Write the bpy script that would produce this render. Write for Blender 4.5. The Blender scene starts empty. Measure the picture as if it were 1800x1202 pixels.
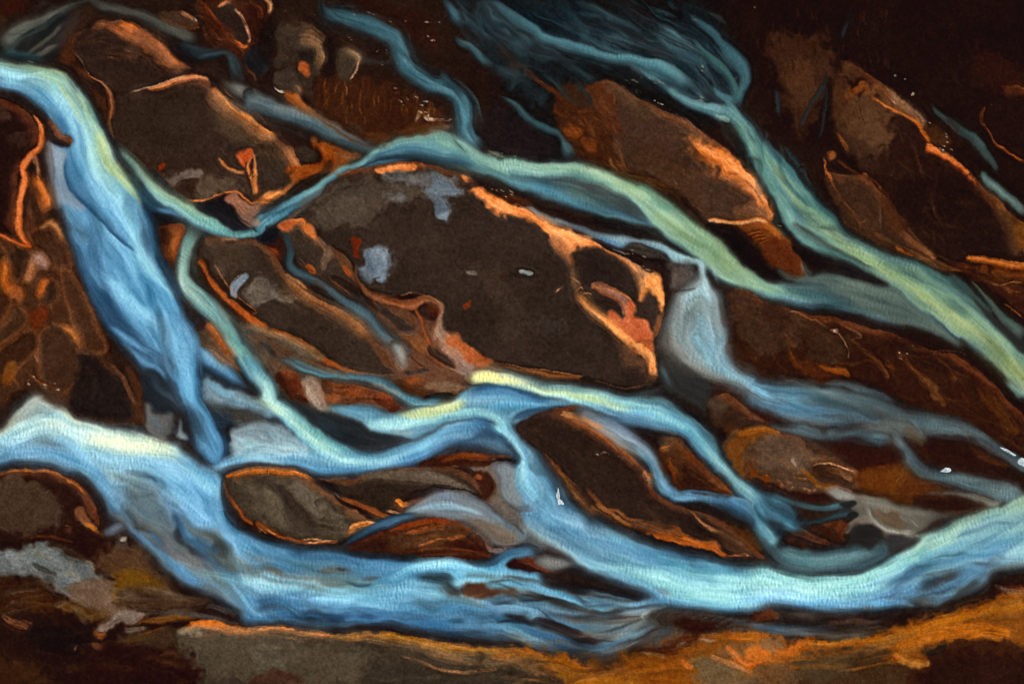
import bpy, math, random
import numpy as np

scene = bpy.context.scene
# ---------------------------------------------------------------- camera: straight down from a small plane
cam_d = bpy.data.cameras.new('camera'); cam = bpy.data.objects.new('camera', cam_d)
scene.collection.objects.link(cam)
cam.location = (0, 0, 625); cam.rotation_euler = (0, 0, 0)
cam_d.lens = 50; cam_d.sensor_width = 36; cam_d.clip_start = 1; cam_d.clip_end = 12000
scene.camera = cam
# ---------------------------------------------------------------- daylight, sun from the right
SUN_EL, SUN_AZ = math.radians(37), math.radians(76)      # azimuth clockwise from north (+y)
world = bpy.data.worlds.new('World'); scene.world = world; world.use_nodes = True
nt = world.node_tree; nt.nodes.clear()
sky = nt.nodes.new('ShaderNodeTexSky'); sky.sky_type = 'NISHITA'; sky.sun_disc = False
sky.sun_elevation = SUN_EL; sky.sun_rotation = SUN_AZ; sky.air_density = 1.0; sky.dust_density = 1.2
bg = nt.nodes.new('ShaderNodeBackground'); bg.inputs['Strength'].default_value = 0.07
wo = nt.nodes.new('ShaderNodeOutputWorld')
nt.links.new(sky.outputs[0], bg.inputs[0]); nt.links.new(bg.outputs[0], wo.inputs[0])
sun_d = bpy.data.lights.new('sun', 'SUN'); sun_d.energy = 3.6; sun_d.angle = math.radians(.53); sun_d.color = (1, .95, .87)
sun = bpy.data.objects.new('sun', sun_d); scene.collection.objects.link(sun)
sun.rotation_euler = (math.pi/2-SUN_EL, 0, math.pi-SUN_AZ)
scene.view_settings.view_transform = 'Standard'; scene.view_settings.look = 'None'
scene.view_settings.exposure = 0.9; scene.view_settings.gamma = 1
STEP = 1.35
WAVE = .052
KALB = 1.45
# ---------------------------------------------------------------- the valley floor, surveyed as a field
# Survey lattice: 1 unit = 0.25 m on the ground, u to the east, v to the south.
U0, U1, V0, V1 = -150, 1950, -140, 1342
NX = int((U1-U0)/STEP)+1
NY = int((V1-V0)/STEP)+1
rng = np.random.default_rng(7)

def smooth(x):
    x = np.clip(x, 0, 1)
    return x*x*(3-2*x)

def vnoise(lx, ly=None, seed=0):
    """value noise over the lattice, -1..1, cell size lx x ly units"""
    ly = ly or lx
    r = np.random.default_rng(1000+seed)
    gx = np.arange(NX)*STEP/lx; gy = np.arange(NY)*STEP/ly
    g = r.uniform(-1, 1, (int(gy[-1])+3, int(gx[-1])+3))
    ix = gx.astype(int); iy = gy.astype(int)
    fx = smooth(gx-ix)[None, :]; fy = smooth(gy-iy)[:, None]
    a = g[iy][:, ix]; b = g[iy][:, ix+1]; c = g[iy+1][:, ix]; d = g[iy+1][:, ix+1]
    return (a*(1-fx)+b*fx)*(1-fy)+(c*(1-fx)+d*fx)*fy

def fbm(l, octv=4, seed=0, gain=.55):
    s = 0; a = 1; n = 0
    for k in range(octv):
        s = s+a*vnoise(l/2**k, seed=seed+k*17); n += a*a; a *= gain
    return s/math.sqrt(n)*1.7

def box(a, r):
    """box blur of radius r cells along both axes"""
    r = int(r)
    if r < 1: return a
    for ax in (0, 1):
        n = a.shape[ax]
        p = np.concatenate([np.repeat(a.take([0], ax), r+1, ax), a, np.repeat(a.take([-1], ax), r, ax)], ax)
        c = np.cumsum(p, ax, dtype=np.float64)
        a = (c.take(range(2*r+1, 2*r+1+n), ax)-c.take(range(0, n), ax))/(2*r+1)
    return a

def blur(a, px):
    r = max(1, round(px/STEP*.6)) if px > STEP*.5 else 0
    return box(box(a, r), r)

def hx(s):
    return np.array([int(s[i:i+2], 16)/255 for i in (0, 2, 4)])

SURV = {'0': (0, 440, 880, 1320), 'r': (0, 300, 600, 882)}
def pts(s, w=8.):
    """'rc:x,y[,w] ...' -> N x 3 array in lattice units; rc is a survey sheet (row, column), g: plain units"""
    if not isinstance(s, str): return s
    ox = oy = 0.; k = 1.; out = []
    for tok in s.split():
        if ':' in tok:
            c, tok = tok.split(':')
            if c == 'g': ox = oy = 0.; k = 1.
            else: oy = SURV['r'][int(c[0])]; ox = SURV['0'][int(c[1])]; k = 3.75
        v = [float(x) for x in tok.split(',')]
        out.append((ox+v[0]/k, oy+v[1]/k, v[2] if len(v) > 2 else w))
    return np.array(out)

def spline(p, closed=False, step=2.5):
    n = len(p)
    if closed: q = np.concatenate([p[-1:], p, p[:2]])
    else: q = np.concatenate([2*p[:1]-p[1:2], p, 2*p[-1:]-p[-2:-1]])
    out = []
    for i in range(1, len(q)-2):
        a, b, c, d = q[i-1], q[i], q[i+1], q[i+2]
        m = max(2, int(np.hypot(*(c-b)[:2])/step))
        t = (np.arange(m)/m)[:, None]
        out.append(.5*(2*b+(c-a)*t+(2*a-5*b+4*c-d)*t*t+(3*b-a-3*c+d)*t**3))
    if not closed: out.append(p[-1:])
    return np.concatenate(out)

def resample(p, n):
    l = np.concatenate([[0], np.cumsum(np.hypot(*np.diff(p[:, :2], axis=0).T))])
    t = np.linspace(0, l[-1], n)
    return np.stack([np.interp(t, l, p[:, k]) for k in range(p.shape[1])], 1), l[-1]

def prof(s):
    q, c, a = [], [], []
    for tok in s.split():
        v = tok.split(':')
        q.append(float(v[0])); c.append(hx(v[1])); a.append(float(v[2]) if len(v) > 2 else 1.)
    return np.array(q), np.array(c), np.array(a)

def evalprof(pr, q):
    Q, Cc, A = pr
    return np.stack([np.interp(q, Q, Cc[:, k]) for k in range(3)], -1), np.interp(q, Q, A)

col = np.zeros((NY, NX, 3)); col[:] = hx('29150c')
wet = np.zeros((NY, NX)); sco = np.zeros((NY, NX)); tgt = np.zeros((NY, NX)); hgt = np.zeros((NY, NX))
ids = np.zeros((NY, NX), np.int16)
streak_a = np.random.default_rng(5).uniform(-1, 1, (512, 64))
RAG = [vnoise(14, seed=301)*.6+vnoise(6, seed=302)*.4, vnoise(30, seed=303)*.6+vnoise(9, seed=304)*.4]

def sn(s, q):
    s = s % 511; i = s.astype(int); f = smooth(s-i)
    q = np.clip((q+1)*12+2, 0, 62); j = q.astype(int); g = smooth(q-j)
    return ((streak_a[i, j]*(1-f)+streak_a[i+1, j]*f)*(1-g)+(streak_a[i, j+1]*(1-f)+streak_a[i+1, j+1]*f)*g)

def ribbon(L, R, profs, soft, kind, alpha, ends, wob, hill):
    """composite one strip lying between two edge lines"""
    n0 = 400
    length = max(resample(L, 2)[1], resample(R, 2)[1])
    M = int(length/STEP*1.9)+4
    L, _ = resample(L, M); R, _ = resample(R, M)
    wmax = np.hypot(*(R-L)[:, :2].T).max()
    N = int(wmax/STEP*1.9)+4
    t = np.linspace(0, 1, M)[:, None]; v = np.linspace(0, 1, N)[None, :]
    x = L[:, None, 0]*(1-v)+R[:, None, 0]*v; y = L[:, None, 1]*(1-v)+R[:, None, 1]*v
    ix = np.rint((x-U0)/STEP).astype(int); iy = np.rint((y-V0)/STEP).astype(int)
    ok = (ix >= 0) & (ix < NX) & (iy >= 0) & (iy < NY)
    if not ok.any(): return
    x0, x1, y0, y1 = ix[ok].min(), ix[ok].max()+1, iy[ok].min(), iy[ok].max()+1
    T = np.full((y1-y0, x1-x0), -1.); Q = np.zeros_like(T); W = np.zeros_like(T)
    hw = np.hypot(*(R-L)[:, :2].T)[:, None]/2
    f = (iy-y0)[ok], (ix-x0)[ok]
    T[f] = np.broadcast_to(t, x.shape)[ok]; Q[f] = np.broadcast_to(v*2-1, x.shape)[ok]; W[f] = np.broadcast_to(hw, x.shape)[ok]
    m = T >= 0
    tt, q, w = T[m], Q[m], W[m]; s = tt*length
    seed = (hash_(profs[0][1][1].sum()*977+length) % 97)
    nz = sn(s/38+seed, q)
    nz2 = sn(s/90+seed+50, q*.5)
    q2 = np.clip(q+wob*(.10*nz+.13*nz2), -1, 1)
    c = None
    if len(profs) == 1: c, a = evalprof(profs[0][1], q2)
    else:
        tq = np.clip(tt+.03*nz2, 0, 1)
        c = np.zeros((len(q), 3)); a = np.zeros(len(q))
        for k in range(len(profs)-1):
            ta, tb = profs[k][0], profs[k+1][0]
            sel = (tq >= ta) & (tq <= tb)
            ca, aa = evalprof(profs[k][1], q2[sel]); cb, ab = evalprof(profs[k+1][1], q2[sel])
            f = smooth((tq[sel]-ta)/(tb-ta))
            c[sel] = ca*(1-f[:, None])+cb*f[:, None]; a[sel] = aa*(1-f)+ab*f
    jit = 1+.35*nz*wob
    if kind == 'w': h_ = float(np.median(hw)); soft = (soft[0]*1.15+.12*h_, soft[1]*1.15+.12*h_)
    elif kind == 'n' and wmax < 14: a = a*np.clip(.78+.5*sn(s/9+seed, q*.2)+.35*nz, .12, 1)
    a = a*smooth((1+q)*w/max(soft[0], .3)*jit)*smooth((1-q)*w/max(soft[1], .3)*jit)
    if ends[0]: a = a*smooth(s/ends[0])
    if ends[1]: a = a*smooth((length-s)/ends[1])
    a = np.clip(a*alpha, 0, 1)
    sub = (slice(y0, y1), slice(x0, x1))
    A = np.zeros(T.shape); A[m] = a
    Cc = np.zeros(T.shape+(3,)); Cc[m] = c
    col[sub] = col[sub]*(1-A[..., None])+Cc*A[..., None]
    if kind == 'w':
        wet[sub] = wet[sub]*(1-A)+A
        big = A > .5
        Sx = np.zeros(T.shape); Sx[m] = s; sco[sub] = np.where(big, Sx, sco[sub])
    elif kind == 'l':
        wet[sub] = wet[sub]*(1-A)
    if hill: hgt[sub] += A*hill

def hash_(x): return int(abs(x)*1000) % 100003

def mkprof(p):
    if isinstance(p, str):
        if ' ' not in p and ':' not in p: p = '-1:%s 1:%s' % (p, p)
        return [(0., prof(p))]
    return [(t, prof(s)) for t, s in p]

def B(L, R, p, soft=(5, 5), kind='w', alpha=1., ends=(22, 22), wob=1., hill=0):
    if not isinstance(soft, tuple): soft = (soft, soft)
    ribbon(spline(pts(L)), spline(pts(R)), mkprof(p), soft, kind, alpha, ends, wob, hill)

def S(P, p, soft=None, kind='w', alpha=1., ends=8, wob=1., hill=0, w=3.):
    c = spline(pts(P, w), step=2.)
    d = np.gradient(c[:, :2], axis=0)
    for _ in range(3): d = (np.concatenate([d[:1], d[:-1]])+d+np.concatenate([d[1:], d[-1:]]))/3
    d /= np.maximum(np.hypot(*d.T), 1e-6)[:, None]
    n = np.stack([-d[:, 1], d[:, 0]], 1); ww = np.maximum(c[:, 2], .6)[:, None]
    if soft is None: soft = float(np.median(ww))*.8
    if not isinstance(soft, tuple): soft = (soft, soft)
    if kind == 'w' and not isinstance(ends, tuple): ends = max(ends, 2.2*float(np.median(ww)))
    if not isinstance(ends, tuple): ends = (ends, ends)
    ribbon(c[:, :2]-n*ww, c[:, :2]+n*ww, mkprof(p), soft, kind, alpha, ends, wob, hill)

def polymask(P, pad):
    """inside-mask of a closed outline on the part of the lattice it touches"""
    p = spline(pts(P), True, 3.)
    x = (p[:, 0]-U0)/STEP; y = (p[:, 1]-V0)/STEP; pad = int(pad/STEP)+3
    x0, x1 = max(0, int(x.min())-pad), min(NX, int(x.max())+pad); y0, y1 = max(0, int(y.min())-pad), min(NY, int(y.max())+pad)
    x = x-x0; y = y-y0; nx, ny = x1-x0, y1-y0
    m = np.zeros((ny, nx+1), np.int16)
    for xa, ya, xb, yb in zip(x, y, np.roll(x, -1), np.roll(y, -1)):
        if ya == yb: continue
        if ya > yb: xa, ya, xb, yb = xb, yb, xa, ya
        r = np.arange(max(0, math.ceil(ya)), min(ny-1, math.ceil(yb)-1)+1)
        if len(r): np.add.at(m, (r, np.clip(np.ceil(xa+(r-ya)/(yb-ya)*(xb-xa)), 0, nx).astype(int)), 1)
    return (slice(y0, y1), slice(x0, x1)), (np.cumsum(m, 1)[:, :nx] % 2).astype(float)

def P(poly, c, soft=4, rag=0., alpha=1., kind='l'):
    """fill an area; rag breaks its margin up"""
    sub, k = polymask(poly, soft*2)
    k = blur(k, soft)
    if rag: k = np.clip(k+rag*RAG[0][sub]*np.clip(4*k*(1-k), 0, 1), 0, 1)
    a = smooth(k)*alpha
    col[sub] = col[sub]*(1-a[..., None])+hx(c)*a[..., None]
    if kind == 'l': wet[sub] *= 1-a
    elif kind == 'w': wet[sub] = wet[sub]*(1-a)+a
    return sub, a

ISL = []
def isl(label, poly, c, soft=2.5, rag=.5, high=1.2, category='sandbar', rim=.32):
    """one gravel bar standing out of the water"""
    sub, a = P(poly, c, soft*1.7, rag)
    ISL.append((label, category))
    ids[sub][a > .5] = len(ISL)
    sub, m = polymask(poly, 60)
    if rim:                                      # rust orange tint, strongest on edges facing the upper right
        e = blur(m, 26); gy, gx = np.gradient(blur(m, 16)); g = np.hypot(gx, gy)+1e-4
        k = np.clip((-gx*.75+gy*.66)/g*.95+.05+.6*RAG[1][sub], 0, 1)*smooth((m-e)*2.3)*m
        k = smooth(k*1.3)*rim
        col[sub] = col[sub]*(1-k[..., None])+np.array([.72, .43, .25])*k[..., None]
    hgt[sub] += high*(.09*smooth(blur(m, 9))+.16*smooth(blur(m, 40)))
def dab(poly, c, soft=8, rag=.8, alpha=.7, **k): return P(poly, c, soft, rag, alpha, 'n', **k)
def ln(poly, c, w=1.6, alpha=.8, soft=None, **k): S(poly, c, soft or 1.6, 'n', alpha, 10, 1., w=w, **k)
def glow(poly, c, w=10, alpha=.8, side=0):
    """a stain that is strongest along one line and fades to one side: +1 right of the line's run, -1 left, 0 both"""
    cs = c
    if side > 0: pr = '-1:%s:0 -.12:%s:0 0:%s:1 .3:%s:.75 .65:%s:.3 1:%s:0' % ((cs,)*6)
    elif side < 0: pr = '-1:%s:0 -.65:%s:.3 -.3:%s:.75 0:%s:1 .12:%s:0 1:%s:0' % ((cs,)*6)
    else: pr = '-1:%s:0 -.5:%s:.4 0:%s:1 .5:%s:.4 1:%s:0' % ((cs,)*5)
    S(poly, pr, .5, 'n', alpha*.6, 30, 1.6, w=w*1.9); S(poly, pr, .5, 'n', alpha*.8, 26, 1.6, w=w)

def veil(L, R, n, cols, w=(2, 6), alpha=(.2, .5), span=(.12, .45), kind='w', seed=0, lo=.03, hi=.97, drift=.10, thread=False):
    """n drawn-out wisps running with the current between two guide lines"""
    r = np.random.default_rng(seed)
    a, ln_ = resample(spline(pts(L)), 80); b, _ = resample(spline(pts(R)), 80)
    if kind == 'n': alpha = (alpha[0]*.6, alpha[1]*.65); w = (w[0]*1.2, w[1]*1.2)
    if kind == 'w' and not thread: w = (w[0]*2., w[1]*1.9); alpha = (alpha[0]*.6, alpha[1]*.5)
    for k in range(n):
        f = r.uniform(*span); t0 = r.uniform(-.05, 1.02-f*.6); m = max(5, int(f*ln_/28))
        t = np.clip(np.linspace(t0, t0+f, m), 0, 1)
        v = np.clip(r.uniform(lo, hi)+drift*np.sin(np.linspace(0, r.uniform(1, 4), m)+r.uniform(0, 6)), 0, 1)
        i = t*79; i0 = np.minimum(i.astype(int), 78); fr = (i-i0)[:, None]
        pa = (a[i0]*(1-fr)+a[i0+1]*fr)[:, :2]; pb = (b[i0]*(1-fr)+b[i0+1]*fr)[:, :2]
        p = pa*(1-v[:, None])+pb*v[:, None]
        if np.hypot(*(p[-1]-p[0])) < 6: continue
        wd = r.uniform(*w)*(1+.3*np.sin(np.linspace(0, 5, m)+r.uniform(0, 6)))
        keep = np.concatenate([[True], np.hypot(*np.diff(p, axis=0).T) > 1.])
        c = cols[r.integers(len(cols))]; e = float(min(90, .42*f*ln_))
        side = r.integers(3)
        pr = '-1:%s:0 0:%s 1:%s:0' % (c, c, c) if side == 0 else ('-1:%s:0 .6:%s 1:%s:.2' if side == 1 else '-1:%s:.2 -.6:%s 1:%s:0') % (c, c, c)
        if keep.sum() > 2: S(np.concatenate([p, wd[:, None]], 1)[keep], pr, 1.2, kind, r.uniform(*alpha), (e, e), .8)

def mark(label, poly, high=.8, category='sandbar'):
    """a bar whose ground is already laid down: only its outline and height"""
    sub, m = polymask(poly, 60)
    ISL.append((label, category)); ids[sub][m > .5] = len(ISL)
    wet[sub] *= 1-smooth(blur(m, 2))
    hgt[sub] += high*(.09*smooth(blur(m, 9))+.16*smooth(blur(m, 40)))

def feather(P, off, n, cols, seed, alpha=(.15, .42), w=(3, 8), span=(.1, .3)):
    """thin sheets of water spilling past both margins of a narrow channel"""
    c = spline(pts(P), step=6.)[:, :2]; d = np.gradient(c, axis=0)
    for _ in range(4): d = (np.concatenate([d[:1], d[:-1]])+d+np.concatenate([d[1:], d[-1:]]))/3
    d /= np.maximum(np.hypot(*d.T), 1e-6)[:, None]; q = np.stack([-d[:, 1], d[:, 0], 0*d[:, 0]], 1)*off
    c = np.concatenate([c, np.full((len(c), 1), 3.)], 1)
    veil((c-q)[::3], (c+q)[::3], n, cols, w, alpha, span, seed=seed, thread=True, drift=.14, lo=0, hi=1)
# ---------------------------------------------------------------- wet sand and mud between the channels, corner vignette painted in
dab('g:-150,-140 700,-140 760,300 500,700 200,760 -150,700', '2b1910', 60, 0, 1)
dab('g:820,-140 1340,-140 1300,170 1150,260 980,300 860,120', '19110f', 40, .3, 1)
dab('g:1300,-140 1950,-140 1950,260 1700,330 1480,330 1330,160', '200c05', 40, .3, 1)  # vignette of the upper right corner, painted as darker ground
dab('03:130,260 330,230 500,300 520,520 450,700 400,860 300,900 230,700 160,480', '452a19', 22, .8, .9); dab('03:230,420 420,420 440,560 330,760 270,640', '523520', 14, .9, .8)
dab('g:1420,330 1950,300 1950,820 1700,740 1450,520', '220d06', 30, .3, 1)
dab('g:-150,980 300,1060 600,1342 -150,1342', '260f07', 40, .5, 1)
dab('g:1240,560 1500,720 1750,820 1700,960 1400,920 1250,700', '3a1c0d', 30, .4, 1)
dab('g:560,560 760,560 900,620 760,700 600,680', '6b4a36', 20, .3, 1)
dab('g:430,560 560,600 700,680 620,740 480,680', '5e4634', 16, .4, 1)
dab('g:820,800 950,840 960,960 860,960 780,900', '75665a', 16, .3, 1)
dab('g:820,1000 1060,1050 1240,1100 1320,1090 1250,1140 1050,1130 840,1060', '5a4b40', 16, .5, 1)
# rust tufts of the upper bank
dab('01:450,480 700,500 900,560 1300,760 1330,820 1000,880 850,960 620,860 420,720', '42230f', 18, .9, .95)
dab('01:560,20 1050,40 1250,240 1250,330 1000,240 800,110', '301509', 14, .7, .9)
dab('02:380,620 560,580 760,900 780,1130 560,1060 420,900', '4a260e', 16, .8, .9)
dab('00:1290,0 1560,0 1720,100 1640,420 1500,340 1330,120', '4a2412', 14, .8, .8)
# ---------------------------------------------------------------- the broad channels
# grey arm joining from the north-west corner
P('00:0,280 180,150 400,90 560,60 480,190 420,330 240,400 60,380', '272523', 14, .4, 1, 'w')
S('00:640,-40,9 560,10,9 470,40,10 380,90,13 280,150,16 150,215,20 60,280,20 0,350,22', '-1:2c2a28 -.3:4c5650 .3:737166 .8:646057 1:4a3a2c', (9, 4))
S('00:160,380,4 260,290,6 340,230,6 410,150,5', '575247', 4); S('00:220,390,5 310,320,7 400,280,5', '5b554b', 4)
S('00:-30,340,12 90,350,12 220,370,11 330,395,8', '2c4346', 7)
S('00:540,-40,8 600,0,9 650,45,12 760,55,10 880,85,12 1000,145,14 1120,200,15 1230,240,13 1330,290,9', '-1:443429 -.4:5b574d .2:66645a 1:33302b', 5)
P('00:1190,280 1300,300 1400,330 1500,340 1400,400 1300,395 1240,370', '2c3a42', 4, .6, .9, 'w')
S('00:1180,270,3 1240,340,6 1320,385,6 1420,365,5 1480,345,6 1530,400,12 1545,460,14 1560,520,14 1590,590,9', '-1:24292c -.3:3b5560 .3:44606a 1:272a2c', 4, 'w', .8, (8, 50))
S('00:1420,480,7 1480,540,10 1560,590,14 1680,660,18 01:0,665,22 130,710,20 300,765,19 430,820,20 550,880,20 660,940,16 760,980,11 860,985,6', [(0,'-1:6f675c -.2:77766e .4:55584f 1:2a211c'), (.4,'-1:48474a -.5:7a868a .1:66757c .6:3a464c 1:201612'), (.75,'-1:6b5b4c -.5:7f898c .0:54707c .6:3d5560 1:2a1a12'), (1,'-1:8a7262 0:5d6e72 1:3a3a38')], 5, 'w', .95, (60, 20))
# dark threads of the northern fan
P('02:0,0 400,0 800,120 1100,260 1330,420 1500,640 1300,600 1000,420 700,340 400,260 150,160', '1b2529', 22, .5, .85, 'n')
P('02:1180,20 1330,60 1500,250 1640,460 1600,640 1560,700 1450,600 1380,420 1240,260', '192226', 16, .5, .85, 'n')
S('01:430,-30,8.23 440,0,8.23 470,60,9.41 520,100,16.5 600,120,17.6 700,150,18.8 800,180,20 900,230,20 960,290,20 985,360,20 1010,440,20 1080,500,18.8 1180,560,17.6 1290,600,18.8 1370,650,18.8 1400,730,18.8 1410,820,17.6 1440,910,20 1560,1010,16.5', [(0,'-1:2a4550 0:3c5b66 1:1b2528'), (.4,'-1:3a5d6a -.4:54818f .3:456f7e 1:17262d'), (1,'-1:335d6b -.3:5d90a0 .4:4b7b8b 1:1c3640')], (4, 10))
S('01:1260,440,5.88 1300,530,10.6 1360,600,10.6 1390,680,9.41', '3a5862', 6)
P('01:1560,0 1800,200 1800,520 1640,330 1420,160', '2a383d', 16, .5, .9, 'w')
S('01:1250,-30,8.23 1280,20,9.41 1330,80,12.9 1365,150,12.9 1400,210,7.06', '-1:3c5c66 0:4f7684 1:25383f', 6)
S('01:1325,225,4.7 1370,290,9.41 1450,330,10.6 1540,400,10.6 1610,450,8.23', '-1:4f6c70 -.2:48707c 1:1f2d32', (3, 8))
S('01:1690,500,11.8 1745,480,10.6 1725,560,10.6 1680,620,5.88', '2f464d', 8)
S('01:1570,-20,9.41 1600,20,11.8 1690,90,15.3 02:60,110,16.5 150,170,16.5 220,215,14.1 260,265,14.1 340,290,14.1 450,315,15.3 600,360,14.1 720,388,12.9 860,400,14.1 1000,440,16.5 1080,490,18.8 1180,550,18.8 1270,600,14.1', [(0,'-1:2c444b 0:3f626c 1:192022'), (.35,'-1:46707d -.5:4f7f8c .2:35545e 1:151b1d'), (.8,'-1:4c7c88 -.3:568993 .3:406a76 1:1a2a30'), (1,'-1:48727c 0:3f656f 1:1d2c31')], (3, 11))
S('02:820,405,4.7 900,450,9.41 1000,500,10.6 1080,540,7.06', '4a7682', 5)
S('02:40,190,11.8 150,270,14.1 260,330,16.5 400,390,11.8', '253236', 10)
S('02:1060,570,4.7 1150,620,9.41 1250,680,11.8 1340,710,11.8 1430,735,15.3 1510,790,17.6', '-1:4f7a84 0:6b959c 1:3a5d66', 5)
S('02:1190,510,5.88 1260,560,9.41 1330,620,9.41 1390,680,8.23', '2b444b', 6)
S('02:230,-20,30.6 260,70,25.9 300,170,16.5', '263b41', 14); S('02:360,150,14.1 440,200,11.8 500,260,9.41', '243439', 10)
S('02:505,185,8.23 555,245,12.9 590,300,8.23', '34525a', 6); S('02:645,240,5.88 700,290,9.41 745,345,7.06', '30494f', 5); S('02:775,240,4.7 850,290,9.41 905,330,5.88', '2f4549', 5)
S('02:440,-10,10.6 580,50,11.8 720,120,11.8 850,175,10.6 960,235,7.06', '2d4349', 8)
S('02:990,140,10.6 1120,215,14.1 1240,290,10.6', '25373d', 9); S('02:960,330,4.7 1060,380,7.06 1150,440,5.88', '2c3a3b', 5)
S('02:1010,240,4.7 1100,310,8.23 1200,370,9.41 1290,410,9.41 1350,450,7.06 1390,540,4.7', '-1:385760 0:30505a 1:20343b', 4)
S('02:1080,-20,5.88 1120,30,7.06 1180,80,5.88', '2c4147', 5)
S('02:1230,85,4.7 1290,140,7.06 1390,215,9.41 1460,285,10.6 1510,350,15.3 1590,440,15.3 1615,510,12.9 1595,580,10.6 1565,660,11.8 1560,720,14.1', '-1:2f525c -.2:436e79 .5:355a64 1:1b2d33', 4)
S('02:1250,255,3.53 1330,340,5.88 1395,395,10.6 1470,460,10.6 1520,530,9.41 1545,600,9.41 1555,690,10.6', '-1:4f746f 0:446a6c 1:253c40', 4)
S('02:1400,545,4.7 1425,610,7.06 1490,650,9.41 1550,700,11.8', '44707a', 4)
S('02:1360,80,4.7 1440,120,5.88 1500,180,4.7', '2c3a38', 4)
S('02:-40,440,18.8 60,490,14.1 110,520,9.41 70,580,8.23', '29383b', 8); S('02:60,520,11.8 180,580,16.5 260,620,11.8', '22292a', 9)
S('02:-20,640,4.7 60,670,7.06 130,735,9.41 200,805,10.6 300,850,10.6 365,880,8.23 400,930,8.23 430,1000,14.1 460,1070,14.1', '-1:44626a -.3:4c7078 .6:2b4147 1:161c1d', (3, 7))
dab('02:-60,700 100,760 260,860 370,920 390,1040 250,1060 60,1040 -100,960', '241a1a', 14, .2, .9)

# the fan itself: dozens of thin threads gathering to one stem
A_, B_, C_ = '01:1570,-60 02:60,110 220,215 450,315 720,388 1000,440 1180,550 1330,640 1480,720', '02:500,-40 720,110 960,230 1200,370 1350,450 1440,600 1520,700', '02:1100,-60 1240,90 1400,215 1520,350 1610,500 1570,660 1560,720'
TE = ['35545e', '3f636e', '101416', '14191b', '1a1412', '120f10', '2c464e', '5c8892', '4a7480']
veil(A_, C_, 40, ['2c4a55', '345863', '25404a', '3c6470'], (7, 15), (.25, .5), (.15, .45), seed=15, thread=True, hi=.8)
veil('01:1250,-60 1340,90 1420,260 1600,420 02:60,520 200,700', A_, 26, ['2a444e', '34545f', '223840'], (8, 16), (.25, .5), (.12, .35), seed=16, thread=True)
veil(A_, B_, 100, TE, (1.8, 5), (.35, .8), (.12, .4), seed=11, thread=True)
veil(B_, C_, 90, TE, (1.6, 4.5), (.35, .8), (.12, .4), seed=12, thread=True)
veil('01:1250,-60 1340,90 1420,260 1600,420 02:60,520 200,700', A_, 70, TE, (4, 11), (.25, .55), (.1, .3), seed=13, thread=True)
veil('01:420,-40 500,110 700,165 900,250 985,390 1090,520 1290,610 1370,690', '01:500,-40 600,100 760,140 930,210 1020,300 1090,440 1250,540 1400,640', 16, ['2c4650', '5a8896', '15191b', '40626e'], (2, 5), (.3, .6), (.15, .4), seed=14, thread=True)
S('01:1570,-20,9.41 1600,20,11.8 1690,90,15.3 02:60,110,16.5 150,170,16.5 220,215,14.1 260,265,14.1 340,290,14.1 450,315,15.3 600,360,14.1 720,388,12.9 860,400,14.1 1000,440,16.5 1080,490,18.8 1180,550,18.8 1270,600,14.1', [(0,'-1:2c444b 0:3f626c 1:192022'), (.35,'-1:46707d -.5:4f7f8c .2:35545e 1:151b1d'), (.8,'-1:4c7c88 -.3:568993 .3:406a76 1:1a2a30'), (1,'-1:48727c 0:3f656f 1:1d2c31')], (3, 11))
S('02:1060,570,4.7 1150,620,9.41 1250,680,11.8 1340,710,11.8 1430,735,15.3 1510,790,17.6', '-1:4f7a84 0:6b959c 1:3a5d66', 5)
S('02:1010,240,4.7 1100,310,8.23 1200,370,9.41 1290,410,9.41 1350,450,7.06 1390,540,4.7', '-1:385760 0:30505a 1:20343b', 4)
S('02:1230,85,4.7 1290,140,7.06 1390,215,9.41 1460,285,10.6 1510,350,15.3 1590,440,15.3 1615,510,12.9 1595,580,10.6 1565,660,11.8 1560,720,14.1', '-1:2f525c -.2:436e79 .5:355a64 1:1b2d33', 4)
S('02:1250,255,3.53 1330,340,5.88 1395,395,10.6 1470,460,10.6 1520,530,9.41 1545,600,9.41 1555,690,10.6', '-1:4f746f 0:446a6c 1:253c40', 4)
S('02:1400,545,4.7 1425,610,7.06 1490,650,9.41 1550,700,11.8', '44707a', 4)
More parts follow.
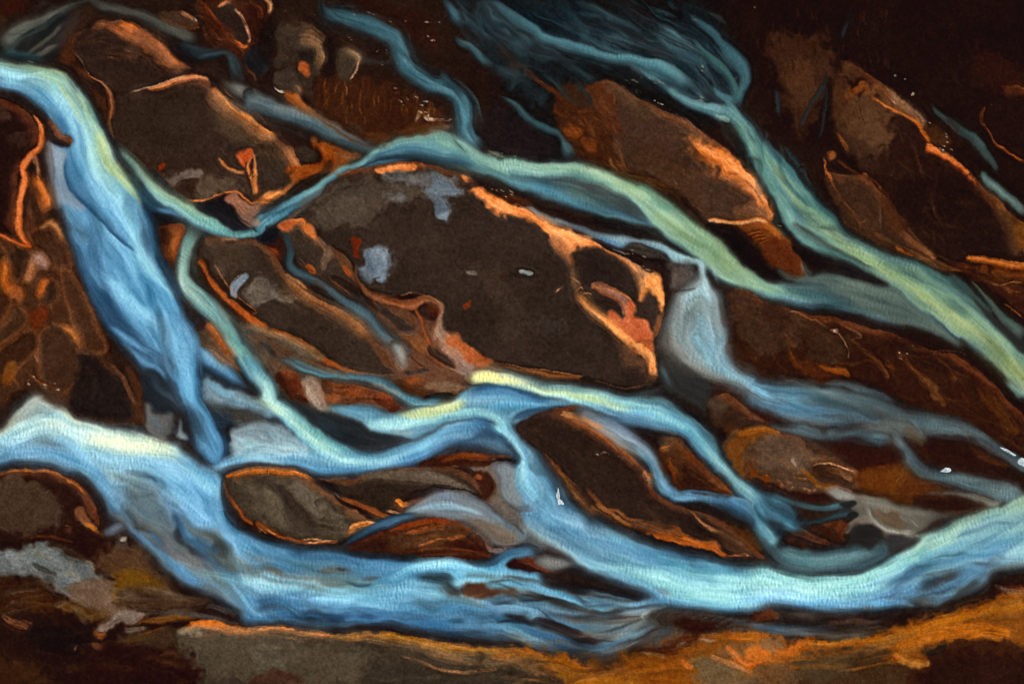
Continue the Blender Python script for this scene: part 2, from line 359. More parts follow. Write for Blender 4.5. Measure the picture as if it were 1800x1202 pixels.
# W1: the great western channel
B('00:-600,300 -300,320 0,368 180,395 330,430 430,470 520,560 600,655 655,750 700,850 750,960 10:790,-60 830,20 920,120 990,260 1015,360 1040,480 1055,570 1100,660 1170,760 1210,860 1230,950 1280,1050 1330,1150 20:1360,60 1370,160 1340,260',
  '00:-600,540 -300,570 0,608 130,640 220,705 300,785 320,900 330,1000 10:350,0 370,150 395,260 430,400 470,520 510,650 560,780 610,890 650,990 720,1090 800,1180 20:880,160 960,270 1080,380 1180,440',
  [(0, '-1:4c5848 -.85:93a487 -.55:8fb1a2 -.25:7fb4cc 0:a0d0d8 .3:86bcd6 .6:5a96bf .85:4a80a8 1:6a5a66'),
   (.16, '-1:4c5848 -.85:98a585 -.55:9cb39b -.3:9ccbd0 0:9fd0d8 .3:7cb5d4 .65:4f8cb8 .9:3d7099 1:5a4f58'),
   (.27, '-1:3a565c -.85:8aa28a -.6:b4c392 -.35:a3cfcd -.05:9accd8 .3:7fb6d2 .7:64a0c4 1:5a7f9c'),
   (.42, '-1:4f7a8c -.8:8fb4a8 -.62:a9c8ac -.4:92c4d2 0:7ab4d6 .2:4b86ad .45:5f9bc0 .75:7d9db6 1:6b6464'),
   (.6, '-1:2f5c7c -.8:6fa6c4 -.5:8cc2d8 -.1:74aed2 .3:609dc6 .7:4f88b0 1:2e4a62'),
   (.8, '-1:2c506c -.7:5c9ac4 -.3:79b4da .1:6fa9d0 .5:44749a .8:34597a 1:1d2430'),
   (1, '-1:3f6f94 -.5:6aa6d0 0:7ab6da .4:5a92bc .7:2f4a62 1:1c1d24')], (7, 6), wob=1.2, ends=(20, 130))
W1L, W1R = '00:-300,330 0,380 330,440 530,580 700,850 10:830,20 980,260 1030,480 1100,660 1220,850 1330,1150', '00:-300,560 0,600 220,705 330,900 10:360,100 430,380 560,770 720,1090 20:880,160'
BL = ['8cc2de', '2f5a7c', '9fd0e2', '3c6c92', '6aa6cc', '244660']
veil(W1L, W1R, 60, BL, (3, 11), (.15, .42), (.1, .35), seed=21)
veil(W1L, W1R, 20, ['17222e', '22384e', '203040'], (4, 12), (.25, .5), (.08, .2), seed=22, lo=.7, hi=1.)
veil(W1L, W1R, 14, ['17222e', '22384e'], (3, 8), (.25, .45), (.06, .16), seed=23, lo=0, hi=.12)
P('00:305,930 400,975 452,1005 435,1080 455,1150 10:475,80 545,170 570,250 500,270 420,215 395,260 370,240 340,100 322,0 300,-80', '8593a6', 6, .2, .95, 'w')
S('00:300,900,8 318,1000,10 10:335,0,10 352,140,10 385,250,7', '7a6964', 8, 'w', .7)
S('00:440,1000,3 10:455,20,9 500,110,12 565,190,13 660,280,13 740,370,11 850,490,8 930,570,4', '-1:5a95bb:0 -.3:44789e:.6 .5:2d5c80:1 .9:2a5474:1 1:2a5474:0', (8, 2))
S('00:330,720,8 400,800,12 440,870,12 470,910,8', '3f7aa6', 10, 'w', .8)
S('00:530,640,3 570,690,7 600,760,6', '55705f', 6, 'w', .6)
S('10:540,380,4 600,450,10 615,540,17 640,640,14 700,700,5', '3f6d93', 10, 'w', .75)
S('10:960,700,4 985,790,10 1000,870,11 1030,940,4', '44779d', 8, 'w', .65)
S('10:400,200,8 470,250,14 540,320,16 600,420,10', '5b94bb', 12, 'w', .6)
S('10:540,680,8 640,850,22 760,980,24 880,1080,16 1000,1160,8', '2b4a68', 16, 'w', .75)
S('10:560,590,4 640,660,9 760,770,17 880,870,18 1000,1000,22 1120,1110,22 1240,1190,14', '8ac2e0', 14, 'w', .8)
S('10:860,400,8 930,560,14 990,650,16 1080,750,12 1180,860,8', '90c8d8', 12, 'w', .75)
S('10:800,470,4 880,560,6 950,680,4', '4c86ae', 6, 'w', .6)
S('10:1060,900,4 1150,960,14 1220,1050,16 1260,1130,10', '3f749b', 12, 'w', .7)
S('10:700,1010,6 800,1090,9 920,1160,8 20:1080,80,5', '6aa6d0', 6, 'w', .8)
S('20:760,-30,4 860,60,8 960,140,10 1060,200,10 1120,260,6', '6ba4cc', 8, 'w', .8)
S('20:860,-20,6 980,50,9 1100,120,8', '34587c', 8, 'w', .8)
S('00:620,800,8 655,920,14 700,1050,17 10:760,0,19 850,110,15 930,210,9 970,290,4', 'c6cd8e', 12, 'w', .8)
S('00:540,830,8 590,950,13 10:640,10,16 720,110,14', 'a5d3d6', 12, 'w', .6)
P('00:750,990 820,1080 900,1160 10:950,80 960,200 1000,270 1080,290 1250,330 1262,328 1240,300 1150,240 1050,190 960,90', '2c4a60', 5, .2, .95, 'w')
S('10:840,10,5 900,90,7 940,180,8 980,240,5', '40667a', 6, 'w', .8)
S('10:1020,240,4 1100,270,8 1180,300,8 1255,326,3', '4f88b0', 5, 'w', .85)
S('10:1010,300,8 1100,310,8 1190,330,4', '15171d', 6, 'w', .9)
# its pale green side arm and the connecting reach
S('00:745,935,3 820,1020,8 900,1110,10 10:960,50,11 1030,130,14 1130,210,15 1240,275,17 1340,325,21 1440,365,22 1540,400,17 1640,415,11 1740,385,12 11:60,350,14 140,315,15 250,250,15 360,190,13 450,140,13 530,80,13 610,10,14 01:680,1130,15 760,1085,17 850,1040,22 960,1010,27 1080,985,31',
  [(0, '-1:6f8a82 -.3:a5bf9c .3:94b8a8 1:35586c'), (.25, '-1:7a9580 -.5:b3c89e 0:9fc4b0 .5:6fa0aa 1:2f5568'), (.42, '-1:2b4450 -.5:5f8f98 0:86bab8 .5:7db6c0 1:a5b6a2'), (.52, '-1:33505e -.5:4c7f9a 0:63a0b8 .6:79b4c0 1:2a4a5a'), (.75, '-1:6a9aa2 -.5:8ab8b6 0:5f97ae .5:3f7692 1:27455a'), (1, '-1:7c9c98 -.5:8ab3ad 0:5f8f9e .5:38617a 1:203a48')], (5, 4))
S('10:1300,350,20 1265,420,17 1235,480,15 1218,560,14 1205,640,14 1205,710,15 1245,780,18 1310,840,20 1375,900,21 1440,960,20 1500,1030,17 1540,1110,17 1590,1190,18 20:1600,60,18 1650,160,20 1720,270,18 21:90,350,14',
  [(0, '-1:a8b0a8 -.2:9fc0b4 .5:86b0ae 1:4f7a80'), (.3, '-1:54757a -.3:96b8b0 .5:9fb9b0 1:5f6f70'), (.5, '-1:4c6a70 -.3:7ea7a8 .3:86aca6 1:4a7690'), (.7, '-1:2f4d58 -.4:6fa3a6 .2:8cc0b4 .7:5f98a8 1:2c4c5c'), (1, '-1:2c4856 0:4f86a0 1:2c4c62')], 5)
# W3: the central northern channel
B('01:860,985 950,935 1080,890 1200,868 1340,880 1400,920 1500,985 1600,1035 1700,1062 1790,1072 02:300,1075 420,1070 560,1080 700,1130 900,1190 12:960,90 1080,160 1180,240 1280,320 1370,390 1460,470 1560,560 1650,640 1740,700 1800,740 13:330,745 450,740 560,790 650,830 760,880',
  '01:600,1190 720,1115 850,1078 1000,1065 1150,1066 1280,1092 1400,1130 1500,1172 1600,1210 11:1550,45 1650,90 1790,145 12:150,130 300,190 450,250 600,300 750,330 900,360 1010,385 1060,440 1130,500 1250,560 1310,590 1400,690 1480,750 1600,775 1700,805 1800,845 13:300,872 450,895 600,915 740,935',
  [(0, '-1:9a9a86 -.5:86aca4 0:4d8298 .5:2f5a70 1:1d3038'), (.14, '-1:8fa596 -.6:8ab4ac -.2:5d929e .2:3d6f86 .6:2a5064 1:182026'), (.3, '-1:6f9da4 -.6:9dbcab -.2:86aba4 .2:5f8794 .6:335a6c 1:14262e'), (.42, '-1:5a8a90 -.7:8fb5a0 -.4:6f908a -.1:49585a .3:3e5258 .6:457086 .85:4a7f98 1:1a2a34'), (.55, '-1:5a8576 -.7:9dbc9a -.45:90b09c -.1:3d4645 .3:38474c .6:3f687c .85:34586a 1:18181a'), (.68, '-1:5d8578 -.6:9eb286 -.1:a3c19c .4:8cb8ae .8:5f8f9c 1:2d3c40'), (.85, '-1:2f5560 -.5:8fb394 0:a3bf9c .5:86aeb0 1:5f92b4'), (1, '-1:2c444a -.4:34505a 0:5f8890 .6:5f92ae 1:24404c')], (5, 5))
S('01:880,965,5 980,935,9 1100,905,13 1230,905,18 1350,960,22 1450,1030,22 1560,1090,24 1680,1120,23 02:60,1095,20 250,1125,20 420,1125,20 600,1140,20 12:600,20,20 740,70,20 860,130,20 960,210,20 1060,300,28 1150,370,34 1250,440,36 1360,520,34 1480,620,34 1580,690,30 1700,760,20 1790,800,18 13:220,800,15 350,830,13 480,860,10 600,890,6',
  [(0, '-1:8fa899:.8 0:8ab5ae 1:4d8298:0'), (.3, '-1:7aa7a4:.3 -.3:9fbfae .3:7fa8a2 1:3f6f86:0'), (.6, '-1:6a9488:.4 -.5:9ebb96 0:9cb088 .5:93b6a2 1:4a6a70:0'), (.75, '-1:5d8578:.4 -.4:98ae84 0:a4b684 .5:9dbfa8 1:6f9fa8:.2'), (.9, '-1:4f8088:.2 0:a8c39c .6:86b0b2 1:5f92ae:.3'), (1, '-1:4f8088:.2 0:7a9a98 1:4a7a8c:.2')], 8)
S('12:760,30,3 860,70,8 960,130,10 1080,220,9 1160,290,5', '6a9486', 6, 'w', .5)
S('11:1500,30,5 12:0,50,10 150,100,14 280,145,18 420,195,16 560,255,9 720,300,8 880,328,8 1010,368,7', '-1:4f8298:0 -.2:4f86a0 1:2c5062:.4', 9)
S('12:420,130,6 560,110,14 740,180,18 860,250,14 960,300,6', '3d3f3d', 12, 'w', .8)
dab('12:640,300 800,330 960,360 1030,420 900,420 760,400 620,350', '1d130f', 5, .2, .9)
# the grey-lilac runnel under it
B('12:60,215 180,225 300,280 420,330 560,370 680,410 800,410 900,430 1020,450 1120,500 1220,550 1320,590 1400,650', '12:90,240 190,270 280,330 400,380 520,415 600,450 700,490 800,520 880,480 1000,520 1080,560 1120,610 1220,620 1300,640 1340,700', [(0, '-1:7d7f86 0:85909a 1:4c4a4a'), (.4, '-1:6a7884 -.2:8397a4 .4:7590a6 1:2f3640'), (.55, '-1:8ea6b2 0:88a6b4 .5:5f8eb0 1:2c3238'), (.8, '-1:86a4a8 0:8fb4be .6:7090a2 1:4a5458'), (1, '-1:8fb5b8 0:9cc0c8 1:7f9aa4')], (3, 4))
S('12:640,440,4 740,475,7 830,490,5', '5f90b8', 4)
# W4: the great eastern channel
P('13:150,680 250,630 350,600 380,690 500,670 700,710 850,740 970,750 1100,850 1300,1050 1400,1170 1200,1080 1000,1010 800,960 700,930 600,900 480,830 420,760 330,740', '55665f', 6, .2, 1, 'w')
B('02:1490,630 1600,720 1680,830 1760,940 03:100,900 200,1010 300,1110 380,1200 13:360,60 450,170 540,250 600,340 650,400 720,440 860,500 1000,560 1160,610 1300,670 1400,740 1500,840 1600,940 1700,1030 1800,1110 1950,1230',
  '02:1400,755 1490,820 1560,910 1610,1010 1660,1110 13:20,0 70,100 140,230 200,350 270,440 360,520 480,575 620,625 760,690 870,750 990,830 1100,930 1250,1050 1400,1160 23:1380,0 1500,100 1650,230 1800,390 1900,500',
  [(0, '-1:2f5058 -.3:5a8a92 .3:4f7f88 1:3a656e'), (.12, '-1:274852 -.5:5a8c92 0:8ab2a2 .5:86b0a4 .8:5f949a 1:25434b'), (.3, '-1:25434a -.7:4c7a82 -.4:86ac96 -.1:94a880 .15:5d858a .35:5a8a90 .6:7ea69c .85:5a878a 1:1d3034'), (.45, '-1:2f4c50 -.6:628c8a -.2:a0b584 .1:9db58c .35:34494a .55:42605f .8:5f8680 1:1d2b2c'), (.6, '-1:37524f -.6:5d8380 -.2:86a58c .2:9dab74 .6:7c9a8c 1:2f4a54'), (.8, '-1:2c4240 -.8:31504c -.5:67897e -.1:8aa68c .3:a0a970 .65:8aa590 .85:5f8a9c 1:253c46'), (1, '-1:30463f -.6:5f8478 -.1:8fa88a .3:a3aa70 .6:93a98a .85:547e94 1:243844')], (5, 6), wob=1.1)
dab('13:290,330 360,370 450,430 560,500 640,545 540,520 430,480 340,420 280,370', '1a1210', 4, .2, .95)
S('13:180,40,6 260,110,9 350,200,9 430,270,5', '3c6a74', 8, 'w', .7); S('13:220,180,6 330,280,14 420,340,14 520,430,10', '3b5a62', 12, 'w', .6)
S('13:700,460,4 800,520,10 920,600,14 1040,680,14 1180,760,10', '43605f', 10, 'w', .55)
S('13:160,140,6 230,260,9 290,360,13 360,440,18 470,510,18 600,560,14', '76a09a', 10, 'w', .7)
S('13:360,210,9 470,300,14 560,420,19 660,520,20 800,600,20 950,730,22 1080,810,22 1200,900,24 1350,1000,26 1500,1090,28 1650,1180,30 23:1560,50,32 1700,180,34 1860,310,34', '9fa86c', 26, 'w', .5)
S('13:120,120,5 200,180,8 300,260,6', '89b09a', 6, 'w', .5)
S('03:200,960,6 280,1060,9 340,1150,9 13:340,0,8 420,140,6', '4e8a96', 8, 'w', .6)
dab('13:1390,720 1480,780 1600,920 1720,1050 1850,1190 1800,1200 1640,1060 1500,900', '1d0e09', 5, .2, .9)
S('13:1280,660,4 1380,740,8 1480,840,8 1600,960,7', '33514c', 6); S('13:1420,700,3 1500,790,5 1590,900,8 1700,1010,12 1820,1110,14', '-1:4d655c -.2:5d7468 1:2c3c38', (2, 5))
S('13:500,680,8 640,740,16 760,790,18 900,820,18 1050,900,16', '6d7b70', 12, 'w', .5)
S('13:350,600,4 370,660,6 420,690,8', '5a5a4c', 5)
P('13:210,690 280,730 400,735 500,780 600,820 700,880 640,920 500,880 350,850 250,810 180,760', '3a5358', 6, .5, .75, 'w')
S('13:-50,780,6 80,815,9 220,850,10 380,885,10 520,905,9 700,930,10 850,970,12 1000,1030,12 1150,1090,12', '-1:5a8a9c:.1 0:5f92aa:.85 .6:4a7c98:.8 1:24404c:.6', 9, 'w', .8, (20, 140))
S('23:1650,250,5 1730,310,10 1830,400,14', '-1:8aa08a 0:7c988c 1:3f5a5c', 6)
# small eastern threads
S('03:1160,670,3 1230,740,8 1320,810,10 1400,870,11 1480,925,12 1550,1010,11 1610,1090,9 1640,1160,5', '-1:2a3d3b -.2:3c5855 1:1d2724', 5)
S('03:1450,850,4 1500,920,6 1560,990,5', '446460', 4)
S('03:1505,1110,4 1560,1160,10 13:1530,20,10 1580,80,12 1660,150,13 1740,220,12 1850,310,12', '-1:4f6560 0:6a8580 1:2f403c', 5)
S('03:650,60,4 640,140,6 600,230,7 580,290,4', '25262b', 4); S('03:490,540,7 430,620,6 390,680,5 340,790,6 300,850,4', '-1:22232a 0:2e3238 1:1c1a1d', 4); S('03:490,450,4 485,600,5 480,720,6 465,860,6 420,940,4', '1f2026', 4); S('03:165,580,4 180,680,6 190,780,6', '20303a', 4)
S('03:100,850,5 120,960,6 130,900,3', '2b3f44', 4)

veil('01:900,980 1200,880 1500,990 02:300,1080 600,1080 12:700,20 1080,170 1370,400 1650,650 13:330,760 740,890', '01:720,1110 1000,1068 1400,1130 11:1550,40 12:150,130 450,250 900,360 1130,500 1400,700 1700,820 13:300,875 740,935', 60, ['7aa8a4', '2c4c58', 'a3c0a0', '1f333c', '5d929e', '9bb085'], (3, 9), (.15, .42), (.08, .25), seed=31)
veil('02:1500,650 1760,950 13:50,0 380,60 600,350 860,510 1300,680 1600,960 1950,1240', '02:1400,760 1610,1010 13:70,110 270,440 620,620 990,830 1400,1150 23:1800,390', 80, ['3f6264', '86ac96', '1f3336', '95a475', '5f8884', '2c4a4c'], (2.5, 9), (.15, .42), (.06, .22), seed=32)

TEAL = ['6f9fa0', '2c4852', '8fb5a8', '1f3038', '4f7f8c']
feather('00:745,935 820,1020 900,1110 10:960,50 1030,130 1240,275 1440,365 1640,415 11:60,350 250,250 450,140 610,10 01:760,1085 960,1010', 26, 60, TEAL, 201)
feather('10:1300,360 1235,480 1205,640 1245,780 1375,900 1500,1030 1590,1190 20:1650,160 1720,270 21:90,350', 26, 50, ['7fa8a4', '2f4c54', '9fbfb0', '4a6e76', '6a94a0'], 202)
feather('01:440,0 520,100 700,150 900,230 985,360 1080,500 1290,600 1400,730 1440,910 1560,1010', 28, 60, ['35545e', '14191c', '4d7886', '23363e', '5d8c98'], 203)
feather('00:1420,480 1560,590 1680,660 01:130,710 430,820 660,940 860,985', 26, 44, ['6f7a7c', '2a2622', '566a72', '8a8074', '3a4a50'], 204)
feather('02:1480,730 1560,800 1680,1000 13:60,40 220,250 420,440 700,640', 44, 40, ['3f6a70', '14201f', '6f9c94', '24393c'], 205, w=(4, 10))
feather('00:600,-10 470,40 280,150 60,280 0,350', 30, 26, ['5f635a', '2a2826', '4a4a44'], 206)
P('02:-60,300 60,330 200,500 330,640 260,700 120,600 -60,470', '263338', 16, .6, .7, 'n')
for q, c in (('10:960,200,10 1000,340,16 1030,480,18 1080,620,16 1160,760,12 1220,900,10', '2f6288'), ('10:560,300,10 680,480,16 800,640,16 900,800,14 1000,940,10', '4580a8'), ('10:480,430,10 540,600,16 610,790,18 700,980,18 820,1120,14', '3a688e'), ('00:200,560,10 320,640,14 400,740,14 450,850,10', '4786b2'), ('10:900,620,8 960,760,14 1020,900,14 1100,1020,10', '4a86b0')):
    S(q, '-1:%s:0 .3:%s 1:%s:0' % (c, c, c), 8, 'w', .6)
# W6: the reach that leaves W3 southward and runs east
B('12:1330,620 1440,740 1490,800 1520,900 1540,1000 1535,1100 22:1510,60 1570,160 1680,210 1800,250 23:60,215 200,240 330,260 480,265 600,250 700,270 800,320 920,370 1030,430 1160,480',
  '12:1120,800 1090,900 1062,1020 1030,1130 22:1030,60 1100,130 1200,190 1350,270 1500,310 1600,370 1700,430 1800,470 23:150,490 280,540 400,575 540,588 690,580 800,560 880,520 960,500',
  [(0, '-1:7a6a60 -.5:8fa6b0 -.1:9cc2cc .3:8a9298 1:5a4c42'), (.2, '-1:6f6460 -.4:86a4b2 0:8ab0c0 .4:8c8a86 1:5f5347'), (.36, '-1:35586c -.6:6294b0 -.1:7fb0c6 .4:8c867e 1:5a4a3c'), (.55, '-1:27404e -.5:4d7f9c 0:78b4d2 .35:5a90b0 .7:85786a 1:2c201a'), (.75, '-1:4a4c4a -.5:465a62 0:3f5058 .4:5a94ba .7:4f88ae 1:241c1c'), (1, '-1:7b98a0 -.5:5f6a6a 0:4c5354 .6:3f4a50 1:2a2a2c')], (16, 16))
S('12:1305,580,5 1330,660,9 1345,760,9 1382,880,5', '-1:9cbcc6:.6 0:a5c6d0 1:8aa8b4:.5', 5, 'w', .9); S('12:1400,600,4 1410,680,6 1440,760,6', '93b0ba', 5, 'w', .7)
S('23:150,220,4 300,270,8 440,320,9 600,380,8 760,430,6', '6d7a7c', 8, 'w', .7); S('23:460,268,5 600,275,7 720,310,8 860,360,7 960,400,5', '7b9098', 5, 'w', .7); S('23:-80,350,10 60,400,14 200,450,16 330,500,12 450,540,6', '629cc4', 9, 'w', .7)
P('23:690,590 800,550 880,495 1000,480 1080,560 1160,660 1080,640 980,600 930,580 860,600', '716c62', 8, .5, .9, 'w')
S('23:940,470,10 1060,500,16 1170,540,24 1300,580,24 1420,610,18 1550,650,16 1650,710,15 1750,790,15 1900,900,14', [(0,'-1:4a5254 0:525a58 1:2c2e2e'), (.5,'-1:45504f -.2:505d5e .5:3a4648 1:211713'), (1,'-1:4f6a70 0:6f8a90 1:3a3c3a')], 8)
S('23:1040,500,3 1100,570,4 1160,660,3', '85847c', 3, 'w', .7)
S('23:700,560,4 800,540,6 880,500,4', '8a867c', 4, 'w', .6)
S('23:-40,565,4 80,545,6 200,560,9 320,590,12 450,612,13 600,620,15 720,625,18 850,640,17 950,665,12', '-1:3a4347 -.4:62777e .1:4c6470 .6:2f4048 1:241712', 4)
S('23:930,560,8 970,640,13 1010,700,14 1050,760,14 1080,810,15 1140,855,15 1240,890,14 1340,900,16 1450,925,18 1580,955,20 1700,985,22 1850,1000,24', [(0,'-1:3a4448 0:5a6a72 1:7a7a76'), (.3,'-1:26323a -.3:3d5768 .4:6f8f9c 1:8aa0a4'), (.6,'-1:5a6a6a -.2:6f8a90 1:34444a'), (1,'-1:8a9a90 0:7c98a0 1:5a7078')], (6, 4))
S('23:1120,1000,3 1280,1000,6 1400,1010,7 1500,1035,10 1600,1060,9 1680,1030,8', '-1:6c6a62:.6 0:85857c 1:4a3c34', 4)
# W5: the great southern channel
B('20:-400,640 -200,600 0,555 70,455 160,370 280,310 380,352 450,430 520,490 680,540 850,545 960,578 1060,655 1160,642 1220,700 1290,740 1390,820 1480,870 1465,960 1490,1060 1560,1150 30:1480,50 1540,130 1650,200 1800,250 31:250,260 400,290 560,305 700,330 950,345 1100,350 1200,350 1400,370 1560,370 1680,300 1800,280 32:150,275 240,300',
  '20:-400,900 -200,860 0,845 150,820 330,815 480,860 560,910 640,1000 700,1100 720,1200 30:700,150 800,170 900,280 1000,380 1100,480 1200,580 1330,640 1480,700 1580,760 1600,815 1780,826 31:200,820 400,830 520,850 700,850 900,850 1100,880 1300,900 1500,920 1650,940 1800,950 32:300,1000 500,1040',
  [(0, '-1:8f9aa0 -.6:8ac0d8 0:8cc0dc .6:649ec6 1:33587a'), (.1, '-1:93a3aa -.75:a8a590 -.45:b0d0d2 0:8cc2dc .5:6ba5cc 1:3a6488'), (.17, '-1:a0b4ba -.75:c0c4a8 -.4:b8dbe0 -.05:a0d3e4 .4:6aa8d4 .8:4f86b0 1:41627e'), (.27, '-1:a5b6bc -.8:d5dcc4 -.45:dbe2c4 -.1:b5dae0 .2:86bcde .55:689dc2 .85:7a8896 1:5a5450'), (.36, '-1:9ab6be -.8:8cc0de -.3:7ab4da .1:6f9fc4 .5:6f7f8e 1:625c5a'), (.44, '-1:7aa6c0 -.6:92c8e6 -.2:72aad4 .1:4c7898 .3:66625c .7:6a6c70 1:70869c'), (.5, '-1:3a6a90 -.7:76b4dc -.3:5a90b8 0:5e625e .4:5d564c .7:66808e 1:5a90ba'), (.58, '-1:24405a -.75:5a9cca -.4:5a86a4 -.2:7f8686 0:8cbcd2 .4:6fb0dc .75:3c74a4 1:4f88b0'), (.66, '-1:1e2c3a -.85:44799f -.5:5a8090 -.25:6f7a78 0:8cc6dc .3:74b6dc .6:34669a .8:4f92c6 1:2a4860'), (.78, '-1:22303e -.8:4b88b2 -.5:568eb4 -.2:7ab6d2 .1:6aa6c8 .45:4a84ae .75:4486b8 1:241a1c'), (.9, '-1:2c4456 -.7:66b0d4 -.35:8cc8e0 0:4f6c78 .3:48708a .65:4d8cba 1:241a1c'), (1, '-1:3f6a8c -.5:6aa6c6 0:4f6f84 .5:4f86ae 1:2c2426')], (6, 7), wob=1.3)
P('20:780,880 900,860 1010,900 1070,980 1110,1060 1140,1150 30:1130,100 1180,230 1270,300 1320,400 1200,330 1080,240 960,170 860,110 20:820,1050', '66645f', 30, .5, .6, 'w')
S('20:800,855,6 900,880,9 1000,905,8 1060,960,5', '2c2a2c', 8, 'w', .8)
dab('30:1130,60 1180,160 1220,260 1330,330 1400,410 1300,380 1200,290 1150,180', '2f2a2c', 6, .5, .8)
S('20:1120,1060,4 1150,1150,9 30:1170,130,10 1230,220,10', '3b5a78', 8, 'w', .8)
S('30:1280,180,10 1340,270,14 1420,360,12', '2f5678', 10, 'w', .6)
P('30:1080,270 1105,210 1130,280 1160,330 1260,340 1330,360 1400,420 1360,450 1280,420 1180,400', '77767a', 6, .5, .8, 'w')
S('30:800,130,6 880,190,11 960,270,12 1060,340,12 1160,420,14 1260,510,14 1360,560,12', '5f98c6', 10, 'w', .85)
S('30:660,200,7 740,190,9 800,150,8', '7a90a8', 6, 'w', .85)
S('30:930,170,6 1000,220,9 1080,300,8', '4f7ba2', 8, 'w', .7)
S('30:1200,440,8 1350,470,14 1500,500,18 1650,540,20 1800,560,20 31:250,560,18 400,560,14', 'a2d2da', 16, 'w', .7)
S('30:1480,480,4 1560,580,7 1640,690,7 1740,770,5', '8cc4e0', 5, 'w', .7)
S('30:1400,360,8 1520,400,12 1660,440,12 1780,490,10', '6a7a7c', 12, 'w', .7); S('30:1560,330,6 1680,380,9 1800,400,8', '7a6a5c', 8, 'w', .5)
S('31:30,400,6 160,450,12 260,490,9', '6f6456', 8, 'w', .75); S('31:420,470,6 550,445,10 700,450,7', '6f6255', 7, 'w', .8); S('31:720,500,4 800,500,7 880,505,4', '5f5a54', 6, 'w', .8)
S('31:560,430,4 600,440,5 650,430,3', '24292e', 4, 'w', .8); S('31:620,520,3 720,545,5 820,530,4', '2f4a60', 4, 'w', .8)
S('31:860,520,8 980,490,12 1080,435,13 1200,405,16 1320,405,15 1450,440,11 1600,500,13 1800,560,12 32:200,560,10 400,620,9 560,680,8', '8acbe4', 9, 'w', .9)
S('31:1050,500,8 1180,500,14 1300,515,16 1380,545,10', '39444a', 9, 'w', .9); S('31:1200,560,8 1350,600,12 1280,560,8', '4a4640', 10, 'w', .7)
S('31:0,720,10 120,690,14 240,700,10 350,760,8', '24405c', 9, 'w', .8); S('31:-20,640,10 200,640,12 420,680,10', '3a6a94', 10, 'w', .5)
S('31:330,640,6 420,700,9 520,760,6', '27405a', 6, 'w', .6); S('31:650,690,4 760,740,8 860,770,6', '2b4a68', 7, 'w', .7)
S('31:240,690,3 320,740,4 390,780,3', '9accdc', 3, 'w', .8); S('31:480,640,5 700,660,8 900,700,8 1000,740,5', '7cb6d4', 7, 'w', .6)
S('31:300,760,8 420,780,11 560,790,11 700,810,7', '252a33', 8, 'w', .85); S('31:430,820,4 560,835,7 760,835,7 950,850,4', '2a1512', 4, 'w', .9)
S('31:1000,780,8 1180,720,12 1350,700,12 1550,720,10 1700,780,10 1800,830,10', '5fa2cc', 10, 'w', .8); S('31:1300,780,4 1380,770,7 1440,780,4', '2c4258', 5, 'w', .7)
S('31:1130,830,6 1300,840,9 1480,860,12 1650,900,14 1800,900,12', '3a3436', 11, 'w', .85); S('31:1500,650,8 1620,700,12 1740,760,12 32:150,790,8', '-1:30414e 0:36404a 1:241f22', 9, 'w', .8)
S('31:1380,500,6 1500,480,8 1650,500,8', '5a6a70', 6, 'w', .6)
# braids south of the middle
B('31:1500,600 1700,560 32:60,540 240,530 400,560 560,600 720,630 900,655 1050,665 1220,700', '31:1500,930 1800,960 32:300,1010 500,1060 700,1080 880,1000 1050,890 1220,790', [(0,'-1:5a5048 -.6:5f97bd -.2:4a7a9c .2:4a88b4 .6:2f5878 1:2a1a18'), (.4,'-1:70b0cc -.65:5b86a0 -.3:66686a 0:5088ac .35:4a7da2 .7:2e3a48 1:2f1c14'), (.75,'-1:6a9cb8 -.5:7a8690 0:6c5e52 .4:62707a .8:5a4a40 1:4a2812'), (1,'-1:7aa8c4 0:74716c .6:6a5a4e 1:5a3a1e')], (6, 10))
S('32:-40,500,10 120,520,12 300,590,12 480,650,11 620,700,10 760,720,8', '7cbcdc', 9, 'w', .85)
S('32:0,575,7 150,610,9 300,640,9 460,690,8', '5a4a3e', 8, 'w', .85); S('32:240,535,3 400,555,9 560,590,13 720,620,12 900,650,10 1050,645,4', '1f1518', (5, 7), 'w', .95)
S('32:0,680,12 160,700,14 330,720,12 500,740,10', '5f8fae', 10, 'w', .7); S('32:360,700,6 460,690,9 600,730,10 680,760,6', '54483c', 8, 'w', .8)
S('32:-20,740,5 150,780,9 320,810,12 460,860,14 560,910,13 690,935,5', '241314', (4, 6), 'w', .95)
S('32:30,800,10 200,850,14 380,900,16 520,950,12', '3f6c92', 12, 'w', .85); S('32:500,850,6 620,880,10 760,890,10 880,850,6', '7f7872', 8, 'w', .8); S('32:700,820,5 820,850,8 940,900,8', '6a7c84', 7, 'w', .7)
S('32:500,900,5 560,890,6 680,930,6', '8a6a5a', 5, 'n', .6)
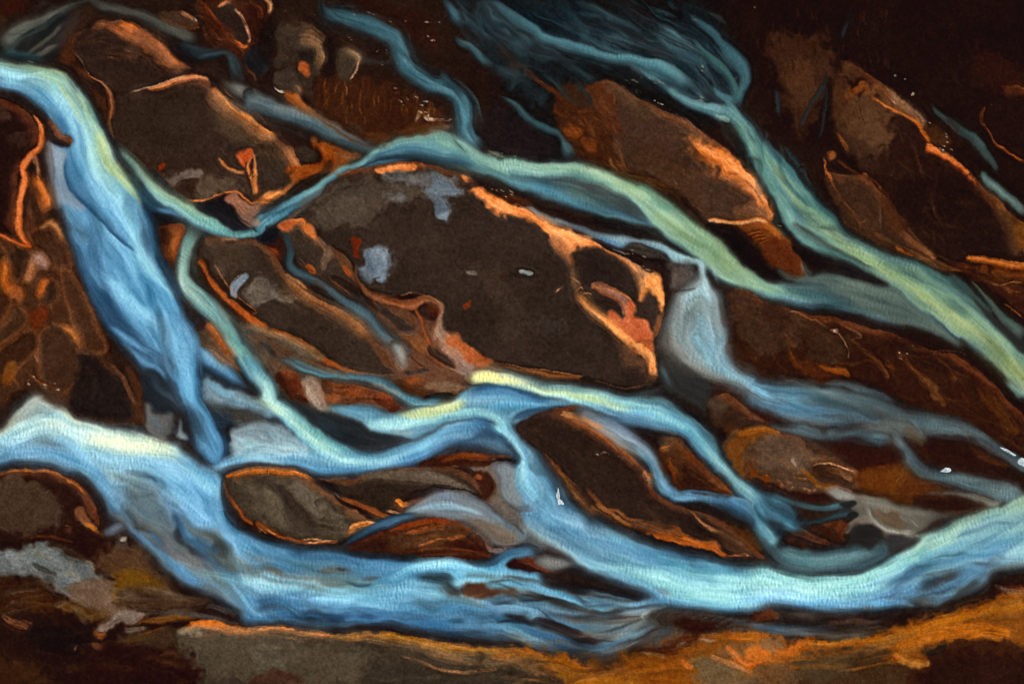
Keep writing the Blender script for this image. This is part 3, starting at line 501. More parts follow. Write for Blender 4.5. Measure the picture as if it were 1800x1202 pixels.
# W7: the middle stream
P('20:1500,600 1560,545 1660,520 1800,530 21:110,520 220,560 330,640 420,720 200,720 0,720 20:1600,740 1540,740', '8d9ea9', 12, .5, .95, 'w')
veil('20:1480,590 1640,520 1800,530 21:220,560 420,720', '20:1560,740 1700,720 21:0,720 200,720 420,725', 34, ['b0ccd6', '8a8f94', '9fc0d0', '7a7c80'], (2, 6), (.3, .6), (.15, .5), seed=55)
for q in ('20:1480,600,3 1580,640,6 1700,720,8', '20:1690,570,3 1740,640,6 1800,700,8', '20:1760,560,3 21:160,640,6 260,720,7', '21:100,530,3 220,640,5 330,720,6'):
    S(q, 'aac8d4', 5, 'w', .75)
B('20:1385,820 1450,775 1540,745 1640,720 1790,700 21:280,700 430,700 600,740 760,730 900,700 1060,650 1180,600 1320,520 1500,500 1600,540 1660,620 1700,700 1760,790',
  '20:1395,865 1490,838 1650,818 1790,812 21:200,822 330,848 450,887 600,892 750,880 900,850 1050,815 1150,790 1300,725 1450,692 1600,700 1700,750 1750,815',
  [(0, '-1:8fb8d0 0:6fa9d0 1:6a8ab0'), (.25, '-1:92c4d4 -.3:79b4da .4:8cc4e0 1:6a9ac4'), (.42, '-1:a0d0d4 -.4:7ab6d2 0:a0d6de .5:86c2e4 1:4a7ea8'), (.65, '-1:9fd0d8 -.4:6ca8cc .1:86c4e0 .6:5a98cc 1:2c5078'), (.85, '-1:66a6cc -.3:558fb6 .2:44739a .7:2a4660 1:171d26'), (1, '-1:4a7c9c 0:38566c 1:1c2630')], (8, 4))
S('20:1600,50,16 1680,190,18 1770,300,18 21:140,400,18 240,470,22 340,545,26 440,635,28 560,725,28 680,785,24 820,800,18 960,760,14 1080,710,12', [(0, '-1:3f6c80 0:5f98b4 1:3a6480'), (.25, '-1:48788c -.3:86b4b8 .3:a8d0cc 1:4a7ea4'), (.5, '-1:2c4854 -.5:7ab0b4 .1:aad2c8 .6:8fc4d0 1:5f9cc4'), (.8, '-1:2f5870 -.3:7ab8cc .3:a6dae0 1:7ab6da'), (1, '-1:5a98bc:.3 0:8cc8e0 1:7ab6da:.2')], 8)
S('21:30,340,6 130,420,10 240,500,10', 'c8d8b2', 9, 'w', .8)
P('21:230,400 420,435 520,470 640,510 740,560 820,600 950,610 1060,628 1075,650 950,664 850,690 740,700 640,690 560,650 460,580 340,480', '2a2e33', 7, .2, .97, 'w')
S('21:400,480,8 520,560,14 650,640,12', '34424a', 10, 'w', .8)
P('21:490,430 620,415 760,445 880,470 1000,470 1100,432 1250,440 1350,380 1440,310 1550,288 1700,310 22:60,315 200,350 400,395 500,407 460,432 330,447 200,492 110,540 60,540 21:1640,530 1540,510 1400,510 1280,540 1180,600 1080,645 950,615 820,600 740,550 640,500 560,462', '6496b0', 5, .1, 1, 'w')
S('21:560,440,8 700,460,14 850,480,14 940,500,8', '5a90ac', 10, 'w', .9); S('21:780,500,6 880,500,10 1000,530,8', '4a7688', 8, 'w', .6)
S('21:950,462,6 1050,480,13 1200,462,16 1340,430,14 1470,390,9', 'c6ce9a', 9, 'w', .9)
S('21:690,530,7 820,560,14 950,550,16 1100,525,15 1300,487,12 1500,470,11 1600,495,11 1670,545,13 1720,640,16 1790,720,18', 'a4d4da', 9, 'w', .9)
S('21:900,590,8 1020,600,12 1120,590,8', '93a2a4', 8, 'w', .6)
S('21:1420,400,10 1520,350,17 1640,330,20 1760,355,16 22:200,385,14 380,402,8', '-1:28455e -.3:3a6c92 .4:5a98c0 1:6aa8cc:.3', (3, 9), 'w', .95)
S('21:1540,440,8 1680,420,12 22:160,420,10 300,420,8', '6fb4d8', 8, 'w', .8)
S('22:60,520,5 150,480,9 260,450,9 420,430,5', '274664', 5, 'w', .8)
S('21:1560,520,10 1650,600,16 1690,680,14 1740,780,10', '4076a0', 9, 'w', .0)
# the tongue under it (deep slow water)
P('21:1430,520 1540,505 1610,535 1660,610 1690,690 1740,750 1765,800 1740,815 1690,760 1600,710 1480,690 1350,700 1450,640 1500,580', '2c4a66', 8, .2, .85, 'w')
S('21:1280,600,10 1420,560,18 1540,545,16 1610,590,10', '4f8ab6', 14, 'w', .8)
B('21:1370,220 1440,180 1550,160 1680,170 22:30,175 130,200 300,260 450,275 600,290 750,320 930,345 1100,380 1250,470 1350,560 1420,650 1480,770 1560,860 1660,930 1760,1000 23:200,1010 300,1090 400,1170 33:330,60',
  '21:1440,302 1560,292 1700,312 22:60,315 200,352 330,385 480,435 600,465 760,520 900,570 1000,600 1120,630 1200,665 1260,740 1330,800 1400,860 1500,950 1570,1030 1620,1100 1660,1180 32:1650,190 1700,260 1790,340',
  [(0, '-1:8f7a66 -.3:c4c09a .3:d8d492 1:7a9aa0'), (.08, '-1:9a8674 -.4:cfc39a .1:e6da8a .5:d6dfb4 1:5a8298'), (.18, '-1:8f7a6a -.5:9fb0a8 0:d0d8a6 .4:c0dcc8 1:5a94b8'), (.32, '-1:6a7070 -.6:66868c -.2:98bcb4 .1:c4d9b4 .4:9fd3dc .75:74b4dc 1:9aa0ac'), (.45, '-1:384246 -.65:5f8a9c -.25:9cd0d8 .15:74b2d8 .5:4a82ac .8:3a5a74 1:66605c'), (.58, '-1:2c3a40 -.6:4d7c90 -.2:74aec4 .2:8cc8d8 .6:40719a 1:5a5a5a'), (.72, '-1:284a5c -.5:5f98aa 0:8abcbe .5:5f98b4 1:223a48'), (.86, '-1:27495c -.5:4a86a0 0:76aebc .5:4f8098 1:30444e'), (1, '-1:20343f -.4:2f5464 .2:6fa4ae .6:86bcc4 1:2c4450')], (6, 5))
S('22:120,170,3 300,215,5 460,240,4', '6a4a34', 4, 'l', .8)
S('22:1050,140,8 1080,220,9 1120,300,8 1130,340,4', '5f7f94', 8, 'w', .8)
P('22:1060,110 1200,170 1350,260 1420,290 1360,420 1380,520 1300,450 1180,380 1100,360 1060,320 1040,220', '34342f', 10, .4, .85, 'w')
S('22:1050,150,7 1085,230,8 1125,330,5', '5a7688', 8, 'w', .9); S('22:900,345,8 1030,330,10 1080,280,6', '565c5c', 8, 'w', .7)
S('22:1250,500,5 1330,600,7 1400,700,8', '3d6478', 6, 'w', .7); S('22:1200,470,4 1300,540,5 1400,640,6 1440,740,6', '86bcc8', 5, 'w', .7)
# its lilac side arm
S('22:440,445,5 560,495,14 680,555,20 800,625,23 900,695,20 980,755,15 1025,820,13 1060,900,15 1110,975,15 1200,1010,16 1320,1020,14 1450,1050,18 1560,1100,22 1650,1170,20 32:1690,230,12', [(0, '-1:90a0b0:.3 0:9a9aa4 1:8a6a54'), (.25, '-1:5a6e84 -.3:8a96aa .4:958a88 1:8a5a3c'), (.45, '-1:7a6a60 -.2:86a0b4 .4:72b0cc 1:3a3030'), (.62, '-1:244a68 -.3:4a86b4 .4:6fb0d8 1:2c4458'), (.8, '-1:86a4b4 -.6:5a90b8 .2:2f5470 1:1d1c22'), (1, '-1:5f90a8:.4 0:34525f 1:1c1c20:.4')], 5)
# W8: the stream west and south of the dark bar
B('22:90,480 105,540 115,600 155,660 235,720 295,790 355,870 425,960 485,1040 565,1120 645,1190 32:560,30 680,120 820,190 960,240 1150,300 1300,340 1450,370 1600,400 1700,420 1800,400 33:100,390 160,400',
  '22:-140,520 -80,580 0,640 60,720 110,790 60,850 40,930 60,1010 120,1080 170,1140 32:20,90 80,140 170,210 220,270 290,310 400,360 500,430 640,490 760,560 900,600 980,640 1050,690 1150,720 1300,735 1500,745 1650,740 1750,700 33:200,700',
  [(0, '-1:4a7aa0 -.3:8cc8dc .3:9cd4dc 1:4a7aa0'), (.15, '-1:2f4a60 -.6:5f9cbc -.2:92cce0 .2:96d0dc 1:3f6a8a'), (.28, '-1:27333e -.75:2f4a60 -.4:5a94ba 0:7ab8d8 .4:74aed0 .8:8a90a0 1:6f645c'), (.42, '-1:28404e -.7:5f90ac -.4:4a7090 -.1:6aa0c0 .3:5f8aa8 .7:86a0b0 1:7a6a5e'), (.55, '-1:284450 -.75:72b0cc -.4:4d86ac 0:6a98b4 .4:5f88a4 .75:84bcd0 1:8a8a92'), (.7, '-1:223c4c -.75:4a80a8 -.3:74b0c6 .1:86c2cc .5:9cd2da .8:5a90b4 1:6a6664'), (.85, '-1:2a4a5a -.7:4d8cb0 -.2:8ccad4 .3:a2d8da .7:86c4dc 1:4a88b4'), (1, '-1:3c5a60 -.5:8fcccc 0:a4d8d8 .5:8fcce0 1:5a98c4')], (7, 6))
S('22:300,740,8 330,840,14 370,930,15 360,1020,8', '26323c', 12, 'w', .85); S('22:370,880,3 410,970,5 450,1040,5', '6aa0c0', 5, 'w', .7)
S('22:140,640,4 170,750,14 200,860,18 220,980,18 230,1080,14', '7ab6da', 14, 'w', .7)
S('22:-20,740,6 30,830,12 60,930,14 80,1000,10', '9093a2', 10, 'w', .85)
S('32:-40,100,5 60,130,8 140,190,8 190,260,7', '86bcd6', 6, 'w', .7)
S('32:230,430,4 460,420,8 640,430,12 820,450,16 1000,500,18 1150,540,18', 'a6dbe0', 14, 'w', .6)
S('32:980,560,4 1080,600,8 1160,620,6', '7a8a96', 5, 'w', .8); S('32:780,560,5 900,570,9 990,590,5', '44606f', 7, 'w', .7)
S('32:480,270,5 580,260,10 700,300,10 800,370,8', '5f90b0', 9, 'w', .5); S('32:620,230,5 650,300,5 700,380,4', '86bcca', 5, 'w', .5)
S('32:760,720,4 880,690,9 1000,660,10 1150,660,9', '74b8e2', 7, 'w', .8)
# W9: where everything meets, flowing out to the east
B('33:-200,400 0,400 100,390 250,440 420,462 600,452 760,430 900,365 1020,285 1130,240 1080,200 1200,160 1400,80 1600,0 23:1660,1060 1800,990 1950,930',
  '33:-200,690 0,690 100,692 300,712 560,742 800,742 1000,715 1200,700 1400,650 1540,590 1600,490 1750,460 1950,450',
  [(0, '-1:5f8890 -.6:92cece 0:a4d8d8 .6:8ccce0 1:5a98c4'), (.3, '-1:5a8a92 -.6:96d0d0 -.1:a0d8da .4:7abada .8:4f90c8 1:5a98c8'), (.5, '-1:4a7078 -.55:9fd2d2 -.2:8cc4d0 .3:4a80ac .7:5a98c0 1:3a5058'), (.65, '-1:6a8a80 -.75:9cbcac -.5:90c2c0 -.1:76b0c2 .3:3a5c78 .7:4d7ca0 1:463a36'), (.82, '-1:93ab94 -.7:94b4a4 -.3:86b6bc .1:6aa0c0 .5:5f8cb0 1:4a4a4e'), (1, '-1:a6b89c -.6:93b09c -.2:6a929c .2:8cb8b8 .6:8cc0cc 1:5a6a72')], (4, 6), wob=1.2, ends=(90, 0))
S('33:1300,250,5 1450,200,10 1600,140,11 1750,130,10', '46708c', 9, 'w', .7); S('33:1400,180,4 1560,110,6 1700,60,5', '55808c', 6, 'w', .6)
S('33:900,640,8 960,550,14 1060,460,16 1180,400,14 1340,370,8', '-1:5a90b4:.2 0:3f6a8c .6:2f4a62 1:24323e:.2', 12, 'w', .7)
S('33:1060,640,12 1150,560,20 1280,480,20 1420,430,12', '-1:34506a:.2 0:2b3640 1:241a18:.5', 14, 'w', .75)
S('33:1180,580,8 1290,500,12 1400,470,8', '33231d', 10, 'w', .6)
S('33:780,680,8 920,650,11 1040,680,9 1120,690,6', '76b8e2', 8, 'w', .8); S('33:1170,690,9 1280,630,10 1380,570,8 1450,500,6 1570,460,5', '74a8c8', 6, 'w', .9)
S('33:1320,650,12 1450,560,13 1550,480,8', '2c3033', 8, 'w', .9); S('33:1040,650,4 1100,680,8 1160,690,6', '20222a', 5, 'w', .8); S('33:1540,520,4 1570,560,4 1500,620,3', '7a7a76', 3, 'w', .6)
P('33:20,200 90,300 150,380 250,438 420,460 600,450 760,428 900,362 1020,283 1120,245 1000,215 900,235 700,260 560,310 400,330 240,300 150,285', '44606a', 7, .1, .9, 'w')
S('33:120,280,6 200,330,14 330,380,18 500,390,18 700,350,16 880,300,10', '6b949c', 12, 'w', .8); S('33:180,290,4 300,325,5 420,330,4', '7aa4ac', 4, 'w', .7)

# silky layering of the lower rivers
PB = ['9ed0e2', '3a6a90', 'b4dce2', '2b4f6e', '74b0d4', '4f8ab4', '1f3448']
W5A, W5B = '20:-200,600 160,390 440,440 680,550 960,600 1210,720 1390,850 1480,1000 30:1490,60 1800,260 31:400,300 1000,355 1400,375 1700,300 32:150,290', '20:-200,850 330,815 560,910 700,1100 30:800,190 1100,490 1480,710 1780,820 31:500,840 1100,870 1500,920 1800,940 32:300,1000'
veil(W5A, W5B, 120, PB, (3, 12), (.15, .45), (.05, .2), seed=41)
veil(W5A, W5B, 40, ['16181f', '1e2c3a', '2a2220', '243c54'], (3, 10), (.3, .65), (.04, .12), seed=42, lo=.45, hi=1.)
veil('20:1380,830 1540,745 1800,540 21:280,600 430,700 760,720 1060,645 1320,515 1600,540', '20:1400,860 1790,810 21:450,887 900,850 1300,720 1600,700 1750,815', 50, PB, (3, 9), (.15, .42), (.1, .35), seed=43)
veil('31:1500,480 32:60,500 400,560 720,620 1000,650 1200,690', '31:1500,900 32:300,1000 560,1070 850,1000 1050,880 1250,800', 80, ['7fb6d2', '15100f', '2a2422', '5f8fae', '6a5a4c', '3c6480', '93a8b0', '1d1412'], (2.5, 9), (.3, .7), (.12, .45), seed=44, thread=True)
veil('21:1400,190 1680,170 22:300,255 750,318 1100,375 1350,555 1560,855 23:200,1010 33:330,60', '21:1450,302 22:60,320 480,440 900,570 1200,665 1400,860 1570,1030 32:1700,260', 60, ['a8d4d8', '2b4a5c', '6aa4bc', '1f2f3a', 'bcd8c0', '4a7c98'], (2.5, 8), (.15, .45), (.08, .28), seed=45)
W8A, W8B = '22:90,480 160,660 300,790 480,1040 640,1190 32:680,120 1150,300 1600,400 33:100,390', '22:-100,520 60,720 60,920 150,1110 32:140,190 400,360 640,490 980,640 1300,735 33:200,700'
veil(W8A, W8B, 90, PB, (3, 12), (.15, .42), (.06, .25), seed=46)
veil(W8A, W8B, 20, ['18222c', '213646', '2a2422'], (3, 9), (.3, .55), (.06, .15), seed=47, lo=0, hi=.14)
S('32:1560,830,6 1700,820,8 33:0,810,9 150,835,13 300,845,14 450,840,12 620,800,8', '-1:4a6a84:.3 0:5f88a8 1:6a6a6c:.3', 8, 'w', .8, (70, 90))
W9A, W9B = '33:-100,400 250,440 600,452 900,365 1130,240 1400,80 23:1660,1060 1950,930', '33:-100,690 300,712 800,742 1200,700 1540,590 1750,460 1950,450'
veil(W9A, W9B, 70, ['b8dcd8', '4a80a8', '8cc0d0', '6a9ab4', '9cc0b0', '34587a'], (3, 11), (.15, .42), (.08, .3), seed=48)
veil('33:800,520 1000,420 1250,350 1450,330 1650,400', '33:850,720 1100,700 1300,660 1500,610 1620,500', 46, ['22303e', '2a3a4c', '1c1614', '5f97bc', '3a5c7c', '30221c', '7fa8c0'], (3, 9), (.15, .35), (.2, .5), seed=49, thread=True, drift=.04)
veil('23:60,215 330,262 600,252 800,320 1030,430 1300,500 1600,660 1900,850', '23:60,430 280,540 540,585 720,590 900,600 1050,620 1300,600 1550,680 1750,800 1900,900', 90, ['6a8894', '33434a', '8a9a9c', '241a17', '5a88a4', '4a5a60', '2a2c2e', '7a7a74'], (3, 10), (.25, .6), (.1, .35), seed=50)
veil('23:-40,550 200,540 450,590 720,600 900,540 1000,700 1100,840 1450,910 1850,985', '23:-40,590 200,590 450,640 720,660 900,690 980,760 1080,880 1400,960 1700,1010 1850,1020', 60, ['7a949c', '2c3840', '5c7c8a', '1f1714', '90a0a0', '44606c'], (2.5, 7), (.3, .65), (.08, .3), seed=51)
veil('12:1330,620 1490,800 1540,1000 22:1510,60 1680,210 23:60,215', '12:1120,800 1062,1020 22:1030,60 1200,190 1500,310 1700,430', 50, ['a4c0ca', '6f665c', '86a4b0', '4a4640', '5f98b8', '7a7068'], (3, 12), (.2, .5), (.12, .4), seed=52)
veil('22:480,470 680,550 900,690 1025,820 1110,975 1320,1015 1560,1095', '22:470,490 680,580 880,720 990,830 1080,1000 1300,1040 1520,1130', 26, ['9cc4d6', '2a4a62', '6aa4c8', '1c2228', '8a8a90'], (2, 6), (.25, .5), (.1, .3), seed=53)

S('21:1430,235,8 1520,232,15 1620,235,16 1720,245,14 22:20,255,12 140,290,10', 'e6dc8c', 11, 'w', .85)
S('22:150,300,8 320,335,10 480,370,11 620,395,12 780,425,11 900,460,7', 'c9dcb0', 10, 'w', .75)
P('20:60,520 120,430 200,350 290,318 380,360 430,430 330,470 180,520', '9aa4a8', 16, .5, .7, 'w')
S('20:-60,780,24 200,745,34 500,785,36 800,800,34 1100,820,34 1340,850,28', '86bbdc', 26, 'w', .7)
S('20:-60,640,22 150,590,32 350,570,36 600,640,34 850,680,32 1100,722,26 1330,780,14', 'c2dcdc', 26, 'w', .75)
S('20:480,640,14 700,660,24 900,685,27 1080,715,24 1260,765,12', 'dfe2c2', 20, 'w', .85)
S('20:200,560,10 350,540,16 480,570,14', 'c6ccba', 14, 'w', .6)
S('20:60,730,6 250,760,11 420,790,8', '4f88b2', 10, 'w', .6); S('20:330,640,6 430,660,10 540,680,6', '7fb4d4', 8, 'w', .6)
S('20:1300,835,20 1420,835,22 1540,785,20 1680,760,20 1800,758,22 21:150,745,18', '8cc0de', 18, 'w', .8)
S('20:1560,650,8 1660,690,14 1790,730,16 21:160,740,12', 'b4d6e0', 12, 'w', .6)
S('21:960,468,7 1080,480,13 1200,462,15 1340,430,13 1450,395,8', 'ccd29c', 10, 'w', .75)
P('20:1500,690 1640,660 1800,640 21:200,640 420,720 300,770 0,770 20:1640,760 1540,750', 'a6c6d4', 18, .5, .75, 'w')
veil('20:1480,590 1640,520 1800,530 21:220,560 420,720', '20:1560,740 1700,720 21:0,720 200,720 420,725', 26, ['b8d2da', '8a9298', 'a8c8d6', '7c8086'], (2, 5), (.35, .65), (.15, .5), seed=56, thread=True)

for q, c in (('30:1150,140,8 1290,290,14 1450,430,14 1650,520,12', '3a6c96'), ('31:-20,640,10 250,650,14 600,690,14 1000,740,12 1400,800,10', '3c74a0'), ('31:200,330,10 500,360,14 800,400,12', '35648c'), ('20:1180,850,12 1280,960,18 1380,1090,16 30:1420,180,12', '5a9ac6'), ('32:420,150,10 620,240,14 850,330,14 1100,400,12', '4d86ac'), ('33:950,560,10 1150,440,16 1400,360,14 1700,330,12', '4f88ae'), ('21:100,760,8 300,800,12 600,850,12 900,820,10', '5c9cc8'), ('22:620,480,8 800,520,12 1000,570,10', '4a80a8')):
    S(q, '-1:%s:0 .2:%s 1:%s:0' % (c, c, c), 8, 'w', .55)
# prongs where W1 breaks up
P('20:1270,140 1340,150 1420,185 1500,245 1560,300 1650,345 1600,345 1500,305 1420,245 1370,218 1335,240 1320,330 1340,420 1290,400 1265,280', '24303e', 6, .1, .95, 'w')
S('10:1150,860,14 1220,1010,20 1290,1130,24 20:1350,85,23 1470,185,19 1560,255,15 1645,325,5', [(0,'-1:4f86ac:.3 0:6aa6cc:.4 1:3f6f94:.2'), (.45,'-1:2f5c80 -.2:6ca8d0 .5:4f88b0 1:22303e'), (1,'-1:2a4a64 -.2:4a80a6 .5:3a6486 1:161c24')], 10, 'w', 1., (110, 10))
P('20:930,220 1010,180 1100,290 1180,390 1210,480 1150,470 1060,480 990,425 940,350', '222a33', 10, .3, .95, 'w')
P('20:945,400 1000,432 1060,480 1150,490 1155,560 1130,625 1060,645 1000,620 965,570', '6c6a6a', 10, .6, .95, 'w')
S('20:960,430,5 1020,520,10 1080,600,8', '5a6876', 8, 'w', .7)
P('20:1190,500 1210,560 1220,640 1230,690 1170,640 1160,590', '94a2ac', 6, .5, .9, 'w')
P('20:1340,215 1400,250 1450,290 1540,330 1640,358 1740,430 1800,490 1700,480 1560,450 1460,440 1400,450 1360,400 1330,300', '829aaa', 9, .5, .95, 'w')
P('20:1370,420 1460,410 1600,440 1700,480 1790,520 1700,520 1560,540 1490,580 1430,540 1390,480', '4a4238', 10, .4, .95, 'l')
dab('20:1390,440 1450,470 1520,480 1560,540 1480,580 1420,540', '2b3540', 9, .3, .95)
S('20:1560,370,6 1660,420,9 1760,480,10 21:150,440,8', '6fa6c4', 8, 'w', .8)
S('20:1345,240,6 1400,290,12 1480,345,15 1600,385,15 1720,440,15 1800,500,14 21:120,560,10', '-1:9fc4d4:.3 -.1:86b4cc .5:6a94ac 1:4a6478:.2', 8, 'w', .85, (20, 60))
S('20:1650,350,5 1720,400,8 1800,460,9', 'b4d8c4', 7, 'w', .8)
S('10:1060,820,26 1120,1000,38 20:1170,0,44 1200,110,42 1228,220,36 1250,320,30 1280,430,27 1325,530,30 1375,630,35 1400,710,35 1412,780,26 1412,835,8', [(0, '-1:5f9cc4:0 0:7ab6dc:.4 1:5f9cc4:0'), (.25, '-1:26384a -.5:5a9ac4 .2:80bce0 .7:3c6a90 1:1d2630'), (.6, '-1:26405a -.3:5c9ac2 .2:76b6de .65:3f6c94 1:18202a'), (.85, '-1:2c4a66 -.2:5590ba .4:5f9cc4 1:2c4a66'), (1, '-1:33587a 0:4f88b0 1:33587a')], (12, 14), 'w', 1., (150, 16))
veil('10:1060,820 1120,1000 20:1200,110 1250,320 1330,540 1400,760', '20:760,20 880,140 960,260 1060,380 1180,440 1230,600 1330,760', 34, ['84bce0', '1a222b', '2c4a66', '5f9cc4', '20303e', '3f6c90'], (3, 9), (.3, .65), (.12, .4), seed=61, hi=.8)
veil('20:1300,230 1440,330 1640,365 1800,480', '20:1330,330 1400,460 1560,540 1790,530', 30, ['9ab4c2', '5a4c40', '2a343e', '7c98a8', '6f6258'], (3, 8), (.3, .6), (.15, .5), seed=62)
S('20:1350,560,4 1400,660,6 1430,740,8', '3f6e94', 6, 'w', .5)
# the little thread between the lobes of the west bank
S('10:160,910,3 205,995,4 255,1080,5 250,1180,5 20:260,30,5 220,130,6 160,220,6 80,300,6 10,410,8', '-1:5a6a74 0:3f5260 1:22262c', 3)
# ---------------------------------------------------------------- west bank
dab('10:60,440 330,340 480,560 560,800 700,1100 20:720,120 860,300 960,540 600,520 400,440 150,300 -100,500 10:-200,600', '4b2f1c', 14, .4, 1)
WL, WR = '00:250,1000 10:150,150 60,420 20,600 -10,800 -60,1100 20:-60,300', '10:330,250 400,450 520,700 640,960 720,1130 20:860,300 960,540'
veil(WL, WR, 60, ['6e452c', '8a5a3a', '20120b', '2a170e', '5a3520', '9a6844', '3a2214'], (1.5, 6), (.3, .7), (.05, .2), 'n', seed=71, drift=.06)
veil(WL, WR, 34, ['c87a44', 'b0683a', 'd89060'], (1.2, 4), (.3, .65), (.04, .12), 'n', seed=72, hi=.6, drift=.08)
for q, c in (('10:40,560 110,510 190,520 210,600 190,680 120,720 60,690', '3a261a'), ('10:190,430 320,350 380,380 430,480 480,640 400,660 280,560', '4a2f1e'), ('10:280,760 330,720 380,760 380,850 330,890 280,860', '3c281b'), ('10:40,1000 100,900 160,920 190,1000 100,1080 0,1160 -60,1100', '48301e'), ('10:270,1080 350,1020 440,1040 500,1120 525,1200 20:520,220 420,330 330,300 265,200', '452e1e'), ('10:0,480 40,560 30,700 70,760 70,880 0,1000 -80,900 -80,520', '452a18'), ('10:20,1160 150,1070 230,1060 245,1180 20:240,60 100,200 0,240 -60,150', '402817'), ('10:420,640 540,800 640,1060 700,1180 20:560,60 540,-20 10:480,1000 430,800', '4a301e')):
    dab(q, c, 6, .5, .95)
    lob = q.split(); S(' '.join(lob+lob[:2]), '-1:a8683c:0 0:b8784a 1:7a4a2c:0', 4, 'n', .3, 10, 2.8, w=9)
dab('20:530,80 640,110 700,180 790,260 850,400 870,540 700,530 520,490 430,420 500,260', '231815', 12, .5, .95)
S('20:560,150,6 620,260,8 600,400,5', '30221c', 6, 'l', .7); S('20:700,120,2 790,220,5 850,340,6 880,430,4', '6e4a30', 4, 'n', .8); S('20:820,150,8 880,260,10 930,380,10 960,520,8', '4a2c18', 8, 'n', .9)
dab('20:30,170 90,140 110,200 60,280 20,290', '7d4c1c', 5, .6, .8)
S('10:520,760,4 600,960,5 640,1100,5', '6a4630', 4, 'n', .6); S('10:520,1010,2 520,1140,3 560,1200,4 20:600,60,3', '7a5436', 3, 'n', .5)
glow('10:180,560 210,600 190,690 150,760', 'c08458', 9, .8); glow('10:30,560 40,640 30,740 70,790 80,870', 'c87838', 12, .9); glow('10:275,860 260,800 290,730 350,710', 'e08848', 7, 1); glow('10:230,390 320,345 380,390 430,480', 'c08a5c', 9, .8)
glow('10:380,1010 450,1050 500,1120 520,1180', 'c07c40', 7, .9); glow('10:40,990 20,1030', 'b08a6a', 5, .8); glow('10:110,910 160,930 190,990', '9a7050', 6, .7); glow('10:200,520 250,570 290,640 300,680', 'b8968a', 13, .9)
dab('10:80,760 140,740 160,820 130,870 80,830', 'a8663a', 7, .6, .75); dab('10:200,940 290,900 320,960 250,1060 210,1000', '6a2f10', 6, .8, .8)
mark('brown lobed bank between the wide blue channel and the cream water, orange rims', '10:10,440 110,430 250,400 340,330 390,360 425,420 465,530 505,655 555,785 605,895 645,995 715,1095 790,1180 20:870,165 925,245 945,350 940,430 955,520 940,555 850,545 680,540 520,490 440,430 410,370 395,335 300,290 190,270 150,330 80,410 10,470 -300,560 -560,600 10:-560,430', .8)
# tall lobe by the orange streak
dab('10:180,60 230,10 290,110 310,220 300,320 230,390 180,420 160,300', '55321b', 8, .5, .95)
dab('10:190,140 230,130 250,230 280,330 230,380 200,300 170,190', '3a2213', 6, .5, .9)
glow('10:200,40 270,90 310,190 310,280', 'e88a40', 9, .95); glow('10:230,130 275,190 285,290', 'b87040', 8, .7); glow('10:180,210 200,290 215,370', '8a5c3c', 5, .6)
# ---------------------------------------------------------------- gravel bars, one after another
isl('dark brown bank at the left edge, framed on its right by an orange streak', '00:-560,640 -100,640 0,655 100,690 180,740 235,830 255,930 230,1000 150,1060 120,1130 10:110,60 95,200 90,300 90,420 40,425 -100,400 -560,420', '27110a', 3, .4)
dab('00:-200,680 40,720 90,780 60,800 -100,790', '4d382c', 9, 1, .7); dab('00:60,860 160,880 170,960 70,940', '402a20', 10, 1, .7)
S('00:215,760,4 255,820,7 270,900,8 255,980,8 185,1050,10 150,1120,10 10:165,50,11 135,150,11 118,280,11 122,380,10 150,450,8 215,505,7', '-1:7a3c18:0 -.3:c06a34 .1:e08e58 .5:b06030 1:6a3416:0', 6, 'n', .95)
S('10:-200,410,9 0,425,9 70,465,8 150,490,7 230,505,6', '-1:5a2c14:0 0:cc7038 1:7a3c18:0', 5, 'n', .95)
S('00:170,1060,5 220,1040,6 245,1100,5 10:260,30,4', 'b07a5a', 4, 'n', .6); S('10:240,20,3 290,100,4 300,200,4', 'd8742e', 4, 'n', .7)
isl('short dark hook of gravel jutting into the top of the wide blue channel', '00:300,780 360,830 400,890 470,910 480,950 455,980 400,960 340,930 310,900', '33241f', 2, .4, .9)
glow('00:310,780 370,850 420,905 475,905', '8a5a44', 5, .7); ln('00:450,915 470,940 465,975', 'b0643a', 2, .7); S('00:320,930,3 390,965,4 450,980,4', '161210', 3, 'n', .8)
isl('high dark hump of gravel at upper left, topped by a fan of orange streaks', '00:470,300 490,240 560,190 650,160 740,130 800,120 880,160 960,220 1060,290 1130,360 1240,430 1250,480 1100,520 960,560 850,600 740,600 640,540 560,440 480,350', '36251c', 3, .5)
isl('broad brown gravel bar at upper left with a small orange pond on its right half', '00:740,640 860,605 960,580 1100,540 1250,505 1370,515 1410,560 1480,650 1580,740 1700,820 1790,890 01:240,950 290,1030 320,1100 340,1160 300,1200 11:320,80 240,150 130,190 10:1790,205 1700,215 1600,180 1540,142 1480,145 1400,175 1320,208 1260,205 1180,150 1100,70 1040,0 00:960,1090 860,990 780,920 730,850 740,740', '3d2c21', 3, .5)
dab('00:1400,650 1560,720 1720,820 1790,900 01:200,980 240,1120 00:1650,980 1480,900 1400,800', '52412f', 12, .6, .8)
dab('00:740,600 1000,560 1380,640 1390,900 1100,1000 800,880', '35261d', 16, .5, .7)
dab('10:1080,40 1180,10 1300,0 1330,40 1200,60 1120,100', '8a7c70', 8, 1.1, .75); dab('10:1260,90 1400,40 1560,80 1640,150 1500,120 1360,190', '6a5a48', 9, 1.1, .7); dab('10:1220,90 1300,90 1300,130 1240,130', '3a2412', 4, .8, .8)
S('00:960,590,4 1010,590,8 1100,570,9 1200,535,9 1290,515,7 1390,530,5', '-1:c07a4c -.2:e09a68 .3:8f5a3a 1:3d2c21:0', 4, 'n', .9)
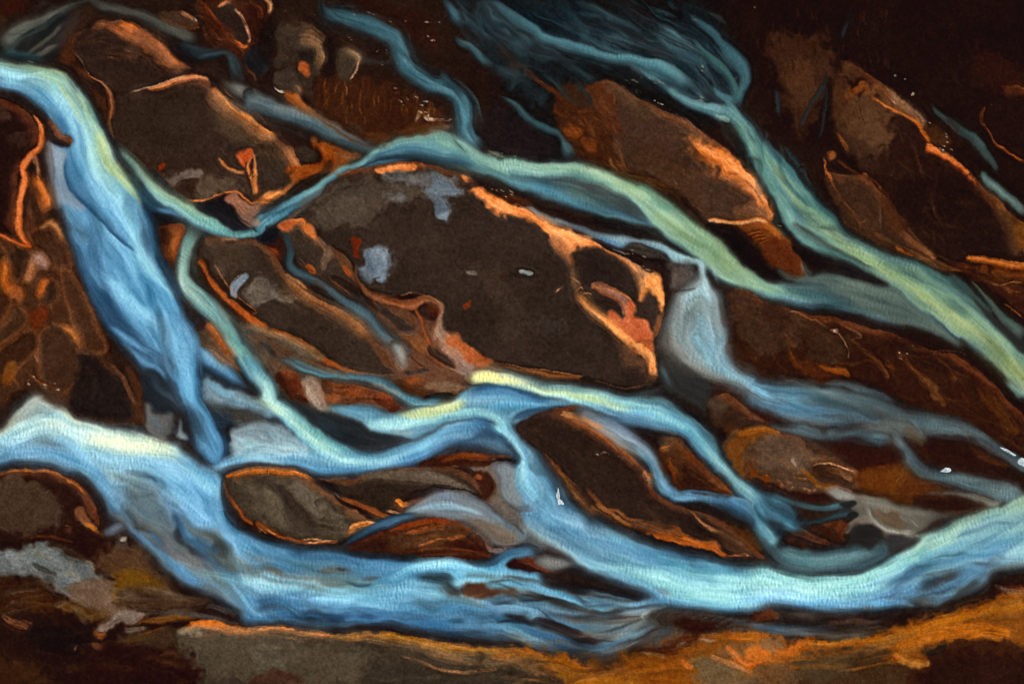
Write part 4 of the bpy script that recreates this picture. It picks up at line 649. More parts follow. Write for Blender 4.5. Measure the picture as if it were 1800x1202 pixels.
ln('00:860,608 960,580 1080,545 1190,515 1245,495', 'c8a890', 1.6, .9); glow('00:1400,560 1480,650 1600,750 1700,820 1800,890 01:200,920', 'e0985e', 18, .95, 1); glow('00:1410,580 1480,660 1580,745 1700,820', 'f0a868', 5, .9)
S('00:1380,540,5 1410,560,6 1420,600,5', 'd88a54', 3, 'n', .8); S('00:1410,600,14 1460,700,22 1560,800,20 1700,880,16', '6a4a32', 16, 'n', .45)
P('00:1560,1000 1620,985 1670,1000 1660,1050 1620,1090 1650,1110 1600,1100 1580,1060', 'b4562a', 3, .6, .95, 'n'); S('00:1700,1015,2 1650,1060,4 1640,1120,6 1670,1180,7 10:1690,0,6 1690,90,6 1700,180,5', '-1:b06a38:.3 0:dc8c54 1:9a5c34:.3', 4, 'n', .95)
S('00:1440,1035,4 1490,1090,6 1560,1130,6 1630,1140,7', '-1:8a5a38:.2 0:d89058 1:8a5a38:.2', 4, 'n', .9); dab('00:1460,930 1560,980 1600,960 1790,940 1790,1000 1660,960 1560,1020', '2a1e18', 7, .8, .8)
ln('00:1440,960 1480,1000 1520,1040', 'a87a58', 1.2, .5)
glow('10:1690,220 1790,205 11:120,190 230,150 300,70 310,10', 'd07a40', 16, .9, -1); glow('01:240,940 290,1030 330,1120 350,1190', 'e09a68', 14, .9, 1); glow('01:100,880 200,930 260,1000 290,1080', 'a07858', 10, .6)
dab('11:100,150 170,140 240,150 190,190 110,200', 'e09858', 5, .6, .9); S('01:20,1010,3 40,1100,5 30,1200,6 11:20,60,6 40,180,5', 'd08a54', 4, 'n', .8)
dab('11:50,30 150,20 280,30 290,80 220,130 120,140 60,110', '35281e', 6, .4, .9); dab('01:60,1050 180,1030 260,1100 280,1180 160,1200 60,1180', '43352a', 8, .6, .8)
ln('10:1210,200 1300,212 1380,195 1470,152 1550,140 1610,180 1680,220 1790,212 11:150,205', 'd8834a', 2.6, .9)
ln('00:740,915 800,960 870,1020 960,1090 10:1040,0 1110,80 1190,150 1260,200', '5a2c18', 2, .7)
P('00:1040,1120 1060,1085 1085,1080 1080,1100 1050,1130', '8a3c16', 2, .5, .9, 'n')
S('00:570,490,3 640,540,4 700,580,5 730,640,7 735,720,7 715,800,6 725,870,5 750,915,3', '-1:7a4a2c:.4 0:a06a42 1:5a3420:.4', 3, 'n', .9); ln('00:470,330 530,390 570,470 640,540 740,600', 'b08a74', 1.5, .7)
glow('00:400,360 450,320 480,230 560,180', '8a5432', 10, .8); glow('00:780,110 880,170 960,220 1060,290 1140,370 1240,440', 'e08a4c', 20, .95, 1)
for q in ('00:700,130 820,190 960,260 1080,330', '00:760,150 850,210 900,270', '00:880,310 900,270 1000,270 1090,330 1180,400', '00:600,160 700,150 760,170', '00:680,170 780,200 860,260'): glow(q, 'b8744a', 7, .7)
dab('00:860,180 1000,240 1100,330 1200,420 1230,480 1100,430 960,330', '7a4f36', 12, .8, .75); ln('00:690,350 720,380 750,400', 'b09078', 1.3, .7); dab('00:820,330 900,280 900,420 830,400', '5a4030', 8, .8, .6)
P('00:400,340 460,340 520,440 600,560 700,660 700,760 720,850 690,830 650,700 560,560 470,430', '4a2a18', 5, .5, .85, 'n')
glow('00:490,450 560,500 620,560', 'b0622c', 6, .8); dab('00:520,480 600,530 620,600 560,560', '2a1a14', 4, .6, .7)
dab('00:410,280 480,280 480,400 400,420 380,360', '56301a', 9, .7, .9)
# small rust wedge beside W1
isl('small rust wedge between the wide blue channel and the narrow pale green side channel', '10:1045,375 1120,355 1200,352 1215,390 1180,480 1160,560 1145,650 1100,600 1060,520 1045,450', '4f2d18', 3, .5, .8)
glow('10:1190,360 1150,460 1130,560 1130,620', 'b06a34', 9, .7); dab('10:1050,390 1100,420 1080,520 1050,480', '2e1a12', 6, .5, .8)
isl('small oval bar with an orange rim just left of where the green side channel bends', '10:1310,1000 1370,1010 1430,1060 1480,1130 1510,1200 20:1560,150 1600,190 1520,180 1440,120 1360,50 10:1320,1160 1300,1080', '4a3a2a', 3, .5, .7)
glow('10:1310,1010 1380,1020 1440,1070 1490,1150 20:1520,60 1570,150', 'b4642e', 8, .9); glow('20:1330,20 1420,80 1500,150 1580,190', '9a7a62', 10, .7); dab('10:1280,980 1330,960 1360,1010 1300,1060', '2a1a1a', 5, .5, .8)
# fan of dark sand north of the connecting reach
P('10:1290,240 1400,218 1480,190 1520,240 1580,320 1655,378 1620,392 1540,388 1440,330 1350,290', '1d181b', 4, .3, .97, 'n')
P('10:1480,185 1550,148 1600,195 1680,235 1790,225 11:80,230 60,280 0,330 10:1720,335 1660,372 1600,335 1545,265', 'a5775f', 5, .7, .95, 'n'); P('10:1740,240 1790,240 11:120,230 40,310 10:1720,335 1660,372', '8a8a7e', 8, .3, .8, 'w')
for k in range(7): S('10:%d,%d,2 %d,%d,2' % (1430+k*26, 205+k*18, 1500+k*26, 250+k*20), '1d181b', 2, 'n', .6)
# centre-left bar
isl('lobed grey brown bar at centre left holding a small curved grey pool', '10:1290,560 1310,490 1370,440 1450,435 1600,450 1700,450 11:60,450 130,510 190,610 240,690 340,780 500,870 620,940 740,1020 820,1110 900,1180 21:940,130 960,205 860,212 740,190 600,150 480,90 400,20 11:300,1130 200,1080 100,1020 0,940 10:1700,930 1600,850 1500,750 1440,660 1390,590 1340,570', '3d3026', 2.5, .4)
dab('10:1380,470 1560,470 1640,560 1520,720 1420,620', '49392c', 10, .7, .8); dab('11:0,740 120,730 180,800 100,880 0,870', '6e6458', 10, 1.2, .7); dab('11:150,790 260,820 300,870 180,850', '7a7064', 7, 1.2, .7); dab('10:1620,760 1740,780 1750,870 1640,830', '77695a', 10, 1.2, .6); dab('10:1400,600 1480,600 1480,700 1420,680', '5e5044', 8, 1.2, .5)
P('10:1515,760 1560,710 1620,680 1640,715 1590,760 1560,800 1560,845 1520,810', '7c878e', 2, .2, .95, 'n'); ln('10:1515,760 1550,712 1615,680', 'e0c4a8', 1.3, .9); ln('10:1560,850 1565,800 1600,760', '241814', 1.5, .7)
glow('10:1440,470 1500,450 1560,455 1580,500', 'c8a080', 4, .8); ln('10:1570,480 1580,515', 'd8a07a', 2, .8)
S('10:1290,590,6 1330,600,8 1350,690,9 1410,760,10 1490,850,10 1580,920,10 1680,1000,11 1790,1080,11 11:140,1070,11 300,1130,11 420,1200,10 21:480,120,9 600,170,8 740,205,7 860,225,5', '-1:8a4a20:.2 -.3:b8662c .2:a05424 .6:5a3018 1:2a1810:.6', 4, 'n', .95, wob=1.6)
ln('10:1400,600 1440,670 1500,760 1600,860 1700,940 11:20,960 120,1040 220,1100 310,1150 21:420,50 500,110 610,165 740,200 870,222 970,215', 'c07a48', 1.8, .75); ln('11:150,1080 300,1110', 'd8a080', 1.3, .7)
S('10:1300,600,5 1330,680,7 1370,780,7 1470,870,7 1540,930,7', '-1:1d1512:.8 0:2a1a14 1:5a3018:.3', 4, 'n', .8)
glow('11:230,680 340,775 480,860 620,930 740,1010 820,1100', 'a8764a', 22, .75, 1); S('11:220,670,3 300,730,5 380,790,4', 'e0985e', 3, 'n', .9)
ln('11:470,1130 500,1080 560,1040 660,1060', '6a5a48', 1, .5); ln('11:900,1160 940,1230', 'd88a5a', 2, .8)
# the mud flats south of it
S('11:-100,1010,8 60,1050,12 220,1120,14 400,1200,14 21:500,120,10', '-1:6a6452:.5 0:77725f 1:5a5a50:.5', 8, 'n', .7)
S('20:1700,-30,5 1760,30,8 21:100,60,9 160,130,8', '-1:5a5f5c 0:7c8078 1:3a3630', 5, 'w', .8); S('21:60,0,4 130,60,6 190,100,5', '23272b', 4, 'n', .8)
P('20:1620,60 1700,80 1790,130 21:180,150 300,180 200,170 60,150 20:1720,150', '8a6a50', 8, .8, .7, 'n')
S('21:150,110,4 250,130,8 340,170,10 450,205,10 560,215,10 700,225,10 820,250,12 900,290,12 1000,350,14 1100,395,12 1200,400,10 1300,385,6', '-1:2a3d44 -.2:4a7488 .4:65a0b4 1:2c3c44', 5)
S('21:250,95,4 340,140,7 440,180,7 560,200,6', '-1:74a4b0 0:5f8c98 1:3a4a50', 4); S('21:780,280,6 860,300,8 950,340,7 1040,370,5', 'a3a49a', 5, 'w', .7)
S('21:620,260,5 760,290,8 860,350,8 960,400,6', '4a3024', 6, 'l', .6)
isl('dark rust bar in the middle reaches, lying left of a pale sandy tongue', '21:160,210 230,185 310,200 340,260 360,340 400,400 330,405 260,370 200,310 160,260', '3d1e10', 3, .6, .7)
glow('21:170,200 240,190 320,220', '8a4a24', 8, .7); dab('21:220,250 300,240 340,330 280,360', '5a2a12', 7, .9, .7)
P('21:340,240 430,240 480,330 500,400 520,450 490,460 420,420 370,350', '9a8270', 6, .5, .95, 'n'); S('21:370,290,5 400,370,7 460,430,6 510,465,4', 'b8a694', 5, 'n', .7)
isl('low rust and tan bar between two thin streams, speckled with orange', '21:480,250 560,260 680,275 780,310 880,350 980,410 1020,440 960,465 880,440 800,410 680,410 560,400 500,360', '5c3a26', 4, .7, .6)
dab('21:490,330 600,330 700,300 740,350 600,390 500,390', 'a0623c', 9, 1.1, .7); dab('21:800,350 900,370 1010,430 950,462 850,430', '481e0e', 5, .5, .9); glow('21:800,360 900,380 980,420', 'a8562a', 6, .7)
isl('rounded rust knoll just left of the brightest yellow water', '21:960,270 1040,240 1130,240 1200,280 1300,300 1420,290 1450,310 1380,350 1360,375 1250,360 1120,375 1040,350', '50331f', 4, .6, .7)
dab('21:1140,290 1260,270 1420,300 1380,345 1220,340', '7d6852', 8, .6, .8); S('21:1120,375,4 1250,365,7 1350,365,6', '1f1512', 4, 'n', .9); glow('21:1000,290 1080,250 1130,270', 'a05a2c', 10, .7)
# stream between the lobes west of the great bar
P('11:60,430 190,370 240,430 240,560 190,600 130,520', '3f1c10', 5, .6, .9, 'n'); glow('11:110,480 170,540 200,600', 'b05a2c', 7, .8); dab('11:30,430 200,370 170,470 70,480', '17161e', 5, .3, .9)
S('11:190,390,9 250,440,11 268,530,10 245,610,9 290,665,10 380,715,10 490,765,9 590,845,11 680,895,13 760,955,13 830,1020,11 900,1090,14 960,1145,15 1030,1200,13 21:960,40,13 1010,120,12 1020,195,10', [(0,'-1:1f2a30 0:3b5158 1:1f262a'), (.25,'-1:2a3a42 -.2:4f7484 .4:4c6876 1:1f1c1c'), (.6,'-1:3a3f42 0:56727f .5:5d6c70 1:3a2a22'), (.85,'-1:8a7a6c -.2:80888a .4:6a8088 1:4a3a30'), (1,'-1:9a8474 0:a09a90 1:7a5c48')], 3)
feather('11:190,390 268,530 290,665 490,765 680,895 830,1020 960,1145 21:1010,120', 20, 40, ['5a747e', '1f2426', '7a8688', '3a4c54', '8a6048'], 207)
isl('lobed bar with an orange upper rim between the thin blue stream and the great bar', '11:180,370 250,330 330,315 390,340 440,420 480,470 580,530 650,590 690,680 715,770 640,730 520,690 440,700 360,640 300,590 285,480 240,400', '43362b', 2.5, .4, .9)
glow('11:200,350 330,315 400,350 450,440', 'e08a50', 14, .9, 1); P('11:180,370 240,330 300,320 280,380 240,410', 'b8683a', 5, .6, .9, 'n'); S('11:440,440,6 500,490,10 530,550,12 490,610,10 475,680,6', '775f4c', 6, 'n', .85); P('11:350,350 400,360 430,430 460,460 420,450 380,400', 'c87840', 4, .6, .8, 'n')
P('11:370,640 400,630 440,690 400,690', 'b0622c', 2, .5, .9, 'n'); P('11:615,640 640,640 670,690 655,705 620,670', 'b06034', 1.5, .2, .9, 'n'); ln('11:590,530 610,550', 'e8d0b0', 3, .9); ln('11:570,540 640,590 680,640', 'a08468', 1.2, .7); ln('11:310,580 350,610 380,640', 'b08a68', 1.4, .7); ln('11:510,690 540,730 600,770 680,820', 'c07038', 2.2, .8)
S('11:300,600,3 370,660,6 450,700,6 540,760,6 640,820,6 740,870,6 840,960,5 900,1040,5 960,1110,4', '-1:4a2414:.3 0:6a3a1e 1:3a1c10:.5', 4, 'n', .85, wob=1.8)
S('11:400,740,5 460,760,7 500,775,4', '7a3a18', 4, 'n', .8)
# the orange-brown threads at the foot of the great bar
S('11:695,600,3 705,700,5 750,770,7 820,830,9 920,858,12 1050,882,10 1150,855,9 1230,862,9 1268,925,9 1262,1000,11 1250,1090,18 1290,1180,24 21:1280,50,24 1380,110,26 1500,160,26', [(0,'-1:4a2e20 0:6a4830 1:3a261c'), (.3,'-1:3f261a -.3:8a5636 .4:a06844 1:5a3420'), (.6,'-1:8a7462 0:a0826c 1:6a4430'), (.8,'-1:b06438 -.2:a4785c .4:9a7864 1:7a4c34'), (1,'-1:a4704a 0:a8887a 1:8a7a6e')], 4, 'l')
P('11:1290,1060 1340,1090 1370,1060 1390,1130 1500,1190 21:1480,60 1600,120 1540,170 1450,140 1380,60 1300,20', 'b0673c', 4, .7, .9, 'n'); S('21:1230,30,5 1280,90,7 1330,140,6', 'a89a92', 4, 'n', .7)
S('11:800,850,3 880,940,5 950,1030,6 1010,1100,7 1080,1160,9 1160,1210,9 21:1160,60,9 1220,130,8 1300,180,7', '-1:5a3420:.3 0:8a5836 1:4a2c1c:.4', 4, 'n', .9, wob=1.5); S('11:1080,890,5 1110,970,6 1140,1060,7 1180,1140,8 1200,1200,8 21:1180,60,8', '-1:4a2616:.5 0:9a5a2c 1:5a3018:.4', 4, 'n', .9)
P('11:1000,1110 1100,1100 1170,1110 1180,1180 1220,1210 21:1230,60 1290,120 1370,160 1370,180 1290,150 1200,100 1120,60 1040,20', '8a5a34', 6, .8, .7, 'n'); S('21:1160,30,5 1210,90,7 1290,145,6 1370,165,5', '33211a', 4, 'n', .85)
S('21:920,20,4 960,90,5 1000,170,5 1010,210,4', '8a5c40', 4, 'n', .7); S('21:1010,210,5 1100,195,6 1190,190,5', '2c2d30', 4, 'n', .9); ln('21:1050,80 1100,130 1170,180', '4a2212', 2.5, .8); S('21:950,90,3 1000,140,9 1040,180,13', 'a09486', 7, 'n', .8)
isl('larger dark gravel lens of the pair ringed by orange threads below the great bar', '11:830,880 950,895 1055,925 1085,985 1080,1060 1000,1065 930,1000 870,935', '3a2e25', 2.5, .3, .7)
ln('11:1000,1080 1040,1090 1085,1075', 'e8d8c8', 1.6, .6); ln('11:920,970 1000,960', '8a7a6a', 1, .5)
isl('small egg-shaped rust lens inside a pale sandy loop below the great bar', '11:1115,895 1195,868 1240,900 1243,960 1205,995 1140,955', '33201a', 2.5, .3, .7)
dab('11:1170,910 1230,910 1230,970 1190,970', '4f2410', 5, .6, .8)
isl('sliver of dark gravel among the orange threads south of the paired lenses', '11:1160,1150 1190,1145 1220,1190 21:1240,20 1300,90 1360,150 1300,140 1220,80 1165,30', '382a22', 2.5, .3, .6)
# the great bar
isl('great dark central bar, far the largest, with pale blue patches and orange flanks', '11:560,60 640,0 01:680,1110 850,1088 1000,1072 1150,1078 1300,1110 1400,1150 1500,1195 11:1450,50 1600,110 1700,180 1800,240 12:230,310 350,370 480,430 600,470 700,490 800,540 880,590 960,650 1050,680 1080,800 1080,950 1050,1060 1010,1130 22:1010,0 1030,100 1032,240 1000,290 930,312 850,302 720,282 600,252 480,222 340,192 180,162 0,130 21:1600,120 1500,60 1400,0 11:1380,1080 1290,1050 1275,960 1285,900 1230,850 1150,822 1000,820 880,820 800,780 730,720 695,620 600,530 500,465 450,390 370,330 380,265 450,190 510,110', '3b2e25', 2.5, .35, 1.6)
dab('11:420,260 520,130 660,80 800,40 900,60 1100,60 1150,180 900,220 800,360 600,360 460,400', '564a3d', 16, 1, .85); dab('11:440,240 600,180 740,170 780,260 640,330 480,320', '5f5346', 12, 1.2, .6)
dab('11:820,50 900,20 1050,10 1250,10 1370,60 1370,150 1200,160 1100,110 900,80', '73706c', 11, .9, .85); P('11:1180,50 1270,40 1350,60 1370,140 1320,160 1335,260 1310,325 1260,325 1230,250 1190,220 1180,150', '6c767c', 11, 1.2, .9, 'n'); dab('11:1250,280 1310,270 1300,320 1260,320', '8e9aa0', 4, .8, .7); dab('11:1250,165 1310,165 1310,190 1260,185', '4a4540', 3, 1, .7)
P('11:880,170 940,160 1010,175 1000,200 900,200', '706e6e', 9, 1.1, .8, 'n'); P('11:760,530 830,515 930,520 945,570 920,640 905,700 830,735 750,700 740,620', '757f86', 11, 1.1, .95, 'n'); dab('11:800,540 900,530 900,690 840,710', '848e94', 5, 1.2, .6)
dab('11:820,715 870,700 890,715 850,740', 'a0b4c0', 3, .8, .7)
P('11:665,450 700,445 735,470 720,530 725,590 695,590 680,530', '70300f', 2.5, .4, .95, 'n'); ln('11:700,590 705,650 720,720', '6a4a38', 2, .6)
P('11:1400,885 1430,880 1460,855 1450,890 1420,915 1400,910', '7e3c18', 2, .6, .9, 'n'); P('11:1420,672 1470,670 1495,684 1450,695', '8f867c', 3, .9, .8, 'n'); P('12:120,652 165,657 220,674 215,697 160,690 122,682', 'b4b8b0', 2, .9, .9, 'n')
ln('11:780,215 850,205', '6a3c20', 1.6, .7); ln('11:730,735 760,755', 'd8c0a0', 2.4, .9); ln('11:980,820 1090,815 1150,830 1220,850 1270,900', 'd0a078', 1.8, .8); ln('11:800,790 900,820 980,818', '8a6a50', 1.8, .7)
dab('11:1500,600 1700,700 1720,860 1560,820', '4d3a2c', 20, .8, .6); dab('12:200,960 420,1000 400,1080 220,1040', '4c443c', 14, 1, .6); dab('12:30,880 160,900 120,1100 0,1100', '48392d', 14, 1, .5)
# its orange shoulders
P('11:1430,110 1470,105 1560,130 1650,180 1740,240 1800,260 12:160,260 300,330 420,390 560,440 650,480 700,500 640,510 520,510 440,570 380,540 340,450 280,380 160,320 60,290 11:1700,310 1600,260 1500,180', 'dc9058', 8, .9, .97, 'n')
S('11:1440,110,6 1540,170,12 1640,220,13 1760,280,12 12:140,280,12 260,330,12 360,400,14 480,450,10 600,490,7', 'ef9f62', 9, 'n', .85); S('12:340,420,10 380,500,16 430,560,14 470,640,8', 'a8714a', 12, 'n', .8)
for k in range(9): S('12:%d,%d,2.5 %d,%d,2' % (375+k*22, 470+(k*37) % 40, 382+k*22, 500+(k*53) % 50), 'b4744a', 2.5, 'n', .7)
P('01:820,1130 850,1108 950,1095 1100,1088 1150,1095 1050,1120 920,1130 840,1145', 'd98a50', 4, .6, .95, 'n'); S('11:1380,20,4 1420,45,7 1450,60,4', 'd0804a', 4, 'n', .9); ln('01:640,1150 760,1105 900,1085 1060,1075 1180,1085 1300,1115', '8a4a24', 2, .7)
S('11:1450,60,5 1560,110,12 1660,150,14 1790,215,13 12:130,240,9', '261812', 8, 'n', .9); dab('12:0,180 60,150 200,230 160,240 60,220', '6a3a1c', 7, .9, .7)
P('12:520,560 560,530 640,530 700,560 780,600 830,650 880,740 900,820 880,900 840,880 760,800 650,770 560,740 510,680', '342720', 10, .6, .95, 'n')
S('12:680,510,7 780,555,10 860,610,13 920,700,15 930,800,13 910,880,10', '-1:a06c46:.4 0:d8935c 1:8a5a3c:.2', 8, 'n', .85); ln('12:700,515 800,560 880,600 940,660', 'e0b890', 1.6, .7)
P('12:950,650 1050,685 1078,800 1075,950 1040,1060 1050,940 1030,830 960,800 920,880 940,760', 'e09a5a', 6, .7, .95, 'n'); P('12:950,820 1010,830 1030,900 1000,960 960,940 940,880', '3d2f28', 5, .5, .9, 'n'); glow('12:880,660 930,690 920,740', '6a5a50', 10, .6)
S('12:1060,960,8 1040,1040,9 1015,1110,7', '7a4c2c', 6, 'n', .8); ln('12:1078,700 1088,820 1085,940 1050,1060 1015,1130', '2c1a12', 2.2, .8)
S('12:600,760,5 640,755,9 720,800,14 790,840,14 830,900,15 850,960,18', '-1:c07a50:.6 -.2:a88270 .5:a06a50 1:5a3a2c:.3', 4, 'n', .95); ln('12:605,780 625,750 660,760 760,790 830,830 880,880', 'e0985c', 1.8, .8)
P('12:700,930 740,930 790,990 810,960 820,880 880,880 880,960 970,975 1000,1080 1010,1130 22:1010,0 940,10 12:860,1140 800,1080 720,1000', 'c06e48', 4, .6, .97, 'n'); dab('12:640,850 760,880 790,960 740,930 660,900', '33241d', 5, .4, .9)
glow('12:480,790 540,850 620,940 700,1000 790,1080 880,1150 22:900,20', 'e8a264', 10, .9); S('12:620,940,6 720,1020,9 820,1110,11 900,1180,12 22:960,60,13 1000,150,12 1005,240,9', 'f0a868', 8, 'n', .9)
dab('22:860,60 960,120 990,220 960,270 880,200 840,120', '7a5038', 14, .8, .6); dab('22:760,20 860,10 900,90 860,140 800,80', '7a5438', 14, 1, .4); P('22:900,0 1005,0 1010,60 960,40', 'a85c34', 4, .6, .8, 'n'); dab('22:870,170 950,190 950,280 860,290 780,260', '33261f', 10, .5, .8)
for q in ('12:360,805 390,780 425,758', '12:490,800 510,780 540,760 560,790', '12:440,700 500,720 540,760', '12:540,820 580,800 620,830'): ln(q, 'd8a070', 2, .85)
ln('12:355,800 372,795', 'f0d0a0', 3, .9); glow('12:460,600 480,680 500,760 560,840', '8a6848', 9, .6)
for q in ('22:-60,120 60,145 180,165 340,195 480,225 600,255 720,285 850,305 930,315 1010,292', ): S(q, '1b100c', 3, 'n', .95, w=3.2)  # shadow of the cut bank painted as a dark line along the lower edge
S('22:0,150,4 180,190,7 300,220,9 420,235,9 540,245,6', '-1:5a3018:.5 0:a06030 1:5a3018:.3', 4, 'n', .85); ln('22:0,135 120,158 200,178 340,195 420,212 560,240', 'd89a68', 1.6, .8); ln('22:600,262 760,300 860,312 960,305', 'b0764a', 1.8, .7)
for q in ('22:380,125 392,125', '22:455,18 465,18', '11:1060,665 1070,665'): ln(q, 'c8c0b8', 1.6, .8)
# bars beside W3
P('12:850,470 960,500 1060,540 1120,585 1130,640 1080,660 990,610 900,560 840,515', '3d352f', 4, .4, .95, 'n'); S('12:600,455,5 800,535,9 950,600,11 1090,640,14 1100,690,8', '1c0e0a', 5, 'n', .95); dab('12:930,610 1090,640 1080,690 960,660', '2a1a14', 6, .8, .8); ln('12:740,510 780,525 850,550', 'd8c0a8', 1.8, .8)
dab('12:1110,615 1210,610 1300,640 1320,700 1310,765 1200,785 1115,790 1095,720', '6a6058', 16, .6, .8)
S('12:1270,560,8 1320,610,11 1338,690,12 1350,760,11 1385,880,6', '-1:86a4ae:.2 -.2:98b4be 1:7c9aa4:.2', 9, 'w', .7); S('12:1120,600,5 1220,610,8 1300,640,8', '7f8a8e', 9, 'w', .6); S('12:1095,797,2 1150,797,3 1200,787,3 1310,770,2', '1d1512', 1.6, 'n', .6); dab('12:1090,620 1120,700 1100,790 1080,700', '2c201a', 5, .5, .9)
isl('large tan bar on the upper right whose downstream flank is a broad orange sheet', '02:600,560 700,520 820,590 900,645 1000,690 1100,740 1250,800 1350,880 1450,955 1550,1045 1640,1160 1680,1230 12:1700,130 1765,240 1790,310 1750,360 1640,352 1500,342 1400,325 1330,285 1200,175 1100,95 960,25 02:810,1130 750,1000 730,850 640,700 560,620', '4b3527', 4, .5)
dab('02:560,560 720,560 760,700 780,900 720,860 640,720', '5a3018', 10, .8, .8); dab('02:700,540 900,640 1000,720 980,800 860,740 760,640', '57412e', 12, .9, .7); dab('02:880,1000 1100,1000 1250,1150 12:1300,80 1400,200 1350,300 1200,160 02:900,1150', '4f3522', 16, .8, .7)
P('02:1200,925 1290,915 1400,970 1500,1040 1600,1120 1680,1220 12:1700,130 1770,240 1790,310 1720,300 1680,230 1600,130 1540,60 02:1440,1180 1420,1090 1330,1030 1250,980', 'b8743f', 16, .6, .95, 'n'); P('02:1240,930 1400,975 1520,1055 1640,1150 1690,1230 12:1740,200 1785,310 1720,290 1640,180 1560,90 1480,40 02:1380,1080 1300,1000', 'dd8c50', 14, .7, .95, 'n'); S('02:1260,940,6 1380,990,10 1500,1070,13 1600,1160,13 12:1680,110,10 1750,230,7', 'f0a266', 9, 'n', .85)
dab('02:1260,1080 1420,1120 1500,1200 12:1560,80 1600,160 1540,160 1460,60', 'a4683c', 14, .9, .8); dab('12:1330,100 1460,60 1600,130 1680,230 1560,260 1420,220', '3f2c20', 18, .7, .6); dab('12:1560,230 1700,230 1760,300 1640,330 1560,300', '7a543a', 9, 1, .8)
for q in ('02:960,720 1050,770 1130,775', '02:1150,770 1200,800 1280,850', '02:1180,860 1280,900 1380,960', '02:1130,740 1230,790 1330,870'): ln(q, '9a8470', 1.3, .75)
for q in ('02:640,600 680,700 740,790', '02:690,560 740,650 740,720', '02:600,640 660,740 720,820'): S(q, '7a4e30', 4, 'n', .6, w=4); S(q, '2c1a12', 2, 'n', .6, w=1.6)
dab('02:430,830 520,830 560,900 500,920 420,890', '84481a', 7, 1.1, .8); dab('02:520,900 620,940 640,1000 560,960', '7a4218', 6, 1.1, .8); S('02:720,1020,3 740,1090,5 780,1130,4 860,1180,4', '8a5c3c', 4, 'n', .7); S('02:730,930,3 770,980,4 750,1040,4', '6a4428', 4, 'n', .7); S('02:150,450,5 240,520,6 300,570,6 400,640,6 420,660,4', '70380f', 4, 'n', .8, wob=2); S('02:20,310,3 80,390,5 160,460,5', '5f3a20', 4, 'n', .7)
dab('02:-40,300 60,320 170,470 230,560 160,500 40,440', '3c2c22', 10, .7, .7); S('02:760,1120,8 900,1210,8 12:900,30,8 1000,80,7 1100,130,7 1200,220,6', '5a3618', 7, 'n', .6); S('12:720,0,3 840,25,4 950,75,4 1080,150,3', '7a4c24', 3, 'n', .8); S('12:1080,140,3 1200,230,5 1300,320,6 1360,380,6', '3a2010', 4, 'n', .8); ln('12:1150,70 1180,110', 'c08a68', 2.2, .7); ln('12:1260,210 1320,250 1350,270', 'a47a58', 1.4, .6)
# the dark hole and its rust bank
P('12:1345,355 1450,365 1550,390 1610,460 1700,550 1790,640 13:200,690 300,740 150,720 12:1660,640 1560,545 1440,440', '160807', 5, .3, .98, 'n')
isl('rusty combed flat just downstream of the tan bar, with hatched orange edge', '12:1530,345 1660,330 1790,335 13:170,360 230,440 270,480 330,590 360,690 250,690 150,640 90,590 60,520 12:1640,440 1600,400', '6e3d18', 5, .6, .6)
S('12:1360,320,4 1420,330,7 1500,345,6 1580,350,6 1680,330,7 13:120,340,6', '-1:8a4a20 -.3:d08a50 .2:e0b080 1:7a4020:.5', 4, 'n', .9); dab('13:60,350 150,350 230,440 130,420', 'a8682c', 7, .7, .8)
for k in range(14): S('13:%d,%d,2.4 %d,%d,2.4' % (-40+k*11, 420+k*9, 70+k*9, 395+k*8+(k*37) % 12), 'a2602a' if k % 2 else '2a120a', 2.2, 'n', .7, wob=2)
dab('13:100,470 240,470 330,600 350,690 200,680 80,580', '5a2c12', 10, .5, .85); dab('13:-60,500 60,520 110,640 200,700 60,680 -60,600', '1a0a08', 8, .4, .9)
S('13:320,600,2 350,660,3 370,700,2', '7a7a70', 2, 'n', .7); S('13:180,685,2 260,720,4 380,730,3', '5a5a50', 3, 'n', .7)
P('13:250,480 350,530 500,572 620,610 700,650 800,690 910,748 850,752 700,715 560,680 440,640 360,610 300,560', '1a0b09', 4, .3, .97, 'n')
# eastern bars
isl('narrow brown bar squeezed along the right bank of the yellow-green channel', '13:490,0 540,10 03:640,1160 13:740,30 800,80 880,160 950,280 1040,410 1190,540 1230,590 1180,600 1000,560 860,495 720,432 655,385 600,300 545,190 500,80', '3d2718', 3, .5)
S('13:480,-20,3 520,50,4 550,100,4 600,180,3 680,290,3 720,390,3', '-1:6a3418:.3 0:c07040 1:6a3418:.3', 3, 'n', .85, wob=2); S('13:850,220,5 855,320,4 850,400,3', '8a7058', 4, 'n', .5); S('13:720,10,3 780,45,5 840,95,5 900,160,4', '-1:7a3c18:.4 0:e09a60 1:8a4a20:.4', 3, 'n', .9); S('13:880,130,6 960,260,7 1040,380,7 1150,500,8 1220,550,7', '5a3a1e', 6, 'n', .8); dab('13:860,150 960,270 1020,380 940,400 880,280', '4a2a14', 8, .8, .8); dab('13:560,60 760,100 840,200 830,380 720,380 640,260', '4a3322', 14, .8, .7)
S('13:940,490,5 1040,560,6 1150,600,6 1230,640,5 1330,650,5 1400,640,5', 'a8642a', 5, 'n', .75, wob=2.); S('13:1180,570,4 1240,590,3', 'd88a4c', 3, 'n', .9)
isl('dark oval bar at the upper right, a thin orange crest running down its right flank', '03:590,400 680,430 800,510 920,590 1020,680 1120,770 1190,870 1215,950 1320,1030 1420,1110 1500,1200 13:1500,95 1600,185 1690,275 1800,370 1900,450 1900,610 1800,610 1650,585 1500,565 1400,580 1330,585 1230,535 1110,440 1010,330 940,200 850,105 760,45 03:740,1130 660,1040 590,950 550,850 530,720 520,600 555,500', '2c150c', 5, .5)
